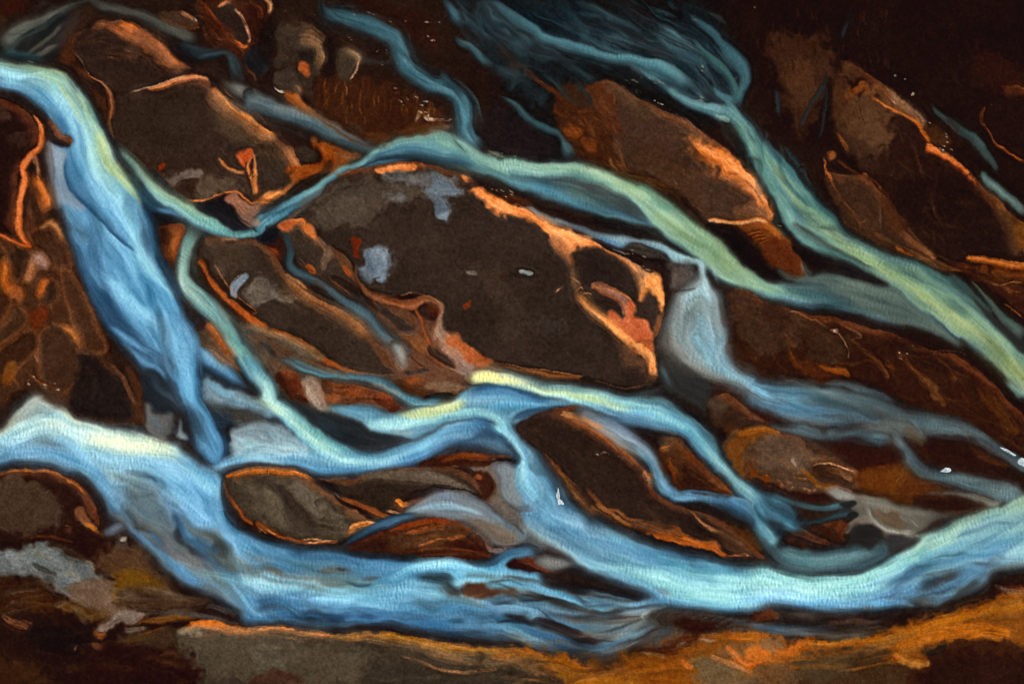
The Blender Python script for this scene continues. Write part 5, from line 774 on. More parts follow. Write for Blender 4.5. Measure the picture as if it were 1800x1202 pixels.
dab('03:540,560 700,600 880,660 930,780 890,960 740,1030 600,900', '5d4029', 16, 1.1, .9); dab('03:560,860 760,960 860,1100 13:860,60 03:640,1000', '3a2416', 16, .9, .7); dab('03:520,560 600,480 660,620 560,760 540,860', '4a2c18', 9, .9, .8); dab('03:590,400 680,440 740,500 620,520', '4f331c', 12, .9, .8); S('03:720,670,1.6 730,750,1.8 760,830,1.6', '26160e', 1.6, 'n', .9)
P('03:640,590 700,545 780,560 870,590 800,600 740,620 650,640', '8a5228', 8, 1, .9, 'n'); dab('03:760,560 900,590 1000,680 1090,770 1000,760 900,690 800,620', '6a4426', 9, 1.1, .85)
S('03:780,640,5 900,705,6 1000,755,6 1090,815,8 1150,890,10 1195,945,9', '-1:7a4018:.2 -.2:c4742c .3:a86028 1:5a2c12:.2', 5, 'n', .9, wob=1.8); S('03:1140,970,12 1200,990,12 1280,1030,9 1360,1090,8 1430,1150,7 1480,1200,7 13:1440,40,7 1500,110,6', '-1:8a4a20:.4 -.2:ec9a5c .2:c8743a .7:7a3c1a 1:3a1a0c:.2', 5, 'n', .95, wob=1.6)
S('13:1480,70,7 1560,160,9 1620,210,10 1660,270,9 1740,330,6 1820,400,6', '-1:c87a48 0:7a4a20 1:4a2a12:.2', 6, 'n', .85, wob=1.8); dab('13:1600,220 1700,280 1790,360 1780,480 1720,540 1680,440 1620,320', '54371c', 10, .9, .85); dab('13:1750,340 1850,420 1850,540 1780,500', '7a4c1c', 8, .9, .8)
glow('03:880,570 950,640 1020,700 1100,760 1150,830 1200,900', 'a89078', 6, .6); ln('03:915,640 940,680 945,710', 'e0c8b0', 1.5, .9); ln('03:880,570 930,610', 'c8a884', 1.3, .7); ln('03:700,410 730,470', 'b09070', 1.2, .6); S('03:560,880,4 610,950,6 650,1000,4', 'a06430', 4, 'n', .7, wob=2.2); S('03:470,1040,3 500,1120,4 545,1200,4', '-1:8a4a22:.3 0:d08048 1:7a3c18:.3', 3, 'n', .85); dab('03:500,1010 545,1015 550,1050 510,1060', 'a8642c', 4, .8, .7); S('03:560,1050,4 660,1120,4 760,1180,4', '6a3a18', 3, 'n', .7)
dab('13:1280,20 1420,40 1560,200 1650,360 1680,520 1500,560 1250,520 1050,320 940,140 1100,30', '240f08', 20, .3, .9)
S('13:1405,585,5 1480,575,8 1560,590,8 1650,610,9 1800,635,10 1900,640,10', '-1:7a4018 -.3:d88a4a .3:b06a28 1:6a3812', 5, 'n', .9, wob=1.8); dab('13:1240,640 1450,620 1650,640 1900,670 1900,760 1650,700 1450,660', '6f3c12', 8, .9, .9); dab('13:1380,680 1600,690 1800,740 1950,760 1950,980 1800,950 1650,830 1500,730', '3f1d0c', 10, .7, .9)
for q in ('13:1640,760 1720,735 1800,745', '13:1660,790 1800,805', '13:1660,870 1740,930 1800,980', '13:1580,745 1640,760'): S(q, 'a8703a', 2.4, 'n', .75, w=2.4, wob=2.2)
isl('almost black bar with a faint orange outline, at the right edge beyond small teal threads', '03:1620,570 1700,575 1820,610 2000,640 2000,1100 1820,1075 1700,1000 1620,930 1570,850 1580,740 1600,640', '230c05', 6, .5)
S('03:1655,570,3 1720,575,5 1830,605,5', '-1:6a3810:.3 0:b8702a 1:6a3810:.3', 3, 'n', .85); S('03:1690,545,3 1740,540,3 1790,560,2', '7a4a1c', 3, 'n', .6); S('03:1545,700,4 1520,760,5 1530,810,4 1560,830,3', '7a4218', 4, 'n', .7, wob=2.2); S('03:1535,815,3 1580,870,3 1610,930,4 1660,975,4 1740,1020,4 1830,1080,4', '-1:7a3c14:.3 0:c07030 1:6a3410:.3', 3, 'n', .85, wob=1.8)
dab('03:1480,360 1700,400 1800,500 1800,560 1560,600 1480,500', '3a1a0a', 16, .7, .7); dab('03:1120,820 1300,780 1400,960 1300,1000 1210,960', '2c150a', 8, .9, .8); dab('03:1180,840 1260,860 1330,930 1230,950', '4f3012', 7, 1.1, .7)
# dark bank between the two eastern channels
isl('long rust brown bar between the yellow-green channel and the grey blue reach below it', '12:1500,790 1570,775 1660,805 13:100,868 240,900 400,945 560,975 700,1010 900,1060 1080,1140 1240,1210 23:1350,80 1480,170 1600,290 1700,400 1800,480 1960,600 1960,850 1800,760 1680,690 1560,620 1440,540 1330,490 1230,465 1160,455 1040,400 920,345 800,290 690,250 600,235 500,255 400,255 300,225 180,205 60,190 22:1660,130 1600,60 12:1545,1070 1530,960 1510,870', '371b0c', 4, .5)
dab('12:1520,800 1660,830 13:150,900 300,960 340,1100 250,1180 80,1200 12:1560,1050', '483325', 16, .8, .85); dab('13:320,990 470,1020 600,1080 660,1170 23:620,60 560,170 440,130 360,20', '45301f', 14, .9, .8); dab('13:90,850 220,900 260,1000 180,1090 100,1000', '3a2216', 10, .6, .7)
P('22:1590,40 1660,110 1760,180 23:100,195 60,130 -20,60', '4a2812', 8, .8, .8, 'n'); dab('23:260,60 330,130 420,150 520,180 600,200 520,240 380,230 280,160', '5a3214', 10, 1, .8); S('23:230,0,3 270,100,5 330,190,6', '7a461a', 4, 'n', .6, wob=2.4); S('23:440,160,4 530,190,6 620,200,8 660,235,5', '9a5a20', 4, 'n', .8, wob=2.4); S('13:560,1000,2 640,1040,3 720,1090,3 23:640,-10,3', '8a6a4a', 3, 'n', .6)
S('13:200,1080,3 260,1120,5 300,1180,6', '7c4a20', 4, 'n', .6, wob=2.2); S('13:640,1100,4 720,1160,5 800,1230,6 23:800,110,6 860,180,6 910,270,5', '7a5230', 5, 'n', .75, wob=2.2); ln('13:230,930 300,925 350,950 440,990 500,1050', 'b8906a', 1.6, .7); ln('13:500,1050 540,1060 600,1110 630,1180', 'd8b090', 1.8, .8)
ln('23:600,0 635,50 640,130', 'c8a890', 1.5, .7); ln('13:940,1120 1080,1150 1200,1200 23:1380,60 1440,90', '9a6a40', 1.4, .7); ln('13:520,1065 545,1055 575,1062', 'f0e0d0', 3, .9)
for x, y, l in ((1000,100,120),(1080,200,120),(1150,240,140),(1220,340,90),(1380,330,100),(1480,300,120),(1560,380,120),(1650,480,110),(1720,540,80),(880,120,90),(960,60,60),(1300,180,90)):
    S('23:%d,%d,5 %d,%d,8 %d,%d,6' % (x, y, x+l*.35, y+l*.5, x+l*.75, y+l), '6e4018', 7, 'n', .55, wob=2.6)
dab('23:1140,190 1240,330 1270,430 1180,350', '6a4626', 7, 1, .8); dab('23:1520,330 1640,430 1740,560 1740,640 1620,520', '54320f', 9, 1.1, .85); dab('23:860,30 980,60 1150,180 1400,220 1600,420 1400,200 1200,80 1000,-20', '240e07', 12, .7, .8)
S('23:1640,180,6 1740,260,9 1830,350,12', '8d9c88', 8, 'w', .6)
# dark bars of the middle right
P('21:1790,150 22:1010,300 1050,260 1100,330 1030,350', '2b1d18', 3, .2, 0, 'n')
isl('plain dark triangular mud bar above the tan and rust bar at middle right', '22:1350,420 1400,370 1480,345 1560,380 1640,440 1730,490 1790,530 1700,550 1600,575 1500,600 1420,570 1370,500', '3f2a1d', 5, .6, .5)
dab('22:1360,400 1460,370 1480,440 1400,480', '564838', 12, .7, .6); S('22:1530,360,3 1620,430,4 1700,500,5 1720,530,4', '7a5c42', 4, 'n', .6); dab('22:1480,540 1620,570 1540,610 1480,600', '4a2a14', 7, .6, .8)
dab('22:1640,430 1790,500 23:240,540 400,580 600,590 680,600 500,600 300,570 150,540 22:1700,490', '34130a', 6, .4, .95)
isl('tan and rust bar at middle right, sprinkled with orange clumps along its lower edge', '22:1470,640 1540,590 1650,565 23:60,555 200,598 340,650 440,700 540,750 620,800 690,855 720,870 700,900 740,990 640,960 560,955 510,960 490,985 420,1010 320,1010 220,985 110,940 0,895 22:1690,960 1600,890 1520,800 1480,720', '55402f', 5, .6, 1)
P('22:1500,640 1600,590 1700,570 23:150,580 60,640 0,690 22:1640,660 1600,780 1620,900 1560,850 1500,760', '7a4c1e', 9, .8, .85, 'n'); dab('23:60,640 250,620 400,690 460,760 350,860 150,860 0,780', '6b5646', 18, .8, .75); dab('23:0,800 80,880 200,960 100,940 -20,890', '7a4314', 8, .9, .9)
S('22:1560,620,5 1620,590,9 1700,572,8 23:100,572,8 200,610,7', 'a8681c', 6, 'n', .7, wob=2); dab('23:420,800 560,790 660,870 690,950 560,950 500,940 430,870', '402818', 7, .5, .9); dab('23:430,690 560,750 700,850 980,810 1000,700 850,680 700,640 480,640', '35140a', 9, .4, .9); dab('23:340,650 520,700 700,830 620,830 480,760 380,700', '352519', 7, .6, .7)
P('23:700,865 850,825 990,800 1040,850 1070,890 1200,950 1300,990 1140,1000 1060,1050 1280,1080 1480,1050 1560,1080 1330,1130 1150,1090 1000,1075 850,1030 740,990 690,920', '5b3210', 6, .5, .95, 'n'); dab('23:740,880 960,820 1040,900 940,1000 800,990', '6c3f12', 12, .8, .8); S('23:1050,1060,8 1200,1080,12 1400,1085,13 1560,1075,7', '2c1108', 7, 'n', .9); S('23:980,820,3 990,870,2 950,930,2', '7a6a50', 2, 'n', .5)
ln('23:270,760 290,800 310,820', 'e8d0c0', 3.2, .9); ln('23:410,820 450,800 520,795 580,815 640,850 690,880', 'd8a078', 2, .85); S('23:580,860,4 640,900,6 680,930,5', 'a87a58', 5, 'n', .7); S('23:330,820,5 400,900,7 450,960,6 480,975,4', '8a5a20', 5, 'n', .8, wob=2)
for x, y in ((290,890),(330,900),(360,910),(320,860),(420,985),(380,995),(350,980),(240,930),(180,930),(200,960),(270,970),(440,960),(110,900),(490,965)): S('23:%d,%d,4 %d,%d,4 %d,%d,3' % (x-22, y-9, x, y, x+24, y+7), 'd08a5c' if (x+y) % 3 else 'b06030', 3, 'n', .75, wob=2.5)
P('23:1160,650 1400,620 1540,700 1640,780 1720,860 1900,950 1900,1000 1700,930 1500,880 1330,860 1240,850 1180,780', '2e1209', 6, .4, .97, 'n'); S('23:1410,650,4 1500,740,8 1600,790,9 1720,840,6', '5a3014', 7, 'n', .7); S('23:1010,560,8 1080,620,10 1140,700,6', '63503a', 7, 'n', .8); dab('23:1180,800 1230,830 1190,860', '15141a', 5, .3, .8)
# pale shoal at the lower right
P('23:500,985 545,955 620,972 700,1005 800,1010 900,1040 1000,1075 1150,1095 1280,1120 1400,1150 33:1240,110 1150,165 1080,205 1100,245 960,212 880,235 870,190 820,145 760,130 700,150 650,200 610,210 615,160 680,110 690,60 640,30 23:540,1050', '6f675c', 4, .3, .98, 'w')
S('23:700,1030,12 800,1060,14 1000,1100,12 1200,1140,10', '7d786c', 12, 'w', .8); dab('33:800,60 960,60 1000,120 1080,160 960,170 860,130', '6a4f36', 10, .6, .85); S('23:760,1080,7 33:790,90,7 830,140,9 900,180,9 990,205,9 1090,215,10', '-1:6f6a62:.3 -.2:a5a296 1:7a786e:.4', 5, 'w', .9); S('33:1040,100,2 1090,150,3 1130,165,3', 'a09888', 2.5, 'w', .7); P('23:497,990 540,958 625,978 700,1012 690,1042 620,1045 550,1048', '96908a', 7, .4, .95, 'w'); ln('23:500,985 545,955 620,968 690,1000', 'd08a68', 2.2, .8)
P('33:615,170 650,130 720,100 790,82 800,120 780,140 710,148 660,182 635,205', '86786a', 3, .3, .95, 'w')
P('33:650,202 700,152 780,146 850,182 882,238 850,285 760,310 680,290 600,300 630,250', '261d1a', 11, .4, .93, 'w'); P('33:890,240 950,205 1060,228 1130,245 1060,300 960,345 900,330', '2c2522', 7, .2, .85, 'w'); dab('33:690,160 780,155 840,190 800,230 700,220', '1a1412', 14, .4, .6)
isl('rust brown pocket bar wrapped by dark blue threads at the lower right', '33:400,150 480,120 560,105 625,120 640,160 610,200 612,250 560,290 500,250 450,215 410,180', '3a1f10', 4, .5, .6)
S('33:430,150,4 520,130,6 600,120,5', '6a3a1a', 4, 'n', .7, wob=2.2)
isl('dark blade of mud inside the bend of the blue side channel at lower right', '33:170,130 260,150 350,180 420,220 520,270 580,290 500,310 400,315 300,300 230,280 190,230', '2a1d19', 6, .5, .5)
dab('33:220,240 330,260 420,300 320,305', '4a2c1a', 6, .9, .8)
P('23:300,1000 420,1010 500,1000 560,1040 620,1050 500,1090 400,1080 320,1050 200,1010', '3a170b', 5, .5, .95, 'n')
S('23:-30,1000,10 80,1060,20 33:100,60,26 200,110,26 300,165,18 400,185,10', '-1:1f2c36 -.3:3d6a80 .3:4c86a0 1:1d2a34', 8, 'w'); S('23:60,985,4 180,1030,6 330,1080,7 450,1105,8 560,1090,9 690,1062,8', '-1:24282c -.3:4f7c86 .3:3f646e 1:16181a', 4, 'w'); S('33:330,170,6 420,135,8 520,105,9 620,75,10 715,72,9', '-1:1c1a1c 0:37525a 1:161314', 4, 'w')
P('23:580,1075 640,1050 692,1045 695,1072 640,1100', '1b1716', 3, .2, .9, 'w'); P('23:640,1135 700,1110 725,1130 690,1155 630,1165', '1a1413', 3, .2, .95, 'w'); S('33:0,20,4 40,110,6 110,230,7 170,300,6', '5a93a8', 4, 'w', .6)
dab('33:80,60 150,110 220,160 180,250 130,180', '26333c', 8, .3, .85)
# dark pointed bar and its neighbours
isl('long smooth dark brown bar below the centre, pointed at its upper left end', '22:112,560 150,512 220,472 330,442 430,436 505,425 480,455 410,465 392,490 520,532 640,592 760,672 860,752 950,830 1010,862 985,920 1050,1000 1150,1062 1250,1112 1400,1142 32:1290,30 1450,115 1560,200 1680,310 1745,372 1600,372 1450,352 1300,312 1100,262 950,212 820,152 700,82 600,12 22:560,1080 480,980 400,880 340,800 260,722 180,672 122,610', '33231b', 2.5, .3, 1.4)
P('22:395,488 385,478 420,462 480,480 580,515 680,570 620,562 520,530', 'd08a54', 3, .5, .97, 'n'); glow('22:400,480 500,515 620,575 760,665 860,750 940,820', 'b87a4a', 9, .75, 1)
P('22:945,840 975,870 1005,858 1015,900 1000,950 960,920', 'c0906a', 4, .9, .8, 'n'); ln('22:940,860 960,920 1000,970', 'a8846a', 1.4, .7); ln('22:650,745 690,735 720,745', 'd8a888', 1.6, .8); ln('22:680,755 690,745', 'f0d0b0', 2.2, .9); ln('22:740,765 800,755 820,770 825,750', 'b0907a', 1.4, .8); ln('22:830,830 880,815', '6a4a3a', 1.3, .6)
S('22:106,560,2.6 118,615,3 175,675,3.4 255,728,3.4 335,805,4 395,890,5 470,985,6 555,1090,6 640,1180,5', '-1:1d100c 0:2a1710 1:6a3a1c', 2.5, 'n', .95); S('22:280,730,5 360,830,8 440,930,10 520,1040,11 600,1130,12 32:640,40,12 760,110,11 880,170,9', '-1:8a5a34:.1 -.1:a06a3a .4:6a3c1c 1:2a140c:.6', 7, 'n', .9, wob=1.9)  # first stroke: bank shade painted dark along the lower left edge
S('22:560,960,4 640,1050,6 700,1120,6 32:760,50,6 850,110,6 960,130,5', '8a5630', 5, 'n', .8, wob=2.2); P('32:940,200 1060,200 1140,170 1230,230 1330,250 1420,245 1440,300 1500,330 1440,350 1300,310 1100,255', 'b86a30', 5, .8, .92, 'n'); dab('32:860,140 1000,140 1150,190 1200,250 1060,210 920,190', '5f3e26', 7, .9, .8); S('32:1010,225,4 1150,250,6 1300,285,6 1420,325,5', 'c47838', 4, 'n', .8, wob=2.2); ln('32:1480,345 1600,340 1660,350', 'd88a58', 2.5, .85)
S('32:1240,60,3 1310,130,5 1360,170,6 1450,200,7 1540,250,6 1600,290,5', '-1:8a5a38 -.2:c89468 .3:7a5434 1:4a2c18:.3', 4, 'n', .85, wob=2.); dab('32:1420,170 1540,220 1640,310 1600,340 1500,320 1440,250', '4d3422', 7, .8, .8); dab('32:1460,80 1640,180 1720,310 1680,330 1560,210', '5f3712', 7, .6, .8)
P('32:1200,20 1320,60 1460,110 1580,180 1640,170 1560,120 1440,60 1330,20', '22130d', 4, .3, .9, 'n'); S('32:1600,370,4 1680,385,7 1740,380,6', '2c2018', 5, 'n', .8); S('32:600,15,3 700,85,3 820,155,3 950,217,3 1100,268,3.5 1300,320,4 1450,360,4', '21120b', 3, 'n', .9)  # last stroke carries the painted bank shadow on along the lower edge
isl('rust coloured wedge between the blue side arm and the straight teal channel at lower right', '22:1035,720 1110,640 1190,665 1260,745 1330,810 1400,870 1500,970 1560,1032 1400,1000 1250,990 1185,992 1130,930 1080,850', '4a2a15', 5, .6, .9)
dab('22:1030,660 1100,630 1200,670 1240,730 1150,700 1060,740', '5a4834', 12, .7, .7); S('22:1040,725,3 1080,715,7 1130,700,4', 'b86a34', 4, 'n', .7, wob=2); dab('22:1180,800 1300,850 1450,960 1350,980 1220,960', '33190d', 10, .6, .85); S('22:1090,760,5 1130,860,7 1160,930,6', '8a4e1c', 6, 'n', .7, wob=2.2); ln('22:1500,970 1550,1020 1570,1045', 'a87a58', 1.8, .7); S('22:1170,985,2 1250,988,3 1400,1000,3 1540,1028,2', '4a8ab4', 2, 'w', .8)
# bars between W5 and W7
P('20:1490,880 1550,855 1790,835 21:100,830 300,850 400,885 560,910 700,905 850,870 780,900 560,925 300,870 0,885', '5a3a28', 6, .5, .8, 'n')
isl('oval grey green bar in the lower left middle, its turf brushed in diagonal stripes', '20:1490,905 1550,868 1790,852 21:150,850 330,868 440,928 540,1000 590,1060 700,1130 800,1190 31:800,60 900,110 860,140 700,172 655,210 610,250 450,272 350,266 200,232 100,172 0,112 20:1600,1120 1530,1020', '473c2f', 3, .4, 1.2)
for q, w_, c_ in (('21:250,930,20 370,1010,26 480,1120,24 31:500,40,22 580,130,20 600,200,12', 1, '746a5a'), ('21:80,960,18 160,1060,24 31:150,50,26 210,140,20 250,200,12', 1, '6f6452'), ('20:1560,930,14 1680,1000,20 21:60,1100,22 31:90,90,18', 1, '5f5443')): S(q, c_, 18, 'n', .7)
S('21:120,930,14 240,1020,18 330,1130,18 31:360,90,16 420,200,12', '332820', 16, 'n', .8); S('21:480,1020,8 560,1100,10 31:640,60,12', '33281f', 9, 'n', .7)
S('20:1490,900,5 1550,872,8 1650,862,9 1790,858,10 21:120,855,10 250,862,10 350,880,7 430,905,5 560,915,5 680,905,3', '-1:8a4c1c -.2:d8833c .4:a8662c 1:5a3c24:.2', 5, 'n', .92, wob=1.6); S('20:1480,900,4 1510,1000,6 1580,1100,7 30:1620,110,7 1720,180,8 31:50,140,8 150,200,8 260,245,7 400,268,6 580,272,4', '-1:3a1c10:.5 -.2:8a4a20 .3:b8682c 1:4a2412:.4', 4, 'n', .9, wob=1.8)
for q in ('31:100,180 180,225', '31:340,255 420,240 480,262', '31:360,270 480,265 590,262', '30:1690,160 1780,215'): S(q, 'e0a070', 2, 'n', .85, w=2.4, wob=2.2)
P('31:640,190 660,155 720,145 830,140 900,140 860,165 780,170 720,180 660,215', 'c07838', 4, .6, .92, 'n'); S('31:645,185,2 665,155,3 740,146,3 850,142,2', 'e8a870', 2, 'n', .85)
isl('dark brown bar with a pale grey green crescent, right of the diagonally striped oval bar', '21:430,905 560,918 680,908 800,872 940,842 1100,818 1300,828 1400,832 1480,888 1520,960 1540,1045 1450,1000 1350,972 1200,972 1050,1012 960,1025 1000,1080 1010,1135 900,1172 750,1105 640,1050 580,990 520,940', '35281e', 3, .4, 1)
S('21:700,905,8 850,890,16 1000,880,20 1150,890,22 1290,920,20 1400,970,14 1500,1020,8', '-1:6a5e4c:.3 -.3:74685a .3:665a4a 1:4a3c2e:.1', 14, 'n', .85); S('21:1020,1010,3 1100,985,4 1200,970,5 1320,965,5 1430,990,4 1520,1035,3', '1d120e', 3, 'n', .9)  # second stroke paints the shaded lower edge as a dark line
S('21:400,885,4 470,930,8 540,970,12 580,1010,9 600,1060,7', '241916', 7, 'n', .9); S('21:590,1030,4 700,1075,7 800,1120,8 900,1165,7 31:930,110,5', '-1:5a2a12 0:a05a28 1:3a1a0c', 4, 'n', .85, wob=2.2); ln('21:545,990 575,1020 600,1050', '9aa8b0', 1.8, .6); S('21:660,1110,3 700,1130,4 720,1140,2', 'c88a68', 2.4, 'n', .8); P('21:952,1045 975,1032 1005,1055 1030,1045 1040,1070 1010,1090 985,1075', 'd8883c', 2.5, .7, .95, 'n'); S('21:885,1122,3 920,1125,4 985,1135,3 1010,1140,2', 'd8a478', 2.4, 'n', .85)
P('21:1470,860 1560,870 1610,930 1620,990 1580,1040 1540,1045 1510,980 1490,920', '3a190b', 4, .4, .95, 'n'); S('21:1440,865,4 1500,890,6 1540,920,5', 'c07038', 4, 'n', .8, wob=2); glow('21:1520,1040 1590,1040 1625,980 1610,920', '8a5028', 6, .7); S('21:1330,830,4 1430,850,7 1500,900,8', '241410', 5, 'n', .8)
isl('thin dark red ridge under the deep blue tongue, just left of the narrow channel neck', '21:1060,815 1160,785 1260,758 1400,735 1500,738 1600,748 1700,758 1745,800 1660,790 1590,800 1480,832 1300,825', '3a1a0c', 4, .5, .9)
S('21:1240,800,4 1380,765,8 1500,750,7 1580,765,5', '7c3f14', 6, 'n', .8, wob=2.5); dab('21:1560,760 1740,775 1745,805 1640,790', '1c1110', 4, .3, .9); ln('21:1580,775 1640,770', 'b8a8a0', 2, .6); ln('21:1320,825 1400,830', 'b07a50', 1.6, .7)
# lilac shoal below
P('21:990,1140 1060,1082 1180,1012 1300,982 1400,1002 1540,1062 1620,1130 1750,1190 31:1700,120 1790,230 1780,275 1640,280 1560,205 1450,135 1280,92 1150,84 1000,80', '7c838c', 4, .3, .98, 'w')
S('21:1010,1130,5 1150,1090,9 1300,1085,10 1450,1110,8 1560,1150,6', '93b4c8', 7, 'w', .85); P('31:1400,100 1560,120 1700,180 1760,260 1660,275 1560,205 1450,140', '7a6656', 8, .4, .9, 'w'); S('21:1020,1090,6 1080,1050,8 1150,1030,6', 'a8705a', 6, 'n', .6); S('21:1200,1040,12 1300,1020,10 1400,1050,8', '7c8cac', 10, 'w', .7)
P('21:1590,820 1700,805 1740,850 1745,950 1790,1050 1790,1100 1700,1090 1640,1000 1630,900', '7f858c', 6, .2, .97, 'w'); P('21:1620,960 1660,1040 1760,1110 31:1790,120 1800,230 1700,180 1640,80 21:1580,1070', '76675a', 6, .5, .95, 'l'); S('31:1540,30,4 1640,110,6 1740,190,7 1820,270,6', '9cb8cc', 6, 'w', .7)
S('31:1480,220,3 1550,280,7 1620,325,7 1700,295,6 1820,285,5', 'a8887a', 5, 'n', .85)
S('31:595,300,4 680,240,8 780,190,9 880,142,11 1000,105,11 1125,82,7', '-1:1a2028 -.3:2f5878 .2:446f90 .7:24384c 1:1a1212', 4, 'w')
isl('rust and brown striped bar along the lower middle, below a thin dark blue thread', '31:640,300 760,235 880,185 1050,135 1200,103 1350,122 1430,172 1485,205 1400,240 1350,300 1500,312 1590,342 1540,378 1350,367 1150,347 950,337 800,322', '42210f', 4, .5, .9)
dab('31:900,230 1100,200 1250,160 1420,180 1380,240 1200,290 950,300', '553a24', 10, .8, .85); dab('31:650,300 780,250 900,230 900,300 780,320', '31160d', 8, .4, .9); S('31:1000,215,3 1100,185,6 1200,165,6 1300,160,5', 'b86c34', 5, 'n', .75, wob=2); S('31:1100,285,3 1180,260,5 1270,230,5 1350,235,5 1420,220,4', '-1:8a4a20:.4 0:d8884c 1:8a4a20:.3', 4, 'n', .85, wob=2); S('31:900,190,5 1050,150,7 1200,110,8 1320,130,7', '8a3f10', 6, 'n', .7); dab('31:1340,260 1500,230 1590,330 1440,360 1330,330', '3f1c10', 7, .6, .85); S('31:1400,235,4 1450,215,5 1490,200,4', '1e2430', 4, 'w', .9)
isl('small dark red teardrop bar with a pale trailing apron, below the lilac shoal', '32:20,415 110,372 215,365 245,402 335,452 260,464 120,452', '2f130f', 3, .3, .7)
P('32:225,390 300,352 400,372 480,418 420,442 360,452 280,428', '8f8c8a', 4, .2, .97, 'w'); S('32:-60,330,6 60,345,10 160,300,12 300,330,12', '3d6c8c', 8, 'w', .6); S('32:-60,290,4 60,300,5 180,282,5 270,310,4', '1d1718', 4, 'n', .8); S('32:350,450,3 480,460,7 600,495,5', '1e1a20', 5, 'w', .8)
# rust spot and southern mud
dab('31:1380,585 1450,530 1600,560 1750,590 1600,620 1430,632', '5f3318', 6, .8, .95); ln('31:1400,590 1440,625 1550,600', 'c07840', 1.6, .7); dab('31:1240,560 1380,560 1380,620 1280,600', '3a332e', 8, .6, .8); dab('31:1600,570 1800,600 32:140,630 60,620', '5f4c3e', 9, .7, .8)

# wisps and stains combed over the dry bars by old floods
RW = ['7a4a20', '54300f', '2a1208', '8f5a28', '3a1c0c']
veil('12:1500,800 13:400,950 900,1060 23:1480,170 1800,480', '12:1540,1060 23:300,225 800,290 1230,465 1560,620 1900,820', 110, RW, (1.4, 4), (.3, .65), (.05, .16), 'n', seed=81)
veil('02:600,600 900,650 1250,800 1640,1160 12:1770,250', '02:720,900 900,1180 12:1100,100 1400,320 1700,350', 80, ['6a4a34', '2f2018', '8a6244', '7a5034', '382418'], (1.4, 5), (.25, .55), (.08, .3), 'n', seed=82)
veil('02:380,600 600,600 740,800 800,1130 12:1100,60', '02:380,840 500,980 700,1120 12:900,40 1250,280', 60, RW, (1.4, 5), (.35, .7), (.06, .25), 'n', seed=83)
veil('03:600,420 900,590 1200,900 1500,1200 13:1690,270', '03:560,860 760,1080 13:860,130 1100,440 1400,580', 70, ['6a4a2e', '3a2416', '24110a', '7c5532', '4a3020'], (1.4, 5), (.25, .6), (.06, .22), 'n', seed=84)
veil('13:490,0 800,90 1040,410 1330,600 1900,600', '13:520,140 655,385 1000,560 1400,680 1900,900', 70, ['8a5a2c', '5a3416', '2a1209', 'a06c38', '3a1d0d'], (1.4, 4.5), (.3, .7), (.06, .25), 'n', seed=85)
veil('22:1500,640 23:60,570 340,650 640,800 720,870', '22:1600,900 23:110,940 420,1000 640,960 700,900', 50, ['8a6038', '3f2a1a', '7a4818', '6a5440', 'a8703c'], (1.4, 5), (.3, .6), (.08, .3), 'n', seed=86)
veil('22:130,560 430,450 760,680 1000,880 1250,1115 32:1560,200', '22:130,620 340,800 560,1080 32:820,150 1300,310 1700,370', 70, ['4a3424', '241710', '5f4029', '3a281d'], (1.4, 5), (.25, .55), (.08, .3), 'n', seed=87)
veil('22:300,760 440,930 600,1110 32:800,140 1100,255 1450,350', '22:360,790 520,970 700,1140 32:900,120 1200,190 1500,300', 44, ['a86834', 'c07c44', '3a2010', '7a4a28', '8a5a34'], (1.2, 4), (.35, .7), (.06, .2), 'n', seed=88)
veil('31:650,290 880,185 1200,105 1480,205 1590,340', '31:700,305 950,335 1350,365 1540,375', 34, ['8a5228', '2a120a', '6a3c1c', 'b0703c', '4a2a16'], (1.4, 4), (.35, .7), (.15, .5), 'n', seed=89)
veil('21:480,250 700,280 980,410', '21:500,360 680,408 960,462', 26, ['a8683e', '3a1c0e', '7a5a44', '8a4a24'], (1.4, 4), (.35, .7), (.2, .6), 'n', seed=90)
veil('21:150,850 440,930 700,1130 31:900,110', '20:1500,920 1600,1120 31:200,230 600,260', 60, ['6a5e4a', '2f261c', '5a4e3e', '7a6e5a'], (2, 6), (.2, .45), (.1, .4), 'n', seed=91)
veil('22:1110,640 1260,745 1500,970', '22:1040,740 1130,920 1250,990 1540,1030', 30, ['7a4a1e', '2a140a', '5a3416', '8a5a2c'], (1.4, 4.5), (.3, .65), (.15, .5), 'n', seed=92)
veil('00:480,260 740,130 1060,290 1250,460', '00:520,420 700,400 1000,420 1180,480', 44, ['8a5c40', '281a12', '6a452e', 'a8744e'], (1.3, 4.5), (.25, .55), (.12, .4), 'n', seed=93)
veil('00:1400,560 1600,730 1790,880 01:240,1000', '00:1400,760 1560,860 1700,980 01:160,1150', 40, ['7a5a3e', '2f2118', '5f452f', '94694a'], (1.3, 5), (.25, .5), (.12, .4), 'n', seed=94)
veil('10:1300,600 1400,760 1600,940 1790,1090 11:200,1130 400,1220 21:600,190', '10:1500,1000 20:1560,80 1700,70 1790,140 21:300,200 700,240', 44, ['a8602c', '5a3018', 'c07a44', '3a2014', '8a6248'], (1.4, 4.5), (.35, .7), (.08, .3), 'n', seed=102)
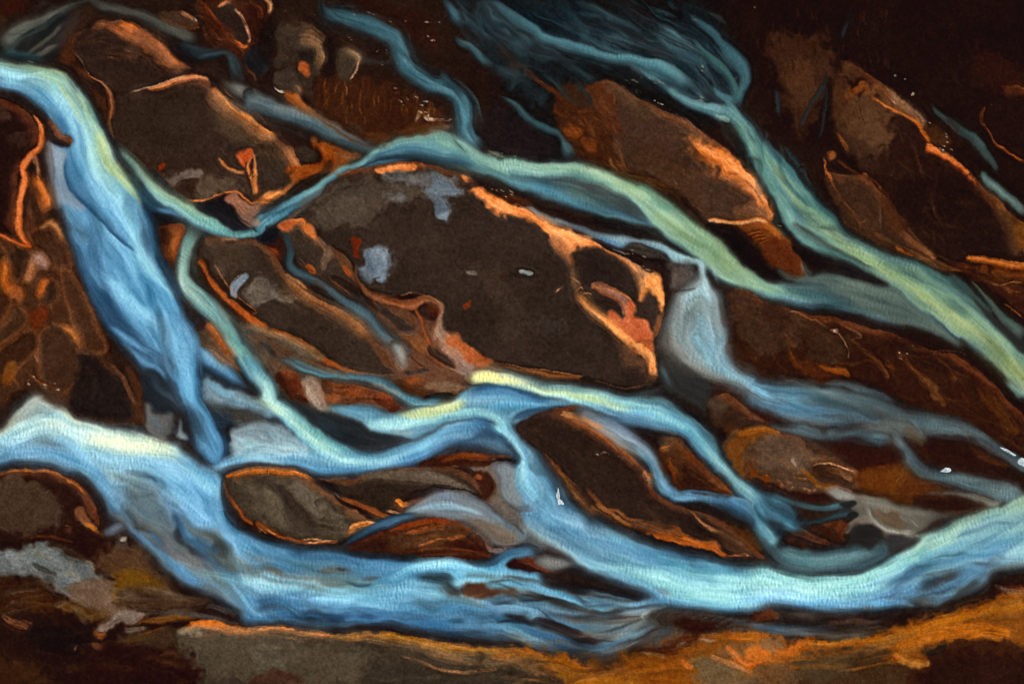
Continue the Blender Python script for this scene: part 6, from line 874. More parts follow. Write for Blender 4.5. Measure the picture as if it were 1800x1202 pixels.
# ---------------------------------------------------------------- south and south-west banks
isl('rounded bar at the lower left edge with a thin orange arc along its top', '20:-500,880 -100,865 0,858 150,853 300,853 430,882 530,950 600,1040 640,1130 650,1230 30:640,170 560,140 500,100 470,200 380,240 200,250 0,240 -500,260', '2f170e', 4, .4, 1.2)
dab('20:-100,900 200,920 340,1000 390,1120 30:370,160 200,210 0,180 -100,150', '513f30', 12, 1, .85); S('20:-60,868,5 100,858,6 250,858,6 380,882,6 480,940,6 560,1020,6', '-1:7a4420:.3 -.2:b8783c .4:7a4a24 1:3a1c10:.2', 4, 'n', .85); ln('20:300,1000 340,980', 'd8b090', 2.6, .8); dab('20:260,930 420,950 520,1050 560,1160 450,1150 380,1000', '29120b', 9, .4, .8)
P('30:490,60 560,40 620,150 640,180 590,180 530,150', '8a6040', 6, .8, .85, 'n'); S('30:540,140,4 600,165,7 640,200,6 690,235,4', 'c07a30', 5, 'n', .85, wob=2); ln('30:415,148 460,155', 'd89a78', 2.2, .7); S('30:180,240,3 320,230,4 400,250,4 490,270,3', '7a3c18', 3, 'n', .6, wob=2.2); ln('30:235,215 250,202', 'b0a098', 2, .8)
S('30:655,225,5 720,195,8 790,160,10 830,200,9', '7f94ac', 7, 'w', .85); P('30:760,230 830,220 860,290 800,330 740,330', '52443c', 6, .9, .9, 'n'); dab('30:790,230 840,230 830,260 790,255', 'b8ac9a', 3, .9, .8); dab('30:500,180 660,200 720,260 760,380 640,400 520,340', '2a0f08', 10, .6, .9); S('30:865,165,2 910,175,5 960,190,6 1010,215,3', '43301f', 5, 'n', .6, wob=2.5)
dab('30:700,300 900,280 1050,420 1150,520 1180,600 1000,640 760,520 640,420', '5f4630', 20, .7, .85); dab('30:740,480 860,450 1000,470 1060,560 1040,600 900,590 760,640', '74500f', 14, .9, .8); S('30:740,560,10 770,650,10 760,690,8', '8a5f1c', 9, 'n', .7)
P('30:-200,360 0,322 120,312 230,280 320,292 420,340 520,370 600,395 640,460 740,492 640,520 560,600 600,700 480,650 380,590 320,530 200,480 0,490 -200,500', '6f716e', 7, .7, .97, 'n')
dab('30:20,320 300,290 420,350 540,480 520,570 400,500 300,420 120,420', '828682', 12, 1, .7); S('30:200,390,4 270,440,7 380,480,5', '46423c', 5, 'n', .8); S('30:280,490,5 340,510,7 380,540,3', '4a4640', 5, 'n', .85); S('30:330,300,3 350,320,3', '3a3834', 3, 'n', .8); S('30:100,440,4 230,460,6 280,520,5 330,570,4', '8a867c', 5, 'n', .6); ln('30:540,370 600,400 640,460', 'b09a84', 1.8, .6)
P('30:540,520 740,500 740,660 900,700 1020,712 940,760 900,795 800,790 700,850 610,830 700,775 560,680 420,600', '745d4b', 8, .7, .95, 'n'); P('30:700,800 760,740 860,705 950,715 900,790 800,795 690,855 620,835', '8d7c70', 4, .5, .85, 'n')
P('30:760,580 900,570 1060,600 1200,600 1400,650 1300,680 1100,700 950,715 820,690', '4f3826', 8, .7, .95, 'n'); S('30:820,690,3 950,715,4 1050,715,4 1200,720,3', '2a1710', 3, 'n', .8); S('30:950,590,5 1020,580,6 1150,600,4', '8a6248', 5, 'n', .7, wob=2.2); S('30:950,740,5 1150,730,8 1300,745,8 1450,790,7', '4a3c32', 7, 'n', .9); S('30:1350,690,6 1480,710,10 1620,740,10', '5a5350', 8, 'n', .8); S('30:1100,760,6 1300,750,8 1500,790,7 1600,815,4', '57504a', 6, 'n', .8)
dab('30:-200,500 60,500 300,560 480,660 640,760 560,740 300,720 -200,760', '3f220d', 16, .8, .9); dab('30:420,640 620,690 720,740 600,780 420,720', '5a3910', 10, .9, .8); dab('30:180,580 330,620 340,700 200,690', '4a2a0c', 12, .9, .8)
ln('30:70,665 110,675', 'f0a070', 5, .8); S('30:0,740,5 60,780,8 130,810,8 190,840,5', '9a6a48', 6, 'n', .75, wob=2.4); S('30:130,770,4 190,810,6 220,790,4', '8a6040', 5, 'n', .6, wob=2.4); ln('30:390,870 405,890', 'd8b080', 4, .7)
dab('30:200,820 560,820 640,880 560,980 300,1000 170,920', '190a09', 14, .6, .95); ln('30:470,985 515,930', 'c0b8b4', 2.6, .8); ln('30:425,965 440,945', '8a8480', 2, .7); ln('30:390,1000 410,985', '6a6460', 1.6, .6); S('30:610,840,5 660,880,8 720,860,6', 'a8682c', 6, 'n', .7, wob=2); dab('30:600,920 680,940 660,980', '8a5a3c', 5, .9, .7)
dab('30:-200,1000 160,1060 280,1160 280,1342 -200,1342', '3d2209', 22, .8, .85); dab('30:430,1100 490,1110 470,1130', '6a4c38', 4, .8, .7); S('30:420,1080,8 560,1090,12 640,1070,8', '3c2210', 9, 'n', .7); dab('30:720,900 900,860 1150,840 1200,960 900,960', '4a3823', 14, .9, .85); S('30:740,930,4 900,900,8 1100,830,8', '6a4a20', 7, 'n', .7, wob=2); S('30:820,840,7 900,835,7 980,830,5', '84786a', 6, 'n', .65, wob=2)
dab('30:640,980 1250,980 1400,1100 1400,1342 640,1342', '2a0f09', 22, .5, .95); S('30:1040,1020,4 1130,1000,7 1200,1030,4', '5a3c24', 6, 'n', .6, wob=2)
S('30:900,790,6 1050,780,9 1200,770,8 1300,790,6', '7a501c', 7, 'n', .8, wob=2)
# the broad south bank
isl('broad grey brown bank along the bottom, left of centre, orange along its upper edge', '30:1180,865 1300,795 1450,812 1600,832 1790,828 31:200,822 400,842 560,872 700,855 850,852 1000,882 1200,905 1400,935 1600,958 1800,968 32:150,965 300,985 480,1035 540,1060 620,1100 800,1135 950,1170 1100,1290 1100,1500 30:1200,1500 1350,1150 1280,1000 1200,920', '453a2d', 6, .7, 1.2)
dab('30:1200,900 1500,880 1790,870 31:400,920 800,960 1000,1080 700,1200 200,1200 30:1400,1150', '584d3d', 20, .9, .9); dab('31:0,960 200,1000 250,1130 60,1150', '675f4d', 18, 1, .7); dab('31:30,1130 300,1140 340,1240 30,1260', '4a2a1c', 12, .8, .7); dab('31:800,1060 1100,1060 1400,1160 1790,1180 1790,1342 800,1342', '3c3226', 18, .7, .85)
S('30:1190,870,8 1320,815,12 1450,835,13 1600,855,13 1760,845,12 31:120,835,10 250,850,10 420,870,10 560,885,8', '-1:a8602a -.3:c88a54 .2:a87a54 1:5a4a38:.1', 7, 'n', .9, wob=1.9); S('30:1240,805,4 1400,800,7 1500,820,5', 'd8843c', 4, 'n', .8, wob=2); ln('31:-40,832 150,826 280,840 420,860 550,880', 'd88a54', 2, .75); dab('30:1180,850 1290,830 1330,860 1230,890', '8a7c66', 7, 1, .8)
S('31:520,885,8 640,900,12 760,890,13 900,910,14 1060,950,14 1250,990,14 1400,1040,12', '-1:a87a34 -.3:b08248 .3:7a5c3c 1:4a3c2c:.1', 10, 'n', .9, wob=2.2); S('31:850,880,6 1000,895,10 1150,930,10 1350,960,12 1550,985,13 1750,1010,13 32:100,1000,12 240,1020,8', '-1:8a5a18 0:b07e34 1:8a6238:.2', 8, 'n', .92, wob=2); S('31:1150,970,10 1350,1010,16 1550,1040,18 1750,1070,16', '7c6448', 14, 'n', .8, wob=1.8); dab('31:1440,1000 1540,1010 1530,1060 1460,1050', '3a3026', 8, .9, .8)
S('31:1000,1020,4 1150,1060,5 1280,1100,6 1400,1120,6 1520,1115,5 1640,1100,5', '-1:7a4c28:.3 0:c08858 1:7a4c28:.3', 4, 'n', .85, wob=2); S('31:1600,980,4 1700,1020,6 1790,1070,5', 'c8803c', 4, 'n', .8, wob=2)
P('31:880,930 1060,930 1200,980 1240,1040 1100,1050 960,1000', '4a3c2c', 10, 1, .6, 'n')
# orange flats of the south-east
isl('wide bright orange mud bank across the lower right corner, dark brown behind', '31:1640,965 32:0,962 150,965 300,985 480,1030 560,1062 700,1068 840,1030 960,985 1100,950 1250,900 1400,870 1500,855 1650,845 1800,860 33:150,880 300,905 450,915 600,915 750,905 900,880 1050,820 1200,770 1350,730 1500,680 1640,620 1800,555 2100,450 2100,1600 32:1000,1600 900,1250 600,1180 300,1090 100,1040', '85521c', 13, .8, 1)
P('32:160,985 300,1000 480,1050 560,1085 700,1130 850,1160 1000,1200 1000,1342 500,1342 400,1150 300,1060', '9a641c', 8, .7, .95, 'n'); dab('32:180,1040 290,1050 260,1110 200,1100', '4a3c2a', 7, .8, .9); S('32:-60,1020,5 100,1060,6 240,1120,6 340,1170,6 450,1190,5', 'c07a48', 5, 'n', .8, wob=2); dab('31:1700,1100 32:100,1090 300,1150 500,1220 500,1342 -100,1342', '352a20', 9, .9, .9); dab('32:60,1020 180,1040 300,1110 200,1130 80,1080', '7a6248', 9, .9, .8)
dab('32:520,1010 700,1030 900,990 960,1060 800,1120 620,1110', '5f3c1c', 14, .6, .85); dab('32:850,970 1000,960 1200,900 1330,890 1230,960 1060,1010 900,1010', '43200e', 9, .6, .9); dab('32:780,1020 900,990 1060,1060 1200,1140 1300,1230 1000,1230', '844f14', 14, .8, .85); S('32:900,1000,3 1000,1010,5 1100,1020,4', 'a89478', 4, 'n', .7, wob=2.6); S('32:1150,960,3 1180,945,5 1240,920,4', '8a8478', 4, 'n', .6, wob=2.6); S('32:1290,905,3 1380,920,4 1430,905,3', 'b8a898', 3, 'n', .6, wob=2.6)
dab('32:1230,1040 1400,1010 1560,1080 1700,1170 1700,1300 1400,1300 1300,1140', '6f5f48', 16, 1, .85); dab('32:1400,960 1560,920 1700,960 1640,1060 1480,1040', '77573a', 12, 1, .7); S('32:1490,940,6 1540,1000,9 1600,1070,12 1700,1060,10 33:100,980,9 200,930,8', 'd87a34', 9, 'n', .75, wob=2.4); S('32:1180,1040,6 1230,1080,8 1280,1090,6', 'c87838', 6, 'n', .7, wob=2.4); S('32:1380,1010,5 1500,1060,7 1600,1110,6 1720,1170,5', 'c08a60', 5, 'n', .7, wob=2.2); S('32:1500,900,8 1650,880,14 1790,890,13', 'a8661c', 10, 'n', .8, wob=2)
dab('33:0,960 300,940 340,1000 200,1060 0,1060', 'c06f28', 12, 1, .8); dab('33:60,900 200,900 240,960 120,980', '7a6048', 8, 1, .7)
S('33:350,930,9 600,930,12 850,910,13 1050,860,14 1250,800,16 1500,730,16 1800,640,20', '-1:7a4410 -.2:ad6d1a .4:b97a24 1:9a5c18:.5', 10, 'n', .9, wob=2); S('33:950,960,10 1050,900,16 1250,860,20 1500,850,20 1720,870,14', 'bd7420', 14, 'n', .85, wob=2.2); S('33:1400,780,12 1600,720,16 1800,660,20', '9a6422', 16, 'n', .7, wob=2); S('33:1560,600,5 1680,570,9 1800,560,12', '4a2010', 10, 'n', .8)
dab('33:380,1000 560,965 750,970 900,975 945,1000 860,1030 930,1060 1060,1040 1050,1090 33:1200,1200 900,1342 100,1342 240,1130', '4a3520', 10, 1, .97); dab('33:1110,970 1200,930 1290,920 1420,890 1600,895 1800,930 2000,950 2000,1342 1100,1342 1060,1100 1180,1040 1200,990', '432512', 9, .9, .97); dab('33:1250,1000 1600,1000 2000,1040 2000,1342 1100,1342', '2f150a', 24, .6, .9)
dab('33:1100,980 1220,940 1300,920 1260,990 1160,1000', '2c1c10', 5, 1.1, .9); P('33:930,1000 1000,985 1060,1040 1180,1050 1140,1090 1020,1070', 'c08848', 6, .8, .85, 'n'); dab('33:940,1000 990,1005 980,1025 950,1020', 'd8824c', 4, .7, .9); dab('33:300,1030 500,1000 700,1020 600,1150 350,1180', '564530', 14, 1, .8); dab('33:0,1100 250,1050 300,1150 200,1300 0,1300', '6a5038', 14, 1, .8)
S('33:1600,555,4 1700,580,6 1800,590,4', 'a89888', 4, 'n', .5, wob=2.5)
veil('31:1640,965 32:300,985 560,1062 960,985 1400,870 33:150,880 600,915 1050,820 1500,680 1900,520', '32:-100,1300 500,1250 900,1200 1300,1230 33:200,1150 700,1100 1100,1010 1500,900 1950,860', 150, ['b8742a', '6a4018', 'd08438', '8a6a44', '4f3014', 'a86420', '7a5a38'], (1.6, 6), (.3, .7), (.04, .16), 'n', seed=95)
veil('30:1200,870 1600,835 31:300,835 850,860 1400,935 1800,970 32:480,1030', '30:1250,960 1600,900 31:300,910 850,960 1400,1080 1800,1120 32:500,1160', 90, ['b07a4c', '5a4a38', '8a6a48', 'c48a58', '3f3426', '77664c'], (1.4, 5), (.3, .65), (.04, .16), 'n', seed=96)
veil('30:1250,960 31:0,900 800,960 1600,1090 32:400,1180', '30:1450,1240 31:200,1240 800,1240 1600,1240 32:300,1260', 80, ['6a5f4c', '352b20', '5a4f3f', '443a2d'], (2, 7), (.2, .45), (.06, .25), 'n', seed=97)
veil('30:-100,300 320,290 620,400 740,500 1000,560 1300,640', '30:-100,780 300,740 600,850 900,800 1200,740 1400,690', 90, ['8a8274', '3f2c1c', '6f6458', '54402c', '7a6a4c', '2a1a10', '94866f'], (2, 7), (.25, .6), (.08, .3), 'n', seed=98)
veil('30:-100,780 300,760 640,860 1000,880 1300,1000', '30:-100,1300 500,1280 1300,1280', 70, ['4a2c14', '1d0c08', '5f4020', '38200f'], (2, 8), (.25, .55), (.08, .3), 'n', seed=99)
veil('00:1050,40 1300,0 1500,60 1650,300 01:100,500', '00:1050,200 1300,230 1560,420 1700,560', 70, ['8a5030', '2a140c', '5a3018', 'a87048', '3f2a1e', '20120e'], (1.4, 4.5), (.35, .7), (.06, .25), 'n', seed=100)
# streaky shallows along the south bank of W9
P('32:960,735 1050,700 1200,710 1500,750 1620,770 1560,820 1400,860 1200,850 1060,800', '3f2e24', 6, .6, .95, 'l'); 
for k in range(8): S('32:%d,%d,2 %d,%d,3.2 %d,%d,2' % (1000+k*70, 775+k*9, 1060+k*72, 735+k*8, 1130+k*74, 722+k*7), '7f766c', 3, 'w', .7, wob=2)
dab('32:1150,780 1400,790 1380,850 1200,850', '33140b', 8, .7, .9); S('32:960,780,3 940,745,4 1010,715,5 1100,700,4', 'b0b8b8', 3.5, 'w', .8)
isl('small dark eye of mud on the lower edge of the brightest blue water', '32:1625,755 1700,714 1800,708 33:150,716 195,748 130,792 60,798 0,775', '3b2012', 5, .4, .5)
dab('33:20,740 120,720 160,750 80,780', '4f2812', 5, .5, .9); S('33:200,740,8 350,745,12 480,770,10', '6f5f52', 8, 'w', .85); S('33:350,780,4 400,765,7 460,775,4', '3f2a20', 5, 'n', .8)
S('32:1500,815,6 1640,805,8 33:0,805,9 150,832,13 300,845,14 450,850,13 640,810,8', '-1:4f7fa4:.6 0:5c86a8 1:6a6660:.3', 9, 'w', .8, (60, 110))
veil('32:1500,780 33:0,790 300,800 700,760 950,720', '32:1500,860 33:0,845 300,880 700,890 950,850', 40, ['7a746a', '3a2a22', '5f88a8', '8a8a86', '2a1c18', '6a5a4c'], (2, 6), (.3, .65), (.12, .4), seed=101, thread=True); S('33:380,870,8 550,885,14 700,880,14 850,850,10', '7c7468', 12, 'w', .8); S('33:500,790,5 700,790,8 850,800,6', '6a4a38', 7, 'l', .7); S('33:720,700,6 800,720,12 860,735,8', '55524e', 9, 'w', .8)
# ---------------------------------------------------------------- wisps and specks everywhere on dry ground
dab('00:1400,60 1520,20 1600,120 1645,250 1630,305 1560,262 1500,180 1420,140', '30221a', 4, .5, .95); S('00:1540,60,4 1600,130,5 1640,230,5 1630,300,4', '-1:8a5a38:.2 0:e8b896 1:c07a48:.2', 3, 'n', .95, wob=1.8); S('00:1430,50,4 1500,20,6 1530,40,4', 'd08a60', 5, 'n', .8, wob=2.4); S('00:1540,260,3 1600,320,5 1640,295,3', 'd07a3c', 4, 'n', .85)
dab('00:1050,100 1150,70 1280,110 1335,170 1280,200 1140,170', '4f3828', 6, .8, .9); S('00:1040,90,3 1060,130,4 1150,165,4 1260,195,4 1330,185,3', '-1:6a3418:.3 0:b06230 1:6a3418:.3', 3, 'n', .85, wob=2); S('00:1180,85,4 1230,110,6 1290,150,4', 'c08458', 5, 'n', .75, wob=2.4); ln('00:1270,118 1290,140 1280,160', 'f0e0d0', 2, .7); ln('00:1480,215 1510,240', 'c8b0a0', 2.4, .7)
for q in ('00:1340,40 1420,130 1500,250 1600,330', '00:1290,0 1370,60 1440,180', '00:1330,170 1370,260 1440,330', '00:1600,350 1620,450 1680,520'): S(q, '8a4420', 4, 'n', .6, w=4, wob=2.5)
dab('00:1690,300 1750,380 1740,470 1680,500 1600,420 1620,340', '1b1a1e', 6, .5, .9); dab('00:1380,230 1420,280 1380,330 1330,310 1340,250', '3a1c0e', 5, .6, .8); S('00:1700,300,6 1770,400,9 1720,500,7', '2f3539', 6, 'n', .6); dab('00:1650,60 1800,140 1800,280 1720,280 1660,180', '1f1210', 9, .5, .9); S('00:1770,-10,5 1790,50,6 1765,100,4 1740,130,2', '-1:6a4428:.4 0:e8c098 1:a07048:.3', 4, 'n', .85)
dab('00:0,0 170,0 160,80 60,120 0,110', '3d1a08', 12, .7, .9); dab('00:0,110 60,140 40,220 0,230', '4a3828', 6, .8, .8); S('00:90,280,3 300,150,6 420,80,6', '20201e', 6, 'n', .8); dab('00:480,60 600,30 640,70 560,150 470,250 420,330 400,260', '43291a', 8, .7, .8)
dab('00:1100,260 1250,330 1330,400 1250,420 1140,340', '1e1513', 6, .4, .9); dab('00:1250,470 1400,470 1450,560 1400,580 1360,510', '1e1310', 5, .4, .9); S('00:1270,480,5 1390,470,8 1430,520,5', '3a2018', 5, 'n', .7)
for k, (q, c, w_) in enumerate((('01:150,250 220,170 300,150', '43382b', 14), ('01:220,200 320,190 420,240 470,330 455,430', '6a523c', 16), ('01:300,330 340,280 420,290 455,360', '7d6248', 10))): S(q, c, 10, 'n', .75, w=w_, wob=2)
dab('01:180,190 300,140 430,230 470,330 440,460 400,620 380,680 330,560 250,450 150,430 160,300', '43362a', 10, .8, .85); dab('01:310,330 400,320 430,380 390,420 310,400', '29201a', 6, .6, .85); glow('01:300,250 380,240 450,290 470,370 440,470', 'b08a62', 12, .75, 1); glow('01:330,270 400,270 440,310', '8a684a', 8, .7); glow('01:310,220 400,215 460,280', 'a0704a', 6, .6)
dab('01:160,480 260,460 310,540 340,640 280,600 180,570', '4d4034', 6, .7, .9); P('01:300,410 345,405 385,460 380,505 340,480', 'b8683a', 4, .8, .9, 'n'); glow('01:280,540 320,580 345,640', 'c09070', 8, .8); S('01:150,570,2 200,600,3 240,605,4', 'f0dcc8', 2, 'n', .9); S('01:440,500,1.6 450,470,1.8', 'b8a890', 1.5, 'n', .8)
P('01:220,615 290,615 350,670 440,740 520,800 480,800 380,750 260,670', 'a8642f', 4, .7, .95, 'n'); P('01:380,720 450,750 560,810 620,860 520,830', '8f7460', 5, .6, .8, 'n'); dab('01:340,610 370,660 400,700 350,680', '1c1210', 4, .4, .9)
dab('01:550,330 650,310 715,380 700,470 640,550 560,510', '473b2d', 7, .8, .9); glow('01:600,310 680,350 716,390 700,450', 'a88862', 7, .8); S('01:715,390,2 705,440,2.4 680,500,2.4 655,535,1.5', 'e0b890', 2, 'n', .9)
dab('01:140,60 280,60 330,130 320,180 200,160 140,120', '352318', 7, .7, .8); dab('01:0,60 80,20 110,160 60,240 0,230', '3a1c0f', 8, .7, .85); dab('01:90,160 150,180 140,420 90,420 40,300', '1f120e', 9, .5, .9)
S('01:90,-10,5 130,40,7 110,100,5', '-1:6a4428:.4 -.2:d8a878 1:8a5430:.3', 5, 'n', .85); S('01:-10,0,4 60,60,6 80,130,6', '8a4a20', 5, 'n', .7, wob=2.4); dab('01:480,260 560,280 540,520 470,520 480,400', '1f100c', 8, .4, .85)
S('01:690,310,3 740,380,5 800,410,6 880,420,5 940,430,4', '3f4242', 4, 'w', .8); S('01:560,250,4 640,290,5 720,330,4', '46301e', 5, 'n', .7)
tuft = np.random.default_rng(33)
for k in range(95):
    x = tuft.uniform(470, 1330); y = tuft.uniform(520, 850)
    if y < 520+(x-470)*.22: continue
    S('01:%d,%d,1.5 %d,%d,2.6 %d,%d,1.5' % (x, y, x+tuft.uniform(-6, 10), y-40, x+tuft.uniform(-14, 20), y-85), ('8a5426', '6e3f18', '2a140c')[k % 3], 2, 'n', .55, wob=2.5)
for k in range(60):
    x = tuft.uniform(40, 900); y = tuft.uniform(40, 520)
    S('03:%d,%d,2 %d,%d,4 %d,%d,2' % (x, y, x+tuft.uniform(-8, 8), y+50, x+tuft.uniform(-10, 16), y+110), ('3d1f0c', '2c1509', '47270f')[k % 3], 3, 'n', .5, wob=2.5)
for k in range(26):
    x = tuft.uniform(1150, 1600); y = tuft.uniform(60, 460)
    S('03:%d,%d,2 %d,%d,5 %d,%d,2' % (x, y, x+12, y+60, x+30, y+130), '30150a', 4, 'n', .5, wob=2.5)
for k in range(30):
    x = tuft.uniform(400, 760); y = tuft.uniform(640, 1100)
    if not (x-400)*1.1 > (y-900)*.9: continue
    S('02:%d,%d,1.6 %d,%d,3 %d,%d,1.6' % (x, y, x+22, y+26, x+50, y+70), ('7a4418', '5f3414', '2a140a')[k % 3], 2.4, 'n', .55, wob=2.5)
P('01:870,970 960,915 1100,870 1250,840 1320,830 1320,860 1200,872 1050,900 950,935', '8a684c', 5, .6, .85, 'n'); dab('01:700,860 900,880 1000,830 1200,810 1320,815 1200,860 950,920 870,965', '5a3214', 8, .8, .85); S('01:450,770,4 600,880,5 720,950,5 860,970,4', '6a3c20', 4, 'n', .7); S('01:1080,800,4 1120,740,6 1140,720,4', 'a08068', 4, 'n', .8); S('01:1140,760,4 1200,795,4 1280,800,3 1330,800,3', 'e0c8b0', 3, 'n', .85, wob=2.4)
P('01:230,1110 340,1092 470,1062 470,985 440,930 540,960 640,1000 730,1020 650,1065 560,1125 440,1148 350,1180 300,1200', '97531f', 5, .8, .93, 'n'); dab('01:380,920 480,940 560,1000 540,1050 470,1020', 'a8622c', 6, .9, .8); dab('01:480,1080 560,1060 540,1120 470,1150', '4a2c18', 5, .8, .8); dab('01:300,960 400,980 450,1040 400,1080 320,1060', '45382c', 7, .7, .85); dab('01:160,880 300,900 400,930 340,960 240,950', '2a1712', 6, .5, .8); ln('01:380,930 430,945', 'e8d8c8', 2.2, .8); S('01:550,1030,6 650,1030,7 730,1025,4', '9a6a4a', 5, 'n', .7)
dab('11:0,210 60,180 130,130 200,80 300,20 330,0 220,40 100,120', '3a2a1e', 5, .7, .7); S('11:20,225,3 110,205,4 200,170,4 280,100,4 340,20,3', '8a5a34', 3, 'n', .8); S('11:500,60,3 560,10,4 01:600,1160,4 680,1110,4', '-1:b0704a:.5 0:8a5a3c 1:5a3c28:.3', 3, 'n', .85); S('11:180,370,4 300,290,6 380,230,6 450,160,5 520,90,4', '8a6a50', 5, 'n', .7); S('11:280,250,6 400,180,6 480,120,4', '6a4a34', 5, 'n', .6)
# sun glints painted as pale flecks on the water, foam, pale pebbles
dots = np.random.default_rng(12)
for q, n, sx, sy in (('02:900,525', 16, 50, 10), ('02:1025,550', 9, 24, 9), ('02:910,603', 5, 24, 5), ('02:1040,675', 6, 26, 8), ('02:1275,130', 7, 12, 16), ('02:1335,465', 4, 10, 10), ('02:1560,518', 4, 10, 8), ('02:1345,650', 4, 14, 14), ('01:700,90', 8, 40, 16), ('01:800,60', 5, 20, 30), ('01:1190,160', 6, 20, 14), ('01:1180,265', 9, 60, 20), ('01:880,345', 9, 45, 8), ('01:900,420', 7, 60, 10), ('01:1060,640', 14, 60, 40), ('01:1150,690', 8, 30, 30), ('01:1130,760', 6, 30, 20), ('01:1320,800', 6, 20, 6), ('03:1060,625', 4, 20, 6), ('03:970,490', 4, 20, 20), ('03:1320,930', 10, 26, 40), ('03:1260,985', 8, 36, 8), ('03:1160,800', 6, 30, 8), ('12:60,150', 9, 40, 12), ('12:840,540', 5, 40, 8), ('12:1410,330', 8, 40, 8), ('20:200,260', 8, 22, 12), ('20:290,290', 5, 40, 6), ('20:360,315', 4, 20, 8), ('23:560,150', 5, 20, 30), ('11:1700,140', 12, 70, 20), ('21:1000,150', 4, 20, 14), ('03:30,60', 3, 8, 14), ('01:1000,140', 4, 60, 6), ('23:1000,100', 8, 30, 20), ('13:180,360', 4, 12, 4), ('13:420,310', 6, 30, 14), ('22:690,745', 5, 40, 6), ('01:1640,1040', 10, 60, 16), ('02:1460,770', 9, 40, 16), ('00:210,405', 4, 26, 8), ('12:960,640', 9, 60, 40)):
    c, p = q.split(':'); x, y = map(float, p.split(','))
    for _ in range((n+1)//2):
        a = x+dots.normal(0, sx); b = y+dots.normal(0, sy); l = dots.uniform(4, 16)
        S('%s:%d,%d,1.1 %d,%d,1.5 %d,%d,1' % (c, a-l, b-l*.3, a, b, a+l, b+l*.4), ('d8c0a0', 'f0e4d0', 'b09a80')[dots.integers(3)], 1, 'n', .85, 2)
S('01:1560,975,3 1610,1020,6 1700,1055,5', 'b4c4b0', 5, 'w', .8); P('02:1415,750 1460,755 1505,780 1500,808 1450,785', 'a5b8b0', 3, .7, .85, 'w'); ln('13:390,285 430,320', 'b8c8b8', 2, .7); ln('00:190,398 235,418', 'c8d0b8', 2.4, .7)
for k in range(150):
    x = dots.uniform(0, 1800); y = dots.uniform(0, 1202)
    c0 = col[int((y-V0)/STEP), int((x-U0)/STEP)]; w0 = wet[int((y-V0)/STEP), int((x-U0)/STEP)]
    if w0 > .2: continue
    l = dots.uniform(1.5, 5); a = dots.uniform(.2, 1.2)
    S('g:%.1f,%.1f,.9 %.1f,%.1f,1.1' % (x, y, x+l*math.cos(a), y+l*math.sin(a)), ('b09070', 'd8c4a8', '8a5a38')[k % 3], .9, 'n', .5, 1)
# ---------------------------------------------------------------- natural disorder
def sample(a, fy, fx):
    fy = np.clip(fy, 0, NY-1.001); fx = np.clip(fx, 0, NX-1.001)
    iy = fy.astype(int); ix = fx.astype(int); wy = fy-iy; wx = fx-ix
    if a.ndim == 3: wy = wy[..., None]; wx = wx[..., None]
    return (a[iy, ix]*(1-wx)+a[iy, ix+1]*wx)*(1-wy)+(a[iy+1, ix]*(1-wx)+a[iy+1, ix+1]*wx)*wy
GY, GX = np.mgrid[0:NY, 0:NX].astype(float)
dx = (2.6*vnoise(46, seed=1)+1.6*vnoise(19, seed=2)+.9*vnoise(8, seed=3)+.7*(1-wet)*vnoise(4, seed=7))/STEP
dy = (2.6*vnoise(46, seed=4)+1.6*vnoise(19, seed=5)+.9*vnoise(8, seed=6)+.7*(1-wet)*vnoise(4, seed=8))/STEP
col = sample(col, GY+dy, GX+dx); wet = sample(wet, GY+dy, GX+dx); hgt = sample(hgt, GY+dy, GX+dx)
wi = np.clip(np.rint(GY+dy), 0, NY-1).astype(int), np.clip(np.rint(GX+dx), 0, NX-1).astype(int)
ids = ids[wi]; sco = sco[wi]
# beyond the surveyed reach the valley goes on in the same manner
def fold(x, lo, hi):
    t = np.mod(x-lo, 2*(hi-lo)); return lo+np.where(t > hi-lo, 2*(hi-lo)-t, t)
EU, EV = (-10, 1812), (-10, 1212)
ci = np.rint((fold(U0+np.arange(NX)*STEP, *EU)-U0)/STEP).astype(int)
ri = np.rint((fold(V0+np.arange(NY)*STEP, *EV)-V0)/STEP).astype(int)
col, wet, hgt, ids = col[ri][:, ci], wet[ri][:, ci], hgt[ri][:, ci], ids[ri][:, ci]
# shore lines on the open bed are misty: thin silt over black sand, grading out
def shade3(a, r): return np.stack([blur(a[..., k], r) for k in range(3)], -1)
opn = (ids <= 0)*1.
mist = np.clip(.55+.55*vnoise(150, seed=95)-.35*np.exp(-(((GX*STEP+U0-1150)/260)**2+((GY*STEP+V0-90)/150)**2))-.3*np.exp(-(((GX*STEP+U0-1600)/260)**2+((GY*STEP+V0-470)/240)**2)), .12, 1)
for rad, mixv in ((6, .6), (14, .5)):
    ws = blur(opn, rad)+1e-3; wb = blur(wet*opn, rad)/ws
    zone = np.clip(4*wb*(1-wb), 0, 1)**1.4*opn*mixv*mist
    cb = shade3(col*opn[..., None], rad)/ws[..., None]
    col = col*(1-zone[..., None])+cb*zone[..., None]; wet = wet*(1-zone)+wb*zone
ws = blur(opn, 30)+1e-3; wb = blur(wet*opn, 30)/ws
k = opn*(1-wet)*smooth(wb*1.5)*.3
cb = shade3(col*opn[..., None], 30)/ws[..., None]*np.array([.50, .62, .70])
col = col*(1-k[..., None])+cb*k[..., None]
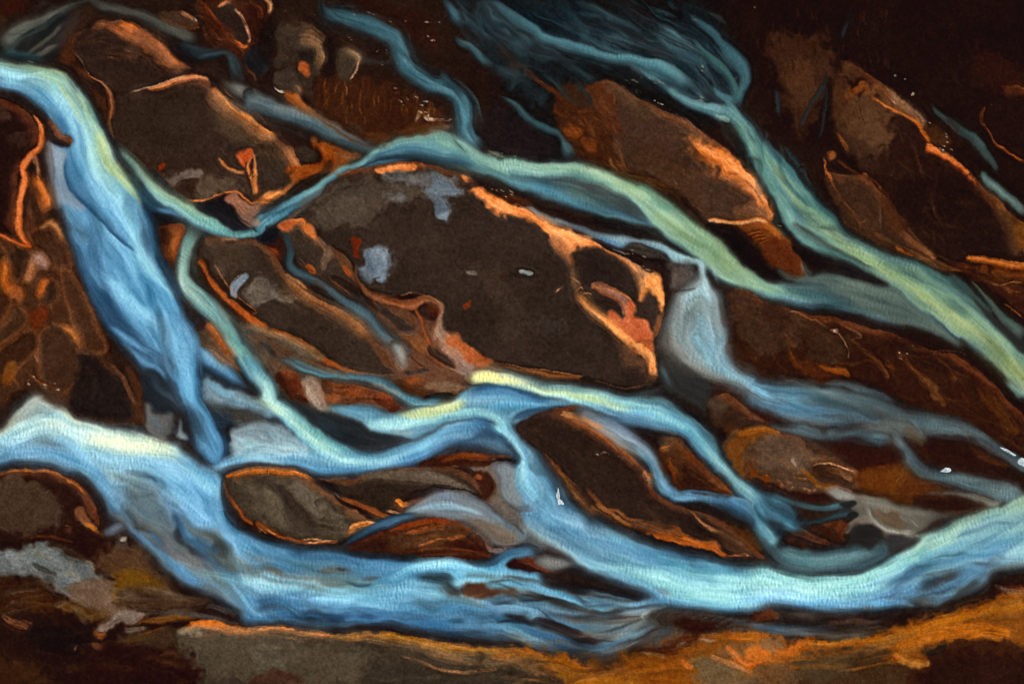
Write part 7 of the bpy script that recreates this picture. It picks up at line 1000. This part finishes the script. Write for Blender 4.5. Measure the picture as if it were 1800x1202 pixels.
# grain direction: along the drawn-out bands of sediment
lum = blur(col.mean(2), 2)
gy_, gx_ = np.gradient(lum)
jxx, jyy, jxy = gx_*gx_, gy_*gy_, gx_*gy_
def mix3(a): return blur(a, 5)+.25*blur(a, 18)+.05*blur(a, 50)
jxx, jyy, jxy = mix3(jxx), mix3(jyy), mix3(jxy)
th = .5*np.arctan2(2*jxy, jxx-jyy)+math.pi/2
fx_, fy_ = np.cos(th), np.sin(th)
def lic(src, n, h=1.):
    """smear src along the grain, n steps either way"""
    acc = src.copy(); wsum = 1.
    for sg in (1., -1.):
        x, y = GX.copy(), GY.copy(); px, py = fx_*sg, fy_*sg
        for k in range(n):
            x = np.clip(x+px*h, 0, NX-1); y = np.clip(y+py*h, 0, NY-1)
            i = np.rint(y).astype(np.int32), np.rint(x).astype(np.int32)
            ax, ay = fx_[i], fy_[i]; s = np.sign(ax*px+ay*py); s[s == 0] = 1
            px, py = ax*s, ay*s
            w = .5+.5*math.cos(math.pi*(k+1)/(n+1))
            acc = acc+src[i]*w
            if sg > 0: wsum += 2*w
    return acc/wsum
white = np.random.default_rng(3).normal(0, 1, (NY, NX))
def unit(a): return (a-a.mean())/a.std()
k1 = 1.6/STEP
fine = unit(lic(white, int(14*k1)))
midl = unit(lic(unit(blur(white[::-1], 4)), int(34*k1)))
wide = unit(lic(unit(blur(white[:, ::-1], 9)), int(50*k1)))
sm = lic(col, int(8*k1))
stw = np.clip(wet, 0, 1)
band = np.clip(np.sqrt(jxx+jyy)*STEP**-1*90-.25, 0, 1)          # 1 where the ground is banded, 0 on even gravel
mixk = stw*.45+(1-stw)*.25*band
col = col*(1-mixk[..., None])+sm*mixk[..., None]
L = col.mean(2, keepdims=True)
# thin water at the margins lets the black bed through; silt greys the blue
deep = smooth((blur(stw, 10)-.38)/.55)*.7+smooth((blur(stw, 26)-.32)/.5)*.3
thin = 1-(1-deep)*np.clip(.20+.18*vnoise(120, seed=91), .05, .45)
cw = 1.15*np.clip(col, 0, 1)**1.30*thin[..., None]
cw = cw*.80+cw.mean(2, keepdims=True)*.20*np.array([.97, 1., 1.01]); cw = cw*np.array([.99, 1.0, .955])
cl = 1.02*col**1.21; cl = cl.mean(2, keepdims=True)+1.12*(cl-cl.mean(2, keepdims=True))
col = np.clip(cl, 0, 1)*(1-stw[..., None])+cw*stw[..., None]
L = col.mean(2, keepdims=True)
L = L[..., 0]
col = np.clip(col+(.8-.6*stw)[..., None]*(col-np.stack([blur(col[..., k], 3.2) for k in range(3)], -1)), 0.004, 1)
g0 = unit(fbm(4.5, 2, 61)); g1 = unit(fbm(11, 3, 71)); g2 = unit(fbm(70, 4, 81)); g3 = unit(white*.6+blur(white, 2)*1.5)
amp_w = .010+.048*L; amp_l = .013+.085*L
d = stw*amp_w*(.45*g3+.45*fine+.55*midl+.75*wide)+(1-stw)*amp_l*(band*(.45*fine+.40*midl+.3*wide)+.22*g0+.15*g1+.35*g2+.58*g3)
col = np.clip(col+d[..., None]*np.array([1.10, .98, .88]), 0.004, 1)
# pale and dark pebbles
pb = np.random.default_rng(8).normal(0, 1, (NY, NX)); dens = 2.75-.25*RAG[1]
pk = ((pb > dens)*1.-(pb < -dens)*.7)*(1-stw)
col = np.clip(col+(pk*(.05+.22*L))[..., None]*np.array([1.1, .95, .8]), .004, 1)
# relief: bars rise out of the water, sand is rough, the river's skin is nearly flat
dry = 1-stw
dryb = blur(dry, 9); hgt = blur(hgt, 2)*(.35+.65*dryb)
# standing waves: crests lie across the current
wf = white[::-1, ::-1]
cr = unit(.75*unit(box(wf, 1)-box(wf, 2))+.4*unit(box(box(wf, 1), 1)-box(box(wf, 2), 2)))
fx_, fy_ = -fy_, fx_
crest = unit(lic(cr, max(2, int(3*k1))))
fx_, fy_ = fy_, -fx_
hgt = hgt+.10*dryb+dry*(.03*g2+.012*g1+.014*g0+.012*midl*band)+stw*(.010*midl+.018*wide+WAVE*crest*np.clip(L*1.5, .12, 1)*(.65+.35*g2.clip(-1, 1)))
ids[(stw > .6) & (ids == 0)] = -1
# ---------------------------------------------------------------- materials
def N(t, kind, **kw):
    n = t.nodes.new(kind)
    for k, v in kw.items():
        if k.startswith('i_'):
            n.inputs[int(k[2:]) if k[2:].isdigit() else k[2:]].default_value = v
        else: setattr(n, k, v)
    return n
def newmat(name):
    m = bpy.data.materials.new(name); m.use_nodes = True; t = m.node_tree; t.nodes.clear()
    o = N(t, 'ShaderNodeOutputMaterial'); b = N(t, 'ShaderNodeBsdfPrincipled'); t.links.new(b.outputs[0], o.inputs[0])
    return m, t, b
def mathn(t, op, a, b=None, c=None):
    n = N(t, 'ShaderNodeMath', operation=op)
    for i, v in enumerate((a, b, c)):
        if v is None: continue
        if isinstance(v, (int, float)): n.inputs[i].default_value = v
        else: t.links.new(v, n.inputs[i])
    return n.outputs[0]
def noise(t, vec, scale, detail=3., rough=.6):
    n = N(t, 'ShaderNodeTexNoise'); n.inputs['Scale'].default_value = scale; n.inputs['Detail'].default_value = detail; n.inputs['Roughness'].default_value = rough
    t.links.new(vec, n.inputs['Vector']); return n.outputs['Fac']

def sand_material():
    m, t, b = newmat('river_sand'); L = t.links.new
    g = N(t, 'ShaderNodeNewGeometry').outputs['Position']
    at = N(t, 'ShaderNodeAttribute', attribute_name='sediment')
    n1 = noise(t, g, 1.3, 3, .65); n2 = noise(t, g, .22, 4, .6); n3 = noise(t, g, 1.9, 2, .6)
    k = mathn(t, 'ADD', mathn(t, 'MULTIPLY', n1, 1.0), mathn(t, 'ADD', mathn(t, 'MULTIPLY', n2, .5), mathn(t, 'MULTIPLY', n3, .9)))
    k = mathn(t, 'ADD', mathn(t, 'MULTIPLY', mathn(t, 'SUBTRACT', k, 1.2), .85), 1.)
    sc = N(t, 'ShaderNodeVectorMath', operation='SCALE'); L(at.outputs['Color'], sc.inputs[0]); L(k, sc.inputs['Scale'])
    L(sc.outputs[0], b.inputs['Base Color'])
    b.inputs['Roughness'].default_value = .95; b.inputs['Specular IOR Level'].default_value = .03
    bp = N(t, 'ShaderNodeBump'); bp.inputs['Strength'].default_value = .4; bp.inputs['Distance'].default_value = .13
    L(mathn(t, 'ADD', n1, mathn(t, 'MULTIPLY', n3, .5)), bp.inputs['Height']); L(bp.outputs[0], b.inputs['Normal'])
    return m

def water_material():
    m, t, b = newmat('silty_water'); L = t.links.new
    g = N(t, 'ShaderNodeNewGeometry').outputs['Position']
    at = N(t, 'ShaderNodeAttribute', attribute_name='sediment')
    n2 = noise(t, g, .5, 2, .5); n3 = noise(t, g, 1.6, 2, .5)
    bp = N(t, 'ShaderNodeBump'); bp.inputs['Strength'].default_value = .6; bp.inputs['Distance'].default_value = .12
    L(mathn(t, 'ADD', mathn(t, 'MULTIPLY', n2, .4), n3), bp.inputs['Height']); L(bp.outputs[0], b.inputs['Normal'])
    k = mathn(t, 'ADD', 1., mathn(t, 'MULTIPLY', mathn(t, 'SUBTRACT', n3, .5), .16))
    sc = N(t, 'ShaderNodeVectorMath', operation='SCALE'); L(at.outputs['Color'], sc.inputs[0]); L(k, sc.inputs['Scale'])
    L(sc.outputs[0], b.inputs['Base Color'])
    b.inputs['Roughness'].default_value = .42; b.inputs['IOR'].default_value = 1.33; b.inputs['Specular IOR Level'].default_value = .2
    return m

def plain_material():
    m, t, b = newmat('outwash_plain'); L = t.links.new
    g = N(t, 'ShaderNodeNewGeometry').outputs['Position']
    mp = N(t, 'ShaderNodeMapping'); mp.inputs['Rotation'].default_value = (0, 0, .5); mp.inputs['Scale'].default_value = (.35, 1, 1); L(g, mp.inputs[0])
    n = noise(t, mp.outputs[0], .02, 5, .6); f = noise(t, g, .6, 4, .65)
    r = N(t, 'ShaderNodeValToRGB'); e = r.color_ramp.elements
    e[0].position, e[0].color = .34, (.012, .005, .003, 1); e[1].position, e[1].color = .72, (.05, .09, .11, 1)
    for p, c in ((.46, (.03, .014, .008, 1)), (.54, (.05, .022, .01, 1)), (.6, (.02, .012, .01, 1)), (.65, (.03, .06, .08, 1))):
        x = e.new(p); x.color = c
    L(mathn(t, 'ADD', n, mathn(t, 'MULTIPLY', mathn(t, 'SUBTRACT', f, .5), .08)), r.inputs[0]); L(r.outputs[0], b.inputs['Base Color'])
    b.inputs['Roughness'].default_value = .9; b.inputs['Specular IOR Level'].default_value = .15
    return m

def foam_material():
    m, t, b = newmat('white_foam'); g = N(t, 'ShaderNodeNewGeometry').outputs['Position']
    n = noise(t, g, 1.4, 4, .7); r = N(t, 'ShaderNodeValToRGB'); e = r.color_ramp.elements
    e[0].position, e[0].color = .3, (.22, .30, .33, 1); e[1].position, e[1].color = .6, (.52, .56, .56, 1)
    t.links.new(n, r.inputs[0]); t.links.new(r.outputs[0], b.inputs['Base Color']); b.inputs['Roughness'].default_value = .8
    bp = N(t, 'ShaderNodeBump'); bp.inputs['Distance'].default_value = .3; t.links.new(n, bp.inputs['Height']); t.links.new(bp.outputs[0], b.inputs['Normal'])
    return m
SAND, WATER, PLAIN, FOAM = sand_material(), water_material(), plain_material(), foam_material()

# ---------------------------------------------------------------- cut the survey into bodies
albedo = np.where(col <= .04045, col/12.92, ((col+.055)/1.055)**2.4)/KALB
albedo = np.clip(albedo, .001, .92)
X = (U0+GX*STEP-900)*.25; Y = (601-(V0+GY*STEP))*.25
idx = np.arange(NX*NY).reshape(NY, NX)
qid = ids[:-1, :-1].copy()
def largest(m):
    """the biggest connected piece of a mask, row run by row run"""
    runs, par = [], []
    def find(a):
        while par[a] != a: par[a] = par[par[a]]; a = par[a]
        return a
    prev = []
    for y in np.nonzero(m.any(1))[0]:
        d = np.diff(np.concatenate([[0], m[y].astype(np.int8), [0]])); cur = []
        for a, b in zip(np.nonzero(d == 1)[0], np.nonzero(d == -1)[0]):
            k = len(runs); runs.append((y, a, b)); par.append(k); cur.append(k)
            for p in prev:
                if runs[p][0] == y-1 and runs[p][1] < b and runs[p][2] > a: par[find(p)] = find(k)
        prev = cur
    size = {}
    for k, (y, a, b) in enumerate(runs): r = find(k); size[r] = size.get(r, 0)+b-a
    best = max(size, key=size.get); o = np.zeros_like(m)
    for k, (y, a, b) in enumerate(runs):
        if find(k) == best: o[y, a:b] = True
    return o
for n in range(len(ISL)):
    m = qid == n+1
    if m.any(): qid[m & ~largest(m)] = 0

def body(name, sel, mat, base):
    """one solid piece: its share of the surveyed skin, a side wall all round and a flat underside depth"""
    qy, qx = np.nonzero(sel)
    quads = np.stack([idx[qy, qx], idx[qy+1, qx], idx[qy+1, qx+1], idx[qy, qx+1]], 1)
    # boundary edges: directed edges whose opposite is absent
    e = np.concatenate([quads[:, [0, 1]], quads[:, [1, 2]], quads[:, [2, 3]], quads[:, [3, 0]]])
    M = NX*NY; key = e[:, 0].astype(np.int64)*M+e[:, 1]; rev = e[:, 1].astype(np.int64)*M+e[:, 0]
    be = e[~np.isin(key, rev)]
    used, inv = np.unique(quads, return_inverse=True); inv = inv.reshape(quads.shape)
    ys, xs = used//NX, used % NX
    co = np.stack([X[ys, xs], Y[ys, xs], hgt[ys, xs]], 1)
    cen = np.array([(co[:, 0].min()+co[:, 0].max())/2, (co[:, 1].min()+co[:, 1].max())/2, base])
    rim = np.unique(be); ru = np.searchsorted(used, rim)
    top = co[ru].copy(); low = top.copy(); low[:, 2] = base; nu, nr = len(used), len(rim)
    a = np.searchsorted(rim, be[:, 0])+nu; b = np.searchsorted(rim, be[:, 1])+nu; la, lb = a+nr, b+nr
    walls = np.stack([b, a, la, lb], 1)
    faces = np.concatenate([inv, walls]).astype(np.int32)
    verts = np.concatenate([co, top, low])-cen
    me = bpy.data.meshes.new(name)
    me.vertices.add(len(verts)); me.vertices.foreach_set('co', verts.astype(np.float32).ravel())
    me.loops.add(faces.size); me.loops.foreach_set('vertex_index', faces.ravel())
    me.polygons.add(len(faces)); me.polygons.foreach_set('loop_start', np.arange(0, faces.size, 4, dtype=np.int32)); 
    sm = np.ones(len(faces), bool); sm[len(inv):] = False
    me.polygons.foreach_set('use_smooth', sm)
    vy = np.concatenate([ys, ys[ru], ys[ru]]); vx = np.concatenate([xs, xs[ru], xs[ru]])
    ca = me.attributes.new('sediment', 'FLOAT_COLOR', 'POINT'); ca.data.foreach_set('color', np.concatenate([albedo[vy, vx], np.ones((len(vy), 1))], 1).astype(np.float32).ravel())
    me.materials.append(mat); me.update(calc_edges=True)
    o = bpy.data.objects.new(name, me); scene.collection.objects.link(o); o.location = cen
    return o

o = body('river', qid == -1, WATER, -2.2); o['kind'] = 'structure'
o = body('riverbed', qid == 0, SAND, -2.2); o['kind'] = 'structure'
for n, (label, cat) in enumerate(ISL):
    sel = qid == n+1
    if sel.sum() < 12: print('EMPTY', label); continue
    o = body('gravel_bar', sel, SAND, -2.2)
    o['label'] = label; o['category'] = cat; o['group'] = 'gravel bars between the river channels'

# the plain going on to the horizon
me = bpy.data.meshes.new('ground'); Rr = 5000; G = 60
gx, gy = np.meshgrid(np.linspace(-Rr, Rr, G), np.linspace(-Rr, Rr, G)); gz = np.full(gx.shape, -2.0)
me.from_pydata(np.stack([gx.ravel(), gy.ravel(), gz.ravel()], 1).tolist(), [], [(j*G+i, j*G+i+1, (j+1)*G+i+1, (j+1)*G+i) for j in range(G-1) for i in range(G-1)])
me.materials.append(PLAIN); o = bpy.data.objects.new('ground', me); scene.collection.objects.link(o); o['kind'] = 'structure'

# the outwash valley around the surveyed reach, up and down the river
SU = 5.; gu = np.arange(-1900, 3701, SU); gv = np.arange(-1500, 2701, SU)
fu = (fold(gu, *EU)-U0)/STEP; fv = (fold(gv, *EV)-V0)/STEP
oc = sample(albedo, fv[:, None]+0*fu[None], fu[None]+0*fv[:, None]); oz = sample(hgt, fv[:, None]+0*fu[None], fu[None]+0*fv[:, None])
uu, vv = np.meshgrid(gu, gv)
oz = oz-.12
nu, nv = len(gu), len(gv); q = np.arange(nu*nv).reshape(nv, nu)
cu, cv = uu[:-1, :-1]+SU/2, vv[:-1, :-1]+SU/2
out = ~((cu > U0+3*SU) & (cu < U1-3*SU) & (cv > V0+3*SU) & (cv < V1-3*SU))
fc = np.stack([q[:-1, :-1], q[1:, :-1], q[1:, 1:], q[:-1, 1:]], -1)[out].astype(np.int32)
me = bpy.data.meshes.new('valley_floor'); me.vertices.add(nu*nv)
me.vertices.foreach_set('co', np.stack([(uu-900)*.25, (601-vv)*.25, oz], -1).astype(np.float32).ravel())
me.loops.add(fc.size); me.loops.foreach_set('vertex_index', fc.ravel()); me.polygons.add(len(fc)); me.polygons.foreach_set('loop_start', np.arange(0, fc.size, 4, dtype=np.int32))
me.polygons.foreach_set('use_smooth', np.ones(len(fc), bool))
ca = me.attributes.new('sediment', 'FLOAT_COLOR', 'POINT'); ca.data.foreach_set('color', np.concatenate([oc, np.ones((nv, nu, 1))], -1).astype(np.float32).ravel())
me.materials.append(SAND); me.update(calc_edges=True)
o = bpy.data.objects.new('valley_floor', me); scene.collection.objects.link(o); o['kind'] = 'structure'

# ---------------------------------------------------------------- white broken water
def foam(label, outline, top=.32):
    p = spline(pts(outline), True, 1.2); p = resample(np.concatenate([p, p[:1]]), 60)[0][:-1]
    r = random.Random(len(label)); c = p[:, :2].mean(0)
    V, F = [], []; rings = 6; n = len(p)
    for k in range(rings):
        f = 1-k/rings
        for i in range(n):
            q = c+(p[i, :2]-c)*f; j = 0 if k == 0 else r.uniform(-.06, .06)
            z = -.05 if k == 0 else top*(1-f*f)**.5*(.8+.4*r.random())+j
            V.append(((q[0]-900)*.25, (601-q[1])*.25, max(z, -.05)))
    V.append(((c[0]-900)*.25, (601-c[1])*.25, top)); 
    for k in range(rings-1):
        for i in range(n): F.append((k*n+i, (k+1)*n+i, (k+1)*n+(i+1) % n, k*n+(i+1) % n))
    for i in range(n): F.append(((rings-1)*n+i, len(V)-1, (rings-1)*n+(i+1) % n))
    F.append(tuple(range(n)))
    o0 = np.mean(np.array(V[:n]), 0); V = [tuple(np.array(v)-o0) for v in V]
    me = bpy.data.meshes.new('foam_patch'); me.from_pydata(V, [], F); me.materials.append(FOAM); me.update()
    o = bpy.data.objects.new('foam_patch', me); scene.collection.objects.link(o); o.location = o0
    o['label'] = label; o['category'] = 'foam'; o['group'] = 'white foam patches on the water'
foam('white foam patch with a forked top, left of the long dark pointed bar', '22:378,955 372,985 362,1015 372,1050 376,1078 396,1074 416,1080 412,1058 392,1048 388,1010')
foam('small isolated white foam fleck at the bend of the thin grey blue channel at right', '23:1245,858 1262,842 1285,828 1318,836 1322,852 1300,864 1270,862')
foam('ragged white foam patch at the right edge of the photo, by far the biggest', '23:1752,796 1764,776 1784,764 1812,780 1822,812 1800,826 1780,818 1764,812', .4)
foam('thin white streak of foam just upstream of the biggest foam patch', '23:1636,696 1680,706 1730,738 1752,752 1735,756 1700,738 1660,716')
